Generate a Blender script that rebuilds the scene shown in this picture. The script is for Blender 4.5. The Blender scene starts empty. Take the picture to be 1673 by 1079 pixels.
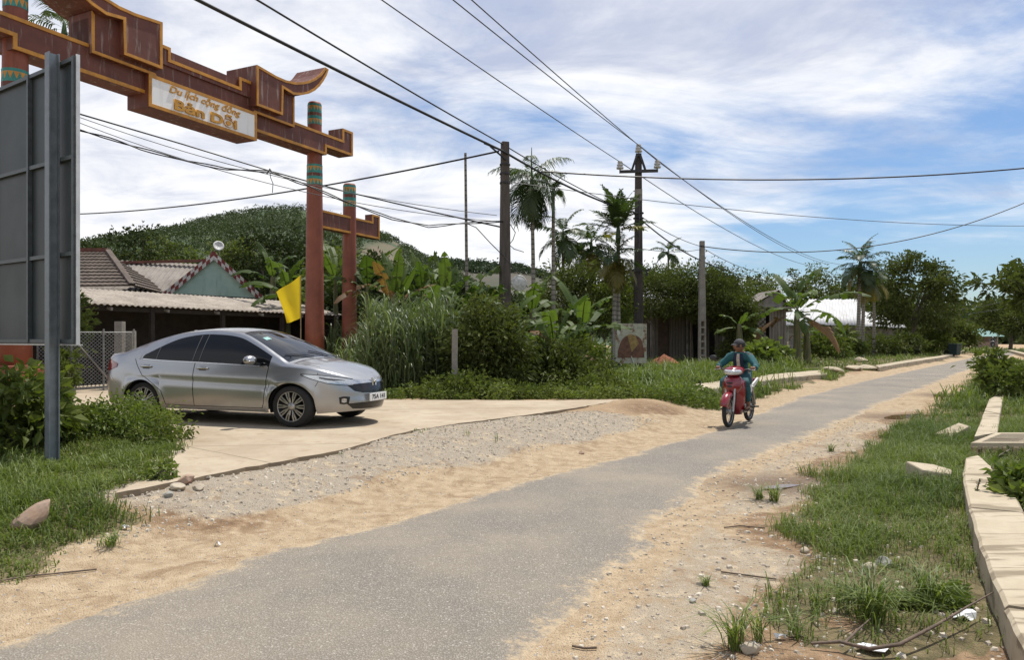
import bpy, bmesh, math, random
import numpy as np
from mathutils import Vector, Matrix
from mathutils.bvhtree import BVHTree
rng = np.random.default_rng(11)
random.seed(11)
SC = bpy.context.scene
COL = SC.collection
PI = math.pi
W, H, F, CX, YH, EYE = 1673.0, 1079.0, 1208.0, 836.5, 552.0, 1.55

def at(px, py, Y):
    return Vector(((px-CX)/F*Y, Y, EYE+(YH-py)/F*Y))

# ------------------------------------------------------------ roadside terrain
XL = np.array([(-14,-12.2),(0,-4.9),(3.74,-2.62),(5.16,-1.95),(6.46,-.9),(7.97,.15),(10,1.65),(11.56,2.9),(19.1,7.4),(25.6,11.9),(40,22.7),(56.7,35.2),(100,67.5)])
XR = np.array([(-14,-8.2),(0,-1.5),(3.55,.1),(4.48,.46),(6.52,1.45),(9,2.75),(9.7,3.25),(11.85,4.84),(15.9,7.7),(22.6,12.6),(40,25.2),(56.7,37.8),(100,70.5)])
def xl(y): return np.interp(y, XL[:,0], XL[:,1])
def xr(y): return np.interp(y, XR[:,0], XR[:,1])
def sstep(a, b, v):
    t = np.clip((v-a)/(b-a), 0, 1); return t*t*(3-2*t)
def vnoise(x, y, s=1.0, seed=0):
    x = np.asarray(x, float)/s+seed*17.13; y = np.asarray(y, float)/s+seed*9.71
    xi = np.floor(x); yi = np.floor(y); fx = x-xi; fy = y-yi
    def hsh(a, b):
        v = np.sin(a*127.1+b*311.7)*43758.5453; return v-np.floor(v)
    fx = fx*fx*(3-2*fx); fy = fy*fy*(3-2*fy)
    return (hsh(xi,yi)*(1-fx)+hsh(xi+1,yi)*fx)*(1-fy)+(hsh(xi,yi+1)*(1-fx)+hsh(xi+1,yi+1)*fx)*fy
def hgt(x, y):
    x = np.asarray(x, float); y = np.asarray(y, float)
    d = (xl(y)-x)*.82; e = (x-xr(y))*.82
    top = .262-.16*sstep(14.5, 18.5, y)+.06*sstep(25,60,y)
    z = top*sstep(.3, 2.0, d)
    z = z+.10*sstep(1.2, 3.2, e)*(1-sstep(3.2,4.2,e)*.6)
    mound = .09*np.exp(-(((x-3.0)/1.3)**2+((y-14.3)/1.0)**2))*sstep(.1,1.1,d)
    bank = .30*sstep(2.6, 6, d)*(1-sstep(10.5,13,y))*sstep(.0, 1.0, -4.4-x+.0*y)
    amp = np.where((d>0)|(e>0), 1, 0)*sstep(0,.5,np.maximum(d,e))
    n = (vnoise(x,y,.9,1)-.5)*.05+(vnoise(x,y,.25,2)-.5)*.022
    return z+mound+bank*.5+n*amp
def gnd(px, py, dz=0.0, it=12):
    z = 0.0
    for _ in range(it):
        Y = F*(EYE-z)/(py-YH); X = (px-CX)/F*Y
        z = .5*z+.5*(float(hgt(X, Y))+dz)
    return Vector((X, Y, float(hgt(X, Y))+dz))
def gz(x, y): return float(hgt(x, y))

# ------------------------------------------------------------ objects
def tag(o, label=None, cat=None, group=None, kind=None):
    if label: o['label'] = label
    if cat: o['category'] = cat
    if group: o['group'] = group
    if kind: o['kind'] = kind
    return o
def thing(name, label, cat, loc=(0,0,0), rz=0, group=None):
    o = bpy.data.objects.new(name, None); COL.objects.link(o)
    o.location = loc; o.rotation_euler = (0,0,rz); o.empty_display_size = .2
    return tag(o, label, cat, group)
def link(name, me, parent=None):
    o = bpy.data.objects.new(name, me); COL.objects.link(o)
    if parent is not None: o.parent = parent
    return o
def copy_tree(o, parent=None):
    c = o.copy(); COL.objects.link(c)
    if parent is not None:
        c.parent = parent
    for ch in list(o.children): copy_tree(ch, c)
    return c

class MB:
    """collects geometry for one mesh object"""
    def __init__(s): s.v = []; s.f = []; s.m = []; s.sm = []
    def add(s, vs, fs, mi=0, smooth=False):
        b = len(s.v); s.v += [tuple(p) for p in vs]
        for f in fs:
            s.f.append(tuple(b+i for i in f)); s.m.append(mi); s.sm.append(smooth)
    def box(s, c, d, rz=0, mi=0, M=None):
        hx, hy, hz = d[0]/2, d[1]/2, d[2]/2
        vs = [Vector((x,y,z)) for x in (-hx,hx) for y in (-hy,hy) for z in (-hz,hz)]
        R = M if M is not None else Matrix.Rotation(rz,3,'Z')
        vs = [R@p+Vector(c) for p in vs]
        s.add(vs, [(0,1,3,2),(4,6,7,5),(0,4,5,1),(2,3,7,6),(0,2,6,4),(1,5,7,3)], mi)
    def bar(s, a, b, w, h=None, mi=0):
        a = Vector(a); b = Vector(b); h = h or w
        d = b-a; q = d.to_track_quat('X','Z').to_matrix()
        s.box((a+b)/2, (d.length, w, h), mi=mi, M=q)
    def tube(s, pts, r, n=8, mi=0, cap=True, smooth=True):
        pts = [Vector(p) for p in pts]
        if not hasattr(r, '__len__'): r = [r]*len(pts)
        b = []; prev = None; fs = []
        for i, p in enumerate(pts):
            t = (pts[min(i+1,len(pts)-1)]-pts[max(i-1,0)])
            if t.length < 1e-9: t = Vector((0,0,1))
            t.normalize()
            if prev is None:
                u = t.orthogonal().normalized()
            else:
                u = prev-t*prev.dot(t)
                u = u.normalized() if u.length > 1e-6 else t.orthogonal().normalized()
            prev = u; w = t.cross(u)
            for k in range(n):
                a = 2*PI*k/n
                b.append(p+(u*math.cos(a)+w*math.sin(a))*r[i])
        for i in range(len(pts)-1):
            for k in range(n):
                k2 = (k+1)%n
                fs.append((i*n+k, i*n+k2, (i+1)*n+k2, (i+1)*n+k))
        s.add(b, fs, mi, smooth)
        if cap:
            s.add(b[:n][::-1], [tuple(range(n))], mi); s.add(b[-n:], [tuple(range(n))], mi)
    def lathe(s, prof, c=(0,0,0), n=24, mi=0, M=None, smooth=True):
        """prof: (radius, height) pairs turned about z, then M"""
        R = M if M is not None else Matrix.Identity(3)
        vs = []; fs = []
        for r, z in prof:
            for k in range(n):
                a = 2*PI*k/n
                vs.append(R@Vector((r*math.cos(a), r*math.sin(a), z))+Vector(c))
        for i in range(len(prof)-1):
            for k in range(n):
                k2 = (k+1)%n
                fs.append((i*n+k, i*n+k2, (i+1)*n+k2, (i+1)*n+k))
        s.add(vs, fs, mi, smooth)
    def prism(s, poly, fn0, fn1, mi=0, side_mi=None):
        """poly of 2D points -> fn0/fn1 give the two end faces"""
        n = len(poly); a = [fn0(*p) for p in poly]; b = [fn1(*p) for p in poly]
        s.add(a+b, [tuple(range(n)), tuple(range(2*n-1, n-1, -1))], mi)
        s.add(a+b, [(i, n+i, n+(i+1)%n, (i+1)%n) for i in range(n)], mi if side_mi is None else side_mi)
    def ball(s, c, r, n=10, mi=0):
        if not hasattr(r,'__len__'): r = (r,r,r)
        vs = []; fs = []
        for i in range(n+1):
            t = PI*i/n
            for k in range(n*2):
                a = PI*k/n
                vs.append((c[0]+r[0]*math.sin(t)*math.cos(a), c[1]+r[1]*math.sin(t)*math.sin(a), c[2]+r[2]*math.cos(t)))
        for i in range(n):
            for k in range(n*2):
                k2 = (k+1)%(n*2)
                fs.append((i*2*n+k, (i+1)*2*n+k, (i+1)*2*n+k2, i*2*n+k2))
        s.add(vs, fs, mi, True)
    def build(s, name, mats, parent=None, merge=False, bevel=0):
        me = bpy.data.meshes.new(name)
        me.from_pydata(s.v, [], s.f)
        if not isinstance(mats, (list, tuple)): mats = [mats]
        for m in mats: me.materials.append(m)
        me.polygons.foreach_set('material_index', s.m)
        me.polygons.foreach_set('use_smooth', s.sm)
        bm = bmesh.new(); bm.from_mesh(me)
        if merge or bevel: bmesh.ops.remove_doubles(bm, verts=bm.verts, dist=1e-5)
        bmesh.ops.recalc_face_normals(bm, faces=bm.faces)
        bm.to_mesh(me); bm.free()
        o = link(name, me, parent)
        if bevel:
            b = o.modifiers.new('b','BEVEL'); b.width = bevel; b.segments = 2; b.limit_method = 'ANGLE'; b.angle_limit = .6
        return o

def npmesh(name, V, Q, mat, parent=None, tint=None, smooth=False, attrs=None):
    me = bpy.data.meshes.new(name)
    V = np.asarray(V, np.float32); Q = np.asarray(Q, np.int32)
    k = Q.shape[1]; nf = len(Q)
    me.vertices.add(len(V)); me.vertices.foreach_set('co', V.ravel())
    me.loops.add(nf*k); me.loops.foreach_set('vertex_index', Q.ravel())
    me.polygons.add(nf); me.polygons.foreach_set('loop_start', np.arange(0, nf*k, k, dtype=np.int32))
    me.polygons.foreach_set('use_smooth', np.full(nf, smooth))
    me.update(calc_edges=True)
    if tint is not None:
        a = me.attributes.new('tint', 'FLOAT', 'POINT'); a.data.foreach_set('value', np.asarray(tint, np.float32))
    for nm, arr in (attrs or {}).items():
        a = me.attributes.new(nm, 'FLOAT', 'POINT'); a.data.foreach_set('value', np.asarray(arr, np.float32))
    for m in (mat if isinstance(mat, (list,tuple)) else [mat]): me.materials.append(m)
    return link(name, me, parent)

# ------------------------------------------------------------ materials
class NT:
    def __init__(s, name, tree=None):
        if tree is None:
            s.m = bpy.data.materials.new(name); s.m.use_nodes = True; tree = s.m.node_tree
        s.t = tree; s.t.nodes.clear()
    def n(s, t, **k):
        nd = s.t.nodes.new(t)
        for a, b in k.items():
            if a.startswith('i_'):
                nd.inputs[int(a[2:]) if a[2:].isdigit() else a[2:].replace('_',' ')].default_value = b
            else: setattr(nd, a, b)
        return nd
    def l(s, a, b): s.t.links.new(a, b)
    def math(s, op, a, b=None, c=None, clamp=False):
        nd = s.n('ShaderNodeMath', operation=op, use_clamp=clamp)
        for i, v in enumerate((a, b, c)):
            if v is None: continue
            if hasattr(v, 'is_output'): s.l(v, nd.inputs[i])
            else: nd.inputs[i].default_value = v
        return nd.outputs[0]
    def mix(s, f, a, b, bt='MIX'):
        nd = s.n('ShaderNodeMix', data_type='RGBA', blend_type=bt)
        for i, v in ((0,f),(6,a),(7,b)):
            if hasattr(v, 'is_output'): s.l(v, nd.inputs[i])
            elif i == 0: nd.inputs[0].default_value = v
            else: nd.inputs[i].default_value = (*v[:3], 1)
        return nd.outputs[2]
    def ramp(s, f, a, b):
        nd = s.n('ShaderNodeMapRange', interpolation_type='SMOOTHSTEP')
        s.l(f, nd.inputs[0]); nd.inputs[1].default_value = a; nd.inputs[2].default_value = b
        return nd.outputs[0]
    def pos(s): return s.n('ShaderNodeNewGeometry').outputs['Position']
    def obj(s): return s.n('ShaderNodeTexCoord').outputs['Object']
    def noise(s, scale, detail=4, vec=None, rough=.55, dist=0):
        nd = s.n('ShaderNodeTexNoise'); nd.inputs['Scale'].default_value = scale
        nd.inputs['Detail'].default_value = detail; nd.inputs['Roughness'].default_value = rough
        nd.inputs['Distortion'].default_value = dist
        if vec is not None: s.l(vec, nd.inputs['Vector'])
        return nd.outputs['Fac']
    def voro(s, scale, vec=None, feat='F1', out='Distance', rnd=1):
        nd = s.n('ShaderNodeTexVoronoi', feature=feat); nd.inputs['Scale'].default_value = scale
        nd.inputs['Randomness'].default_value = rnd
        if vec is not None: s.l(vec, nd.inputs['Vector'])
        return nd.outputs[out]
    def attr(s, name): return s.n('ShaderNodeAttribute', attribute_name=name).outputs['Fac']
    def scale(s, v, sc):
        nd = s.n('ShaderNodeMapping'); s.l(v, nd.inputs[0]); nd.inputs['Scale'].default_value = sc
        return nd.outputs[0]
    def bump(s, h, strength, dist=.01, normal=None):
        nd = s.n('ShaderNodeBump'); nd.inputs['Strength'].default_value = strength; nd.inputs['Distance'].default_value = dist
        s.l(h, nd.inputs['Height'])
        if normal is not None: s.l(normal, nd.inputs['Normal'])
        return nd.outputs[0]
    def out(s, col, rough=.8, normal=None, metal=0, spec=.5, coat=0, **kw):
        b = s.n('ShaderNodeBsdfPrincipled')
        for k, v in (('Base Color',col),('Roughness',rough),('Metallic',metal),('Specular IOR Level',spec),('Coat Weight',coat)):
            if hasattr(v, 'is_output'): s.l(v, b.inputs[k])
            elif k == 'Base Color': b.inputs[k].default_value = (*v[:3], 1)
            else: b.inputs[k].default_value = v
        for k, v in kw.items(): b.inputs[k.replace('_',' ')].default_value = v
        if normal is not None: s.l(normal, b.inputs['Normal'])
        o = s.n('ShaderNodeOutputMaterial'); s.l(b.outputs[0], o.inputs[0])
        s.b = b; s.o = o
        return s.m
MATS = {}
def plain(name, col, rough=.6, var=.25, sc=6, metal=0, spec=.5, bump=0, coat=0):
    """a coat of one colour with mottled wear"""
    if name in MATS: return MATS[name]
    t = NT(name); p = t.obj()
    n1 = t.noise(sc, 6, p, .65); 
    lo = [c*(1-var) for c in col]; hi = [min(1,c*(1+var)) for c in col]
    c = t.mix(t.ramp(n1,.3,.7), lo, hi)
    nm = t.bump(t.noise(sc*6,5,p), bump, .01) if bump else None
    r = t.math('MULTIPLY_ADD', n1, .25, rough-.12)
    MATS[name] = t.out(c, r, nm, metal, spec, coat); return MATS[name]
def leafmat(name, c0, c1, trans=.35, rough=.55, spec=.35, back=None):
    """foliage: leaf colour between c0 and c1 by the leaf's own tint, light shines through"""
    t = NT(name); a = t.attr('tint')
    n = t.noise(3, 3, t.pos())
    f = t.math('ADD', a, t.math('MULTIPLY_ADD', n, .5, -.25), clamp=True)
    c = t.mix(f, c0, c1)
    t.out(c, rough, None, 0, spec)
    tr = t.n('ShaderNodeBsdfTranslucent'); 
    t.l(t.mix(1, c, (1.0,1.15,.45), 'MULTIPLY'), tr.inputs[0])
    mx = t.n('ShaderNodeMixShader'); mx.inputs[0].default_value = trans
    t.l(t.b.outputs[0], mx.inputs[1]); t.l(tr.outputs[0], mx.inputs[2]); t.l(mx.outputs[0], t.o.inputs[0])
    return t.m
# ============================================================ camera, light, sky
cam = bpy.data.cameras.new('camera'); co = bpy.data.objects.new('camera', cam); COL.objects.link(co)
co.location = (0,0,EYE); co.rotation_euler = (PI/2,0,0)
cam.sensor_width = 36; cam.lens = 36*F/W; cam.shift_y = (YH-H/2)/W; cam.clip_end = 6000; cam.clip_start = .05
SC.camera = co
SUN_AZ, SUN_EL = math.radians(38), math.radians(70)      # azimuth clockwise from +Y
sd = Vector((math.sin(SUN_AZ)*math.cos(SUN_EL), math.cos(SUN_AZ)*math.cos(SUN_EL), math.sin(SUN_EL)))
sl = bpy.data.lights.new('sun','SUN'); sl.energy = 4.9; sl.angle = math.radians(.53); sl.color = (1,.955,.88)
so = bpy.data.objects.new('sun', sl); COL.objects.link(so); so.rotation_euler = sd.to_track_quat('Z','Y').to_euler(); so.location = (0,0,60)
wd = bpy.data.worlds.new('World'); SC.world = wd; wd.use_nodes = True
t = NT('w', wd.node_tree)
sky = t.n('ShaderNodeTexSky', sky_type='NISHITA', sun_disc=False, sun_elevation=SUN_EL, sun_rotation=SUN_AZ, air_density=1.1, dust_density=.6, ozone_density=2.2)
g = t.n('ShaderNodeTexCoord').outputs['Generated']
sp = t.n('ShaderNodeSeparateXYZ'); t.l(g, sp.inputs[0])
den = t.math('MAXIMUM', t.math('ADD', sp.outputs[2], .16), .05)
cb = t.n('ShaderNodeCombineXYZ')
t.l(t.math('DIVIDE', sp.outputs[0], den), cb.inputs[0]); t.l(t.math('DIVIDE', sp.outputs[1], den), cb.inputs[1])
rot = t.n('ShaderNodeMapping'); t.l(cb.outputs[0], rot.inputs[0]); rot.inputs['Rotation'].default_value = (0,0,math.radians(-24)); rot.inputs['Scale'].default_value = (.85,1.35,1); rot.inputs['Location'].default_value = (3.1,1.62,0)
c = rot.outputs[0]
n1 = t.noise(1.05, 9, c, .62, .8); n2 = t.noise(3.2, 8, c, .64, .4); n3 = t.noise(.55, 3, c, .5)
cov = t.math('ADD', t.math('ADD', t.math('MULTIPLY', n1, .75), t.math('MULTIPLY', n2, .3)), t.math('MULTIPLY_ADD', n3, .7, -.35))
# a broad bright bank low on the left, blue gaps low on the right
lowb = t.math('MULTIPLY', t.math('SUBTRACT', 1, t.ramp(sp.outputs[2],.05,.32)), t.math('MULTIPLY_ADD', t.ramp(sp.outputs[0],-.05,.40), -.58, .28))
cov = t.math('ADD', cov, lowb)
cf = t.math('MULTIPLY', t.ramp(t.math('SUBTRACT', cov, t.math('MULTIPLY', t.ramp(sp.outputs[0],.0,.5), .03)), .24, .58), .96)
shade = t.ramp(t.math('ADD', t.noise(1.6, 7, c, .6, .5), t.math('MULTIPLY', sp.outputs[2], -.30)), .22, .52)
ccol = t.mix(shade, (5.2,5.7,7.2), (9.9,9.9,10.0))
skyc = t.mix(1, sky.outputs[0], (.80,.94,1.12), 'MULTIPLY')
fin = t.mix(cf, skyc, ccol)
bg = t.n('ShaderNodeBackground'); t.l(fin, bg.inputs[0]); bg.inputs[1].default_value = .1
wo = t.n('ShaderNodeOutputWorld'); t.l(bg.outputs[0], wo.inputs[0])
SC.view_settings.view_transform = 'Standard'; SC.view_settings.look = 'None'; SC.view_settings.exposure = .1; SC.view_settings.gamma = 1

# ============================================================ ground
def inpoly(x, y, poly):
    x = np.asarray(x); y = np.asarray(y); r = np.zeros(x.shape, bool); n = len(poly)
    for i in range(n):
        x0, y0 = poly[i]; x1, y1 = poly[(i+1)%n]
        c = ((y0 > y) != (y1 > y))
        xi = (x1-x0)*(y-y0)/((y1-y0) if abs(y1-y0) > 1e-9 else 1e-9)+x0
        r ^= c & (x < xi)
    return r
def gpoly(pts): return [tuple(gnd(*p)[:2]) for p in pts]
GR_LEFT = gpoly([(0,928),(60,905),(150,880),(205,848),(222,822),(190,806),(245,776),(300,740),(262,703),(180,690),(90,667)])+[(-15,14.2),(-15,3.2),(-3.6,3.9)]
GR_RIGHT = gpoly([(1395,762),(1335,798),(1318,850),(1280,900),(1265,960),(1290,1010),(1400,1040),(1520,1060)])+[(4,3.3),(9,3.2),(80,66),(73,66)]+gpoly([(1606,590),(1585,640),(1540,665),(1500,690),(1455,715),(1450,740)])
GR_VERGE = gpoly([(600,646),(780,652),(1015,650),(1062,652),(1112,664),(1180,658),(1240,648),(1300,634),(1345,622),(1390,606),(1430,607),(1480,600),(1540,589),(1574,577)])+[(80,95),(40,120),(-20,60),(-9,26),(-6,22)]
PUD = [((1277,798),.30,.12),((1480,682),.75,.42),((1548,647),.55,.5),((1272,793),.5,.35)]
def grassmask(x, y):
    jx = (vnoise(x,y,.35,5)-.5)*.5; jy = (vnoise(x,y,.35,6)-.5)*.5
    far = 1+.4*np.clip(y/20,0,2)
    far2 = 1
    a = inpoly(x+jx*far, y+jy*far, GR_LEFT)|inpoly(x+jx*far, y+jy*far, GR_RIGHT)|inpoly(x+jx*far, y+jy*far, GR_VERGE)
    for (pp, rx, ry) in PUD:
        p = gnd(*pp); a &= (((x-p.x)/(rx*.9))**2+((y-p.y)/(ry*.9))**2) > 1
    return a
def sheet(xs, ys):
    X, Y = np.meshgrid(xs, ys); nx, ny = len(xs), len(ys)
    i = np.arange(nx*ny).reshape(ny, nx)
    Q = np.stack([i[:-1,:-1], i[:-1,1:], i[1:,1:], i[1:,:-1]], -1).reshape(-1,4)
    return X.ravel(), Y.ravel(), Q
def graded(knots):
    o = [knots[0][0]]
    for (a, st), (b, _) in zip(knots[:-1], knots[1:]):
        n = max(1, int(round((b-a)/st))); o += list(a+(b-a)*np.arange(1, n+1)/n)
    return np.array(o)
xs = graded([(-2600,300),(-200,20),(-40,2.5),(-16,.4),(-6,.075),(7,.15),(14,.5),(50,4),(120,30),(300,300),(2600,300)])
ys = graded([(-400,60),(-20,2.5),(2,.075),(12,.1),(18,.25),(40,1.5),(120,20),(300,300),(3200,300)])
X, Y, Q = sheet(xs, ys)
Z = hgt(X, Y)
SLAB = []
dL = (xl(Y)-X)*.82; dR = (X-xr(Y))*.82
gm = grassmask(X, Y).astype(float)
wob = (vnoise(X,Y,1.1,9)-.5)*.9
sand = (dL > -1)*(1-sstep(.9,1.35,dL+wob))*(dL < 2.5) + ((dR > -1)&(dR < 3))*(1-sstep(.45,1.0,dR+wob*.7))*.95
gravel = sstep(.65,1.15,dL+wob*1.2)*(1-sstep(3.2,4,dL))*sstep(5.4,6.6,Y)*(1-sstep(12.2,13.6,Y))
gravel = np.maximum(gravel, ((dR>-.1)*sstep(.1,.35,dR)*(1-sstep(.55,.95,dR+wob*1.3))*.55*(1-sstep(14,20,Y))))
gx = gnd(1330,800); gravel = np.maximum(gravel, .8*np.exp(-(((X-gx.x)/.5)**2+((Y-gx.y)/.8)**2)))
wet = np.zeros_like(X)
for (pp, rx, ry) in PUD:
    p = gnd(*pp); wet = np.maximum(wet, np.exp(-(((X-p.x)/(rx*1.5))**2+((Y-p.y)/(ry*1.7))**2)**1.5))
brown = np.clip(((dR>.5)&(dR<4)).astype(float)*sstep(.45,.85,dR+wob*.6)*(1-sstep(11,20,Y))+((dL>1.0)*(Y<6.8)*sstep(.9,1.5,dL+wob)).astype(float)*.7,0,1)
bp = gnd(340,842); brown = np.maximum(brown, .9*np.exp(-(((X-bp.x)/.75)**2+((Y-bp.y)/.55)**2))); sand = sand*(1-.8*np.exp(-(((X-bp.x)/.75)**2+((Y-bp.y)/.55)**2)))
bp = gnd(1070,672); brown = np.maximum(brown, .8*np.exp(-(((X-bp.x)/1.0)**2+((Y-bp.y)/1.0)**2)))
for k in range(2):   # wet hollows are a little lower
    pass
t = NT('ground_soil'); P = t.pos()
ns = t.noise(1.3,6,P,.6); nf = t.noise(28,5,P,.7); nm_ = t.noise(7,5,P,.65)
v1 = t.voro(34,P); v1c = t.voro(34,P,out='Color'); v2 = t.voro(105,P); v2c = t.voro(105,P,out='Color')
sep = t.n('ShaderNodeSeparateColor'); t.l(v1c, sep.inputs[0]); sep2 = t.n('ShaderNodeSeparateColor'); t.l(v2c, sep2.inputs[0])
jit = t.math('MULTIPLY_ADD', nm_, .9, -.45)
def msk(a, lo=.32, hi=.68): return t.ramp(t.math('ADD', t.attr(a), jit), lo, hi)
col = t.mix(t.ramp(ns,.3,.7), (.33,.225,.13), (.44,.32,.195))
col = t.mix(msk('brown'), col, t.mix(t.ramp(nm_,.35,.65), (.19,.12,.066), (.34,.23,.135)))
col = t.mix(msk('sand'), col, t.mix(t.ramp(nm_,.3,.7), (.35,.255,.155), (.50,.39,.255)))
stone = t.mix(sep2.outputs[0], (.40,.36,.295), (.70,.645,.54))
stone = t.mix(t.ramp(v2,.0,.55), stone, (.33,.275,.205))
stone = t.mix(t.ramp(nm_,.52,.66), stone, (.50,.40,.27))
col = t.mix(msk('gravel'), col, stone)
# scattered pebbles everywhere on bare soil
pb = t.math('MULTIPLY', t.math('GREATER_THAN', sep.outputs[0], .84), t.math('LESS_THAN', v1, .36))
col = t.mix(pb, col, t.mix(sep.outputs[1], (.12,.095,.075), (.52,.46,.39)))
fl = t.math('MULTIPLY', t.math('GREATER_THAN', sep2.outputs[1], .88), t.math('LESS_THAN', v2, .42))
col = t.mix(t.math('MULTIPLY', fl, .75), col, t.mix(sep2.outputs[2], (.10,.075,.05), (.30,.25,.19)))
blot = t.ramp(t.noise(2.6,6,P,.7,.8), .54, .66)
col = t.mix(t.math('MULTIPLY', blot, .6), col, (.235,.15,.085))
soilg = t.mix(t.ramp(nm_,.35,.65), (.075,.07,.03), (.19,.155,.08))
col = t.mix(t.math('MULTIPLY', msk('grass'), .88), col, soilg)
col = t.mix(t.math('MULTIPLY', t.attr('wet'), .8), col, (.13,.075,.038))
h = t.math('ADD', t.math('MULTIPLY', nf, .8), t.math('ADD', t.math('MULTIPLY', v2, -.9), t.math('MULTIPLY', nm_, .55)))
nr = t.bump(h, .75, .02)
rg = t.math('MULTIPLY_ADD', t.attr('wet'), -.35, .93)
t.out(col, rg, nr, 0, .25)
o = npmesh('ground', np.stack([X,Y,Z],-1), Q, t.m, smooth=True, attrs=dict(grass=gm, sand=sand, gravel=gravel, wet=wet, brown=brown))
tag(o, kind='structure')

# ------------------------------------------------------------ road
ry = graded([(-14,.6),(2,.06),(14,.12),(30,.6),(100,2)])
NA = 34
u = np.linspace(0,1,NA)
el = xl(ry)+(vnoise(ry,0*ry,.5,3)-.5)*.16+(vnoise(ry,0*ry,.13,4)-.5)*.09
er = xr(ry)+(vnoise(ry,0*ry,.6,7)-.5)*.26+(vnoise(ry,0*ry,.14,8)-.5)*.14
RX = el[:,None]*(1-u)+er[:,None]*u; RY = np.repeat(ry[:,None],NA,1)
crown = .028*(1-(2*u-1)**2)[None,:]
RZ = .004+crown+hgt(RX,RY); RZ[:,0] -= .022; RZ[:,-1] -= .022
edge = np.minimum(u, 1-u)[None,:]*(er-el)[:,None]
i = np.arange(RX.size).reshape(RX.shape)
Q = np.stack([i[:-1,:-1], i[:-1,1:], i[1:,1:], i[1:,:-1]], -1).reshape(-1,4)
t = NT('asphalt'); P = t.pos()
v = t.voro(95,P); vc = t.n('ShaderNodeSeparateColor'); t.l(t.voro(95,P,out='Color'), vc.inputs[0])
v3 = t.voro(62,P); v3c = t.n('ShaderNodeSeparateColor'); t.l(t.voro(62,P,out='Color'), v3c.inputs[0])
nl = t.noise(.7,5,P,.6); nn = t.noise(16,4,P,.7)
base = t.mix(vc.outputs[0], (.205,.183,.155), (.33,.30,.255))
base = t.mix(t.ramp(v,.25,.6), base, (.16,.142,.118))
chip = t.math('MULTIPLY', t.math('GREATER_THAN', v3c.outputs[0], .86), t.math('LESS_THAN', v3, .38))
base = t.mix(chip, base, t.mix(v3c.outputs[1], (.30,.275,.235), (.40,.37,.32)))
base = t.mix(t.math('MULTIPLY', t.ramp(nl,.35,.75), .45), base, (.36,.30,.215))
tk = t.noise(1,5,t.scale(t.pos(),(1.2,1.2,1)),.7,1.5)
base = t.mix(t.math('MULTIPLY', t.ramp(tk,.55,.72), .35), base, (.15,.135,.115))
ed = t.math('ADD', t.attr('edge'), t.math('MULTIPLY_ADD', t.noise(5,6,P,.7), -.75, .34))
ed = t.math('ADD', ed, t.math('MULTIPLY_ADD', t.noise(34,4,P,.7), .5, -.25))
base = t.mix(t.ramp(ed,.20,-.02), base, t.mix(t.ramp(t.noise(7,5,P,.65),.35,.65), t.mix(vc.outputs[1], (.24,.19,.13), (.42,.34,.24)), (.44,.34,.215)))
hh = t.math('ADD', t.math('MULTIPLY', v, -1), t.math('MULTIPLY', nn, .6))
t.out(base, .88, t.bump(hh,.6,.012), 0, .3)
tag(npmesh('road', np.stack([RX,RY,RZ],-1).reshape(-1,3), Q, t.m, smooth=True, attrs=dict(edge=edge.ravel())), kind='structure')

# ------------------------------------------------------------ driveway slab
DZ = .28
def dpt(px, py): 
    Y = F*(EYE-DZ)/(py-YH); return ((px-CX)/F*Y, Y)
front = [dpt(*p) for p in [(186,806),(229,799),(317,782),(420,761),(490,748),(560,735),(615,719),(671,704),(760,691),(856,679),(940,667),(1023,653)]]
back = [(.7,14.95),(-2.7,15.1),(-4.2,19),(-5.2,24.5),(-9.5,24.5),(-11.4,19.2),(-15,17.6),(-15,15.2),dpt(90,657),dpt(170,690),dpt(262,704),dpt(304,737),dpt(270,752),dpt(246,778)]
ff = []
for a, b in zip(front[:-1], front[1:]):
    n = max(2, int(math.dist(a,b)/.12))
    for k in range(n):
        q = k/n; x = a[0]+(b[0]-a[0])*q; y = a[1]+(b[1]-a[1])*q
        j = (vnoise(x*3+y*5,0,.4,2)-.5)*.07
        ff.append((x-j*.8, y+j*.5))
ff.append(front[-1])
poly = ff+back
t = NT('driveway_concrete'); P = t.pos()
nb = t.noise(1.1,7,P,.65); nf = t.noise(22,6,P,.7); nd = t.noise(3.5,6,P,.7,.6)
col = t.mix(t.ramp(nb,.3,.7), (.33,.265,.185), (.43,.36,.265))
col = t.mix(t.math('MULTIPLY', t.ramp(nd,.50,.70), .6), col, (.25,.185,.115))
col = t.mix(t.math('MULTIPLY', t.ramp(nf,.6,.8), .3), col, (.2,.165,.125))
# expansion joints: two families of thin dark lines
rt = t.n('ShaderNodeMapping'); t.l(P, rt.inputs[0]); rt.inputs['Rotation'].default_value = (0,0,math.radians(-8))
sx = t.n('ShaderNodeSeparateXYZ'); t.l(rt.outputs[0], sx.inputs[0])
wob_ = t.math('MULTIPLY_ADD', t.noise(4,3,P), .05, -.025)
j1 = t.math('LESS_THAN', t.math('ABSOLUTE', t.math('SUBTRACT', t.math('ADD', sx.outputs[1], wob_), 9.05)), .014)
j2 = t.math('LESS_THAN', t.math('ABSOLUTE', t.math('SUBTRACT', t.math('ADD', sx.outputs[1], wob_), 13.2)), .02)
j3 = t.math('LESS_THAN', t.math('ABSOLUTE', t.math('ADD', t.math('ADD', sx.outputs[0], t.math('MULTIPLY', sx.outputs[1], .9)), t.math('ADD', wob_, -5.6))), .014)
col = t.mix(t.math('MULTIPLY', t.math('MAXIMUM', j1, t.math('MAXIMUM', j2, j3)), .7), col, (.13,.10,.07))
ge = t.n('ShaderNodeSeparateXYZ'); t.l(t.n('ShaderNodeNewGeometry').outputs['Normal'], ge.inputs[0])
col = t.mix(t.math('LESS_THAN', ge.outputs[2], .5), col, (.24,.185,.125))
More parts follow.
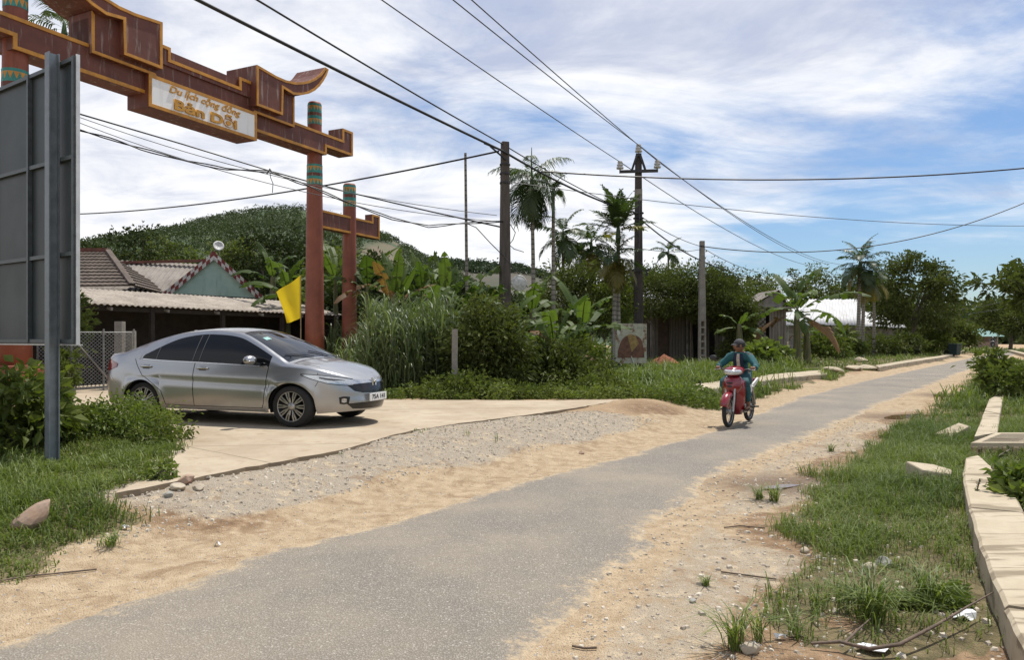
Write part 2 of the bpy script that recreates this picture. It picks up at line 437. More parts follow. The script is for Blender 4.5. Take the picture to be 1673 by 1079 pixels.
t.out(col, .88, t.bump(t.math('ADD', nf, t.math('MULTIPLY', nd, .5)), .35, .012), 0, .25)
gm_o = bpy.data.objects['ground'].data; ga = np.empty(len(gm_o.vertices)*3, np.float32); gm_o.vertices.foreach_get('co', ga); ga = ga.reshape(-1,3)
ins = inpoly(ga[:,0], ga[:,1], poly); ga[ins,2] -= .07; gm_o.vertices.foreach_set('co', ga.ravel()); gm_o.update()
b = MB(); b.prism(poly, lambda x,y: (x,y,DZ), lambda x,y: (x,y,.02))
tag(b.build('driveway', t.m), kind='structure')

# ------------------------------------------------------------ puddles
t = NT('puddle_water'); P = t.pos()
t.out((.14,.085,.045), .03, t.bump(t.noise(9,3,P), .05, .01), 0, .8)
for (pp, rx, ry_) in PUD[:3]:
    p = gnd(*pp); pts = []
    rx *= .8; ry_ *= .75
    for k in range(40):
        a = 2*PI*k/40; r = .75+.5*float(vnoise(math.cos(a)*2+p.x, math.sin(a)*2, .8, 3))
        pts.append((p.x+(rx*math.cos(a)*.9+ry_*math.sin(a)*.25)*r, p.y+(ry_*math.sin(a)+rx*math.cos(a)*.3)*r))
    zt = max(gz(*q) for q in pts)+.004
    b = MB(); b.prism(pts, lambda x,y: (x,y,zt), lambda x,y: (x,y,zt-.05)); tag(b.build('puddle_water', t.m), kind='structure')
# ============================================================ village gate
t = NT('gate_brown'); p = t.obj(); st = t.noise(1, 6, t.scale(p,(7,7,.7)), .7); mo = t.noise(2.2,5,p,.6)
c = t.mix(t.ramp(mo,.3,.7), (.10,.030,.018), (.15,.047,.028))
c = t.mix(t.math('MULTIPLY', t.ramp(st,.54,.68), .7), c, (.32,.26,.23))
c = t.mix(t.math('MULTIPLY', t.ramp(t.noise(1,5,t.scale(p,(11,11,.9)),.7),.62,.72), .5), c, (.04,.016,.012))
M_GB = t.out(c, .62, t.bump(t.noise(40,4,p), .12, .01))
t = NT('gate_post_red'); p = t.obj(); st = t.noise(1, 6, t.scale(p,(6,6,.5)), .7); mo = t.noise(1.5,5,p,.6)
c = t.mix(t.ramp(mo,.3,.7), (.185,.050,.026), (.26,.075,.038))
c = t.mix(t.math('MULTIPLY', t.ramp(st,.50,.70), .75), c, (.15,.04,.022)); c = t.mix(t.math('MULTIPLY', t.ramp(t.noise(14,6,p,.75),.60,.72), .5), c, (.36,.17,.11))
M_GR = t.out(c, .6, t.bump(t.noise(40,4,p), .15, .01))
M_GY = plain('gate_yellow', (.50,.225,.025), .5, .22, 4)
M_GT = plain('gate_teal', (.03,.22,.19), .5, .25, 6)
t = NT('gate_sign_white'); p = t.obj(); st = t.noise(1, 6, t.scale(p,(6,6,.6)), .7)
c = t.mix(t.math('MULTIPLY', t.ramp(st,.5,.78), .45), (.86,.86,.85), (.50,.46,.43))
M_GW = t.out(c, .55)
M_BRK = None
t = NT('plinth_brick'); br = t.n('ShaderNodeTexBrick'); t.l(t.n('ShaderNodeTexCoord').outputs['Object'], br.inputs[0])
mp = t.n('ShaderNodeMapping'); t.l(t.obj(), mp.inputs[0]); mp.inputs['Rotation'].default_value = (PI/2,0,0); t.l(mp.outputs[0], br.inputs[0])
br.inputs['Color1'].default_value = (.30,.20,.14,1); br.inputs['Color2'].default_value = (.22,.16,.12,1); br.inputs['Mortar'].default_value = (.28,.25,.21,1); br.inputs['Scale'].default_value = 4
M_BRK = t.out(br.outputs[0], .9)
M_STEEL = plain('galvanised_steel', (.30,.32,.33), .45, .2, 8, metal=.7)

PL = Vector((-10.7,16.5,0)); GD = Vector((.43,.9028,0)); GN = Vector((.9028,-.43,0)); GC = 4.78
gate_rot = math.atan2(GD.y, GD.x)
g0 = PL+GD*GC
def gp(px, py, off=0.0):
    r = (px-CX)/F; o = PL+GN*off
    tt = (r*o.y-o.x)/(GD.x-r*GD.y)
    Yv = o.y+GD.y*tt
    return (tt-GC, EYE+(YH-py)/F*Yv)
def z2(x, y): return (230+x/3.174, 60+y/3.174)
gate = thing('village_gate', 'tall red and brown village gate with upturned horns and a white name panel', 'gate', (g0.x,g0.y,0), gate_rot)
# local axes: x along the gate, -y to the front
def lay(polypx, off, mirror=True, conv=True):
    return [gp(*z2(*q), off) if conv else gp(*q, off) for q in polypx]
def slab_mesh(pl, off, thick, name, band=.085, edges=None, parent=None, closed=True):
    """extruded outline + a raised yellow border along the listed edges of its front"""
    b = MB()
    b.prism(pl, lambda s,z: (s,-off,z), lambda s,z: (s,-off+thick,z))
    return b
def border(b, pl, off, idx, w=.085, d=.025):
    n = len(pl)
    ar = sum(pl[i][0]*pl[(i+1)%n][1]-pl[(i+1)%n][0]*pl[i][1] for i in range(n)); sg = 1 if ar > 0 else -1
    def nrm(i):
        a = Vector(pl[i%n]); c = Vector(pl[(i+1)%n]); d_ = (c-a).normalized(); return Vector((-d_.y, d_.x))*sg
    for i in idx:
        a = Vector(pl[i]); c = Vector(pl[(i+1)%n])
        def inner(j):           # mitred inner corner at vertex j
            n0 = nrm(j-1); n1 = nrm(j); m = n0+n1
            if m.length < .2: m = n1
            m.normalize(); k = w/max(.35, m.dot(n1)); return Vector(pl[j%n])+m*k
        a2, c2 = inner(i), inner(i+1)
        q = [a, c, c2, a2]
        b.prism([tuple(v) for v in q], lambda s,z: (s,-off-d,z), lambda s,z: (s,-off+.004,z), mi=0)
def mir(pl): return [(-s,z) for s,z in pl][::-1]
OB = .0; TB = .62
rb = lay([(780,440),(940,492),(1045,537),(1045,487),(1098,503),(1098,618),(962,568),(962,614),(605,517),(605,395),(742,430),(742,318),(780,315)], OB)
zt = .5*(rb[0][1]+rb[1][1])
# square the outline up in gate coordinates
s_end = rb[4][0]; z_top = zt; z_bot = rb[7][1]
R = dict(horn_in=rb[12][0]-.42, horn_out=rb[12][0])
def beam_half():
    return [(R['horn_out'],z_top),(rb[2][0],z_top),(rb[3][0],z_top+.42),(s_end,z_top+.42),(s_end,z_bot+.28),(rb[6][0],z_bot+.28),(rb[6][0],z_bot),(.3,z_bot),(.3,z_top+.95),(R['horn_out'],z_top+.95)]
bh = beam_half()
full = [(-s,z) for s,z in bh[:7]][::-1]
outline = [ (s,z) for s,z in bh[:7] ]+[(-s,z) for s,z in bh[:7]][::-1]+[(-R['horn_out'],z_top+.62),(R['horn_out'],z_top+.62)]
b = MB(); b.prism(outline, lambda s,z: (s,-OB,z), lambda s,z: (s,TB,z)); b.build('beam', M_GB, gate)
yb = MB(); border(yb, outline, OB, [0,1,2,3,4,5,6,7,8,9,10,11,12,13,15])
# small raised lip where the horn meets the beam
# upper stepped beam between the horns
zmid = gp(*z2(340,195), .03)[1]
zst = gp(*z2(525,216), .03)[1]
s1 = 1.2; s2 = 2.05
mid = [(-2.6,z_top+.2),(-2.6,zst+.02),(-s1,zst),(-s1,zmid),(s1,zmid),(s1,zst),(s2,zst),(2.6,zst),(2.6,z_top+.2)]
b = MB(); b.prism(mid, lambda s,z: (s,-.06,z), lambda s,z: (s,TB-.05,z)); b.build('upper_beam', M_GB, gate)
border(yb, mid, .06, [1,2,3,4,5,6,0,7])
# sign box
sx0, sz1 = gp(*z2(40,190), .16); sx1, sz1b = gp(*z2(600,395), .16); sz0 = gp(*z2(600,540), .16)[1]; sz0b = gp(*z2(40,360), .16)[1]
szt = .5*(sz1+sz1b); szb = .5*(sz0+sz0b)
box = [(sx0,szb),(sx1,szb),(sx1,szt),(sx0,szt)]
b = MB(); b.prism(box, lambda s,z: (s,-.16,z), lambda s,z: (s,TB+.02,z)); b.build('sign_box', M_GB, gate)
border(yb, box, .16, [0,1,2,3])
i_ = .085
b = MB(); b.prism([(sx0+i_,szb+i_),(sx1-i_,szb+i_),(sx1-i_,szt-i_),(sx0+i_,szt-i_)], lambda s,z: (s,-.168,z), lambda s,z: (s,-.15,z)); sign = b.build('sign_panel', M_GW, gate)
# horns (front face outline traced on a plane standing 0.3 m proud)
OH = .30; TH = 1.22
horn = [gp(*z2(*q), OH) for q in [(600,145),(640,168),(700,203),(750,225),(800,236),(840,234),(870,228),(902,213),(930,192),(955,158),(972,170),(962,200),(945,230),(925,257),(900,280),(868,296),(830,303),(790,300),(738,268),(735,408),(600,355)]]
horn[20] = (horn[20][0], .5*(horn[20][1]+horn[19][1])); horn[19] = (horn[19][0], horn[20][1])
sc_ = horn[0][0]; 
for q in range(2):
    hp = horn if q == 0 else [(-s+.0,z) for s,z in horn]
    b = MB(); b.prism(hp, lambda s,z: (s,-OH,z), lambda s,z: (s,TH-OH,z)); b.build('horn', M_GB, gate)
    border(yb, hp, OH, list(range(len(hp))), w=.075)
    # neck block behind the horn, a little lower
    hx = [s for s,z in horn]; nk = [(horn[20][0]+.02,horn[20][1]-.17),(horn[19][0]+.02,horn[20][1]-.17),(R['horn_out'],horn[20][1]-.17),(R['horn_out'],horn[18][1]-.02),(horn[20][0]+.02,horn[18][1]-.02)]
    if q: nk = [(-s,z) for s,z in nk]
    b = MB(); b.prism(nk, lambda s,z: (s,-.12,z), lambda s,z: (s,TB+.1,z)); b.build('horn_neck', M_GB, gate)
    border(yb, nk, .12, [0,1,2], w=.07)
yb.build('yellow_trim', M_GY, gate)
# columns
def column(s, ztop, r0, r1, bands, name='column'):
    b = MB(); prof = [(0,.84)]+[(r0+(r1-r0)*k/10, .84+(ztop-.84)*k/10) for k in range(11)]+[(r1*.85,ztop+.05),(0,ztop+.05)]
    b.lathe(prof, (s,TB/2,0), 28); col = b.build(name, M_GR, gate)
    pl_ = MB(); pl_.box((s,TB/2,.735), (r0*2.95,r0*2.95,.25)); pl_.box((s,TB/2,.90), (r0*2.5,r0*2.5,.08)); pl_.build('pedestal', M_GR, gate, bevel=.012)
    bk = MB(); bk.box((s,TB/2,.32), (r0*2.55,r0*2.55,.60)); bk.build('brick_base', M_BRK, gate)
    for (za, zb) in bands:
        n = 14; bb = MB(); hgtb = zb-za
        def rad(z): return (r0+(r1-r0)*(z-.84)/(ztop-.84))*1.035
        def P_(k, z): 
            a = 2*PI*k/n; return (s+rad(z)*math.cos(a), TB/2+rad(z)*math.sin(a), z)
        # two rows of teeth with a brown ring between
        def row(z0, z1, up):
            for k in range(n):
                if up:
                    bb.add([P_(k,z0),P_(k+1,z0),P_(k+.5,z1)], [(0,1,2)], 1); bb.add([P_(k+.5,z1),P_(k+1,z0),P_(k+1.5,z1)], [(0,1,2)], 0)
                else:
                    bb.add([P_(k,z1),P_(k+1,z1),P_(k+.5,z0)], [(0,2,1)], 0); bb.add([P_(k+.5,z0),P_(k+1,z1),P_(k+1.5,z0)], [(0,2,1)], 1)
        def ring(z0, z1, mi):
            for k in range(n): bb.add([P_(k,z0),P_(k+1,z0),P_(k+1,z1),P_(k,z1)], [(0,1,2,3)], mi)
        a = hgtb
        row(za, za+a*.27, False); ring(za+a*.27, za+a*.42, 1); ring(za+a*.42, za+a*.58, 2); ring(za+a*.58, za+a*.66, 1); row(za+a*.66, za+a*.90, False); ring(za+a*.90, za+a, 1)
        bb.build('zigzag_band', [M_GY, M_GT, M_GB], gate)
def colz(px, py, s): return EYE+(YH-py)/F*(g0.y+GD.y*s+GN.y*(-TB/2))
sR = gp(514,300,-TB/2)[0]; sL = -sR
ztR = colz(514,170,sR)
zt_b = (colz(514,303,sR), colz(514,270,sR)); zt_t = (colz(514,205,sR), ztR-.03)
column(sR, ztR, .335, .23, [zt_b, zt_t]); column(sL, ztR, .335, .23, [zt_b, zt_t])
# outer, shorter columns with their cross beam
sO = gp(571,450,-TB/2)[0]; ztO = colz(571,303,sO)
sE = gp(625,360,.0)[0]
for q in (1,-1):
    column(q*sO, ztO, .285, .225, [(ztO-.80,ztO-.02)])
    zc0 = colz(571,383,sO); zc1 = colz(571,344,sO)
    zc1 = zc0+.62
    side = [(q*(sR+.1),zc0),(q*sE,zc0),(q*sE,zc1+.28),(q*(sE-.48),zc1+.28),(q*(sE-.48),zc1),(q*(sR+.1),zc1)]
    b = MB(); b.prism(side, lambda s,z: (s,.15,z), lambda s,z: (s,TB-.15,z)); b.build('side_beam', M_GB, gate)
    y2 = MB(); border(y2, side, -.15, [0,1,2,3,4], w=.075); y2.build('yellow_trim', M_GY, gate)
# bare reinforcement rods left on top
for s in (-.75, 1.0):
    b = MB(); b.tube([(s,.3,zmid-.05),(s+.01,.3,zmid+.34)], .035, 6); b.build('steel_rod', M_STEEL, gate)
# lettering
def text(body, size, xc, zc, y, mat, parent, shear=0, offset=0, extr=.02, rot=None, name='lettering', width=None):
    cu = bpy.data.curves.new('t','FONT'); cu.body = body; cu.size = size; cu.align_x = 'CENTER'; cu.align_y = 'CENTER'; cu.shear = shear; cu.offset = offset; cu.extrude = extr; cu.resolution_u = 3
    ob = bpy.data.objects.new('t', cu); COL.objects.link(ob)
    dg = bpy.context.evaluated_depsgraph_get(); dg.update()
    me = bpy.data.meshes.new_from_object(ob.evaluated_get(dg))
    bpy.data.objects.remove(ob); 
    n = len(me.vertices); co_ = np.empty(n*3, np.float32); me.vertices.foreach_get('co', co_); co_ = co_.reshape(-1,3)
    w = co_[:,0].max()-co_[:,0].min(); k = (width/w if width else 1)
    co_[:,0] -= .5*(co_[:,0].max()+co_[:,0].min()); me.vertices.foreach_set('co', co_.ravel())
    me.materials.clear(); me.materials.append(mat)
    ob = link(name, me, parent); ob.location = (xc,y,zc); ob.rotation_euler = rot or (PI/2,0,0); ob.scale = (k,1,1)
    return ob
M_LET = plain('letter_gold', (.50,.25,.03), .5, .2, 8)
scx = (sx0+sx1)/2; hh_ = szt-szb; wd_ = sx1-sx0
M_STN = plain('letter_stain', (.50,.42,.40), .7, .2, 5)
text('Du lịch cộng đồng', hh_*.31, scx-.02, szb+hh_*.745, -.172, M_LET, gate, shear=.28, offset=.004, width=wd_*.66)
text('Bản Dỗi', hh_*.43, scx-.02, szb+hh_*.30, -.178, M_LET, gate, shear=.0, offset=.012, width=wd_*.58, extr=.035)

# ============================================================ hoarding seen from behind
A = at(121,88,7.42); zt = A.z; zb = EYE+(YH-563)/F*7.42
dirp = Vector((-.83,.56,0)).normalized(); nb = Vector((-dirp.y, dirp.x, 0))   # toward the front of the board (away from us)
if nb.y < 0: nb = -nb
hb = thing('billboard', 'big grey sheet metal hoarding on a steel post, seen from its ribbed back', 'billboard', (A.x,A.y,0), math.atan2(dirp.y,dirp.x))
fy = 1 if (Matrix.Rotation(math.atan2(dirp.y,dirp.x),3,'Z')@Vector((0,1,0))).dot(nb) > 0 else -1
t = NT('hoarding_sheet'); p = t.obj(); c = t.mix(t.ramp(t.noise(1.4,5,p,.6),.3,.7), (.038,.048,.050), (.062,.074,.075))
c = t.mix(t.math('MULTIPLY', t.ramp(t.noise(1,5,t.scale(p,(9,9,.6)),.7),.55,.75), .4), c, (.028,.032,.032))
M_SHEET = t.out(c, .5, t.bump(t.noise(.8,2,p), .4, .1), .35)
M_POST = plain('post_steel', (.20,.225,.24), .5, .15, 10, metal=.5)
M_RIB = plain('rib_steel', (.10,.115,.118), .5, .2, 10, metal=.4)
M_EDGE = plain('sheet_edge', (.62,.63,.62), .4, .12, 6, metal=.3)
LW = 3.6
b = MB(); b.box((LW/2,fy*.05,(zt+zb)/2), (LW,.012,zt-zb)); b.build('sheet_panel', M_SHEET, hb)
b = MB(); b.box((-.004,fy*.035,(zt+zb)/2), (.012,.036,zt-zb+.01)); b.box((LW/2,fy*.06,zb-.008), (LW,.05,.012)); b.build('edge_strip', M_EDGE, hb)
for hz_ in (zt-.03, zt-1.02, zb+.92, zb+.03):
    b = MB(); b.box((LW/2,fy*.024,hz_), (LW-.02,.036,.04)); b.build('rib', M_RIB, hb)
for k in range(4):
    b = MB(); b.box((.03+k*.98,fy*.018,(zt+zb)/2), (.035,.046,zt-zb-.02)); b.build('rib', M_RIB, hb)
pb_ = at(72,760,7.5)
hx = (Vector((pb_.x,pb_.y,0))-Vector((A.x,A.y,0))).dot(dirp)
for k, xx in enumerate((hx, hx+2.2)):
    b = MB(); y0 = -fy*.055
    b.box((xx,y0-.048,(zt-.03)/2+.05), (.092,.012,zt+.05)); b.box((xx,y0+.044,(zt-.03)/2+.05), (.092,.012,zt+.05)); b.box((xx,y0-.002,(zt-.03)/2+.05), (.014,.084,zt+.05))
    b.build('post', M_POST, hb)

# ============================================================ poles
t = NT('old_concrete'); p = t.obj(); c = t.mix(t.ramp(t.noise(1,6,t.scale(p,(8,8,1.2)),.7),.3,.7), (.055,.045,.037), (.11,.092,.078))
M_PC = t.out(c, .9, t.bump(t.noise(30,5,p),.3,.01))
t = NT('black_pole'); p = t.obj(); c = t.mix(t.ramp(t.noise(1,6,t.scale(p,(8,8,1.2)),.7),.3,.7), (.028,.024,.022), (.07,.06,.052))
M_PK = t.out(c, .85, t.bump(t.noise(30,5,p),.3,.01))
t = NT('pale_concrete'); p = t.obj(); c = t.mix(t.ramp(t.noise(4,6,p,.7),.3,.7), (.17,.155,.135), (.27,.25,.215))
M_PP = t.out(c, .9, t.bump(t.noise(30,5,p),.3,.01))
M_INS = plain('porcelain', (.42,.42,.40), .25, .3, 20)
M_BLK = plain('black_rubber', (.012,.012,.013), .55, .3, 20)
M_IRON = plain('dark_iron', (.035,.035,.037), .55, .3, 12, metal=.4)
def taper_box(b, z0, z1, w0, w1, d0=None, d1=None, n=4, mi=0):
    d0 = d0 or w0; d1 = d1 or w1
    a = [(-w0/2,-d0/2,z0),(w0/2,-d0/2,z0),(w0/2,d0/2,z0),(-w0/2,d0/2,z0)]; c = [(-w1/2,-d1/2,z1),(w1/2,-d1/2,z1),(w1/2,d1/2,z1),(-w1/2,d1/2,z1)]
    b.add(a+c, [(3,2,1,0),(4,5,6,7)]+[(i,(i+1)%4,4+(i+1)%4,4+i) for i in range(4)], mi)
# pole in the hedge
YA = 22.6; pa = at(825,552,YA); zA = at(825,232,YA).z; zg = gz(pa.x,YA)
poleA = thing('utility_pole', 'dark weathered concrete pole rising out of the banana hedge', 'pole', (pa.x,YA,zg-.3), .3)
b = MB(); taper_box(b, 0, zA-zg+.3, .36, .22); b.build('shaft', M_PC, poleA, bevel=.02)
b = MB(); b.bar((-.05,-.12,zA-zg-.02),(-.75,-.35,zA-zg+.12),.05); b.bar((0,-.13,zA-zg-.28),(-.55,-.3,zA-zg+.05),.04); b.build('bracket', M_IRON, poleA)
for k in range(3):
    b = MB(); b.lathe([(.16,-.03),(.17,0),(.16,.03)], (0,0,zA-zg-.4-.28*k), 12); b.build('clamp', M_IRON, poleA)
# power pole with crossarm
YB = 31.5; pbp = at(1043,552,YB); zB = at(1043,243,YB).z; zg = gz(pbp.x,YB)
poleB = thing('power_pole', 'tall black power pole with three white insulators on its crossarm behind the rusty sign', 'pole', (pbp.x,YB,zg-.3), -.12)
hB = zB-zg+.3
b = MB(); taper_box(b, 0, hB-.3, .44, .27); b.build('shaft', M_PK, poleB, bevel=.02)
b = MB(); taper_box(b, hB-2.25, hB-1.75, .318, .312); b.build('white_collar', M_PP, poleB)
b = MB(); b.box((0,-.18,hB-1.0), (1.62,.1,.12)); b.bar((-.28,-.16,hB-.95),(-.06,-.16,hB-.28),.09); b.bar((.28,-.16,hB-.95),(.06,-.16,hB-.28),.09); b.box((0,-.16,hB-.3),(.24,.1,.12)); b.build('crossarm', M_IRON, poleB)
INS = [(-.78,-.18,hB-.94),(.78,-.18,hB-.94),(0,-.16,hB-.24)]
for q in INS:
    b = MB(); b.lathe([(.03,0),(.03,.06),(.15,.06),(.15,.13),(.07,.15),(.135,.19),(.135,.25),(.06,.28),(.11,.31),(.1,.38),(0,.4)], q, 14); b.build('insulator', M_INS, poleB)
for k in range(3):
    b = MB(); b.lathe([(.22,-.03),(.235,0),(.22,.03)], (0,0,hB-2.75-.22*k), 12); b.build('clamp', M_IRON, poleB)
b = MB(); b.box((0,-.2,hB*.46+.1), (.9,.12,.1)); b.box((-.33,-.2,hB*.46-.03),(.1,.1,.25)); b.box((.33,-.2,hB*.46-.03),(.1,.1,.25)); 
b.build('step_bracket', M_IRON, poleB)
# pierced concrete pole
YC = 38.5; pc = at(1147,552,YC); zC = at(1143,394,YC).z; zg = gz(pc.x,YC)
poleC = thing('concrete_pole', 'slim pale concrete pole with ladder holes in its foot, in front of the hut', 'pole', (pc.x,YC,zg-.2), .1)
hC = zC-zg+.2; b = MB(); hole = 2.55
w0, w1 = .46, .22
b2 = MB(); taper_box(b2, hole, hC, .34, w1, .24, .2)
for k in range(7):
    za, zb_ = k*hole/7, (k+1)*hole/7
    for sx in (-1,1): b2.box((sx*(.14-.002*k),0,(za+zb_)/2), (.09,.24,zb_-za+.001))
    b2.box((0,0,zb_-.04), (.26,.23,.09))
b2.build('shaft', M_PP, poleC)
# ladder-holed pole copies are not needed: the others are bare palm trunks

# ============================================================ cables
def sag(a, b, s, n=24):
    a = Vector(a); b = Vector(b); return [a.lerp(b, k/n)-Vector((0,0,4*s*(k/n)*(1-k/n))) for k in range(n+1)]
M_WIRE = plain('wire_black', (.012,.012,.013), .5, .2, 5)
M_WIREG = plain('wire_grey', (.06,.062,.068), .5, .2, 5)
def cable(pts, r, label, group=None, mat=None, name='cable'):
    b = MB(); b.tube(pts, r, 5); o = b.build(name, mat or M_WIRE); return tag(o, label, 'cable', group)
def twisted(pts, r, label, wob=.03, turns=.6):
    b = MB(); rr = random.Random(int(pts[0].x*100))
    for k in range(2):
        ph = k*PI; q = []
        dense = []
        for a, c in zip(pts[:-1], pts[1:]):
            for m in range(4): dense.append(a.lerp(c, m/4))
        dense.append(pts[-1]); L = 0
        for j, p in enumerate(dense):
            w_ = wob*(.6+.8*float(vnoise(j*.3,k,1,3)))
            q.append(p+Vector((0, math.cos(j*turns+ph)*w_, math.sin(j*turns+ph)*w_)))
        b.tube(q, r, 5)
    return tag(b.build('twisted_cable', M_WIRE), label, 'cable')
MB_ = Matrix.Translation((pbp.x,YB,gz(pbp.x,YB)-.3))@Matrix.Rotation(-.12,4,'Z')
tops = [MB_@Vector((x,y,z+.36)) for x,y,z in INS]
# towards the left, over the camera's shoulder
ends = [at(649,0,17.2), at(790,0,17.6), at(762,0,17.4)]
nm3 = ['left arm','right arm','top']
for tp, e, nm_i in zip(tops, ends, nm3):
    d = e-tp; cable(sag(tp, tp+d*2.4, .25), .016, f'thin power line from the {nm_i} insulator up to the top edge', None, M_WIREG, 'power_line')
fars = [(1340,437),(1372,432),(1355,432)]
for tp, e, nm_i in zip(tops, fars, nm3):
    q = at(e[0],e[1],82); cable(sag(tp, q, .9), .02, f'thin power line from the {nm_i} insulator away to the right', None, M_WIREG, 'power_line')
# low voltage bundle along the road
pA_top = at(822,247,YA-.3)
cable(sag(pA_top, pA_top+(at(338,0,12.9)-pA_top)*1.6, .08), .036, 'thick black cable crossing the sky from top left to the hedge pole')
pB_mid = at(1043,345,YB-.25)
cable(sag(pA_top, pB_mid+Vector((0,0,-.1)), .2), .036, 'thick black cable between the hedge pole and the black power pole')
pC_t = at(1143,402,YC-.15)
cable(sag(at(1045,357,YB-.25), at(1143,425,YC-.15), .15), .032, 'thick black cable from the black power pole down to the slim pale pole')
cable(sag(at(1143,425,YC-.15), at(1262,460,52), .2), .032, 'thick black cable from the slim pale pole to the hut roof')
a2 = at(822,236,YA-.1)
cable(sag(a2, a2+(at(433,0,12.6)-a2)*1.6, .08), .02, 'thin black cable beside the thick one, top left to the hedge pole')
cable(sag(a2, at(1040,352,YB-.2), .12), .018, 'thin black cable between the hedge pole and the black power pole')
cable(sag(at(1045,352,YB-.2), pC_t, .15), .016, 'thin cable from the black power pole to the top of the slim pale pole', None, M_WIREG)
cable(sag(pC_t, at(1240,445,53), .2), .018, 'thin cable from the top of the slim pale pole to the hut', None, M_WIREG)
# service cable rising to the pole from the left
cable(sag(at(815,247,YA), at(60,351,40), .5), .03, 'black cable slanting down left from the hedge pole behind the gate')
# lines to the right
cable(sag(at(884,280,YA+1.3), at(1760,266,26), .42, 40), .026, 'long black cable sagging across the right half of the sky')
cable(sag(at(830,297,YA), at(1720,369,34), .4, 40), .012, 'thin grey line across the sky below the sagging black cable', None, M_WIREG)
cable(sag(pC_t, at(1700,320,40), 1.35, 40), .026, 'black cable drooping from the slim pale pole to the right edge')
cable(sag(at(1045,288,YB), at(1044,405,YB-.6),0), .01, 'short stay wire hanging beside the black power pole', None, M_WIREG)
cable(sag(at(1143,408,YC), at(1020,400,YB+.2), .2), .014, 'thin line behind the areca crown joining the two right poles', None, M_WIREG)
cable(sag(at(1480,510,80), at(1680,483,70), .5), .02, 'thin line low in the sky right of the round tree, upper of two', None, M_WIREG)
cable(sag(at(1480,520,80), at(1680,497,70), .3), .02, 'thin line low in the sky right of the round tree, lower of two', None, M_WIREG)
# bundle running left past the gate
pl0 = [at(60,168,21), at(130,186,23), at(300,236,27), at(440,279,29), at(560,312,29), at(700,345,27), at(822,372,YA)]
cable(pl0, .027, 'black cable passing behind the right gate column at half height')
cable(sag(at(40,158,22), at(812,352,YA+.2), .5), .011, 'thin grey line behind the gate, upper of a pair', None, M_WIREG)
cable(sag(at(40,164,22), at(812,362,YA+.2), .62), .011, 'thin grey line behind the gate, lower of a pair', None, M_WIREG)
pl1 = [at(60,197,18), at(125,211,18.2), at(180,227,18.3), at(230,243,18.5), at(300,262,18.7), at(370,276,18.9), at(441,281,19.1), at(475,293,19.4), at(510,306,19.7), at(560,328,20.2), at(640,357,21), at(700,370,21.6), at(755,365,22.1), at(822,362,YA-.2)]
twisted(pl1, .016, 'twisted pair of black cables drooping in front of the right gate column', .028)
b = MB(); b.tube([at(441,281,19.1), at(442,290,19.1), at(446,300,19.15), at(445,315,19.15)], .01, 5); b.tube([at(436,284,19.1),at(441,276,19.1),at(446,284,19.1)], .02, 5)
tag(b.build('cable_tie', M_WIRE), 'loose cable tail knotted on the twisted pair left of the gate column', 'cable')
cable([at(760,364,22.2), at(778,372,22.2), at(800,396,22.3), at(822,418,22.3), at(845,444,22.2), at(862,470,22.2)], .014, 'thin cable hanging from the bundle past the hedge pole to the round dish')
cable([at(833,366,22.4), at(842,380,22.3), at(838,392,22.3), at(832,400,22.3), at(840,407,22.3), at(856,412,22.3)], .013, 'tangled loose cable end sticking out right of the hedge pole')
# round pale disc and meter box on the hedge pole
b = MB(); p = at(847,463,22.2); Mx = Matrix.Rotation(PI/2,3,'X')@Matrix.Rotation(.35,3,'Y')
b.lathe([(0,.0),(.20,.0),(.235,.02),(.24,.08),(.22,.11),(.20,.10),(.17,.12),(.08,.14),(0,.14)], p, 26, M=Mx); tag(b.build('round_dish', plain('old_white_plastic',(.46,.46,.43),.5,.25,14)), 'round off white dish fixed to the hedge pole above the banana leaves', 'dish')
b = MB(); p = at(836,523,22.1); b.box(p, (.2,.18,.62), .2); b.box(p+Vector((0,0,.33)), (.24,.22,.05), .2)
tag(b.build('meter_box', plain('meter_grey',(.38,.39,.38),.5,.15,10), bevel=.01), 'pale grey meter box low on the hedge pole', 'box')

# ============================================================ rusty sign
YS = 28.5; p0 = at(1005,529,YS); p1 = at(1057,594,YS); sw = p1.x-p0.x; sh = p0.z-p1.z; sc = (p0+p1)/2
t = NT('rusted_sheet'); p = t.obj(); nn = t.noise(2.4,7,p,.7); n2_ = t.noise(9,5,p,.7)
c = t.mix(t.ramp(n2_,.4,.7), (.40,.40,.31), (.31,.30,.23)); c = t.mix(t.ramp(nn,.50,.60), c, (.17,.08,.038))
M_RUST = t.out(c, .75)
sg = thing('rusty_sign', 'rusty square sign board with a brown arch and yellow wedge by the black pole', 'sign', (sc.x,YS,0), .08)
b = MB(); b.box((0,0,sc.z), (sw,.03,sh)); b.build('board', M_RUST, sg)
M_RB = plain('sign_brown', (.125,.058,.034), .7, .45, 7); M_RYL = plain('sign_yellow', (.27,.18,.06), .7, .35, 9); M_FAD = plain('faded_white', (.52,.54,.48), .7, .2, 9); M_FAG = plain('faded_letter', (.26,.29,.23), .8, .2, 9)
def flat(b, pts, y, mi=0): b.prism(pts, lambda x,z: (x,y-.006,z), lambda x,z: (x,y,z), mi)
b = MB(); zc = sc.z; r = sw*.36
arch = [(-sw*.43,zc-sh*.36),(sw*.42,zc-sh*.36),(sw*.42,zc-sh*.2),(sw*.36,zc)]+[(r*.95*math.cos(a)+.02,zc-.0+r*.75*math.sin(a)) for a in np.linspace(.1,PI-.1,14)]+[(-sw*.35,zc),(-sw*.43,zc-sh*.2)]
flat(b, arch, -.016); b.build('painted_arch', M_RB, sg)
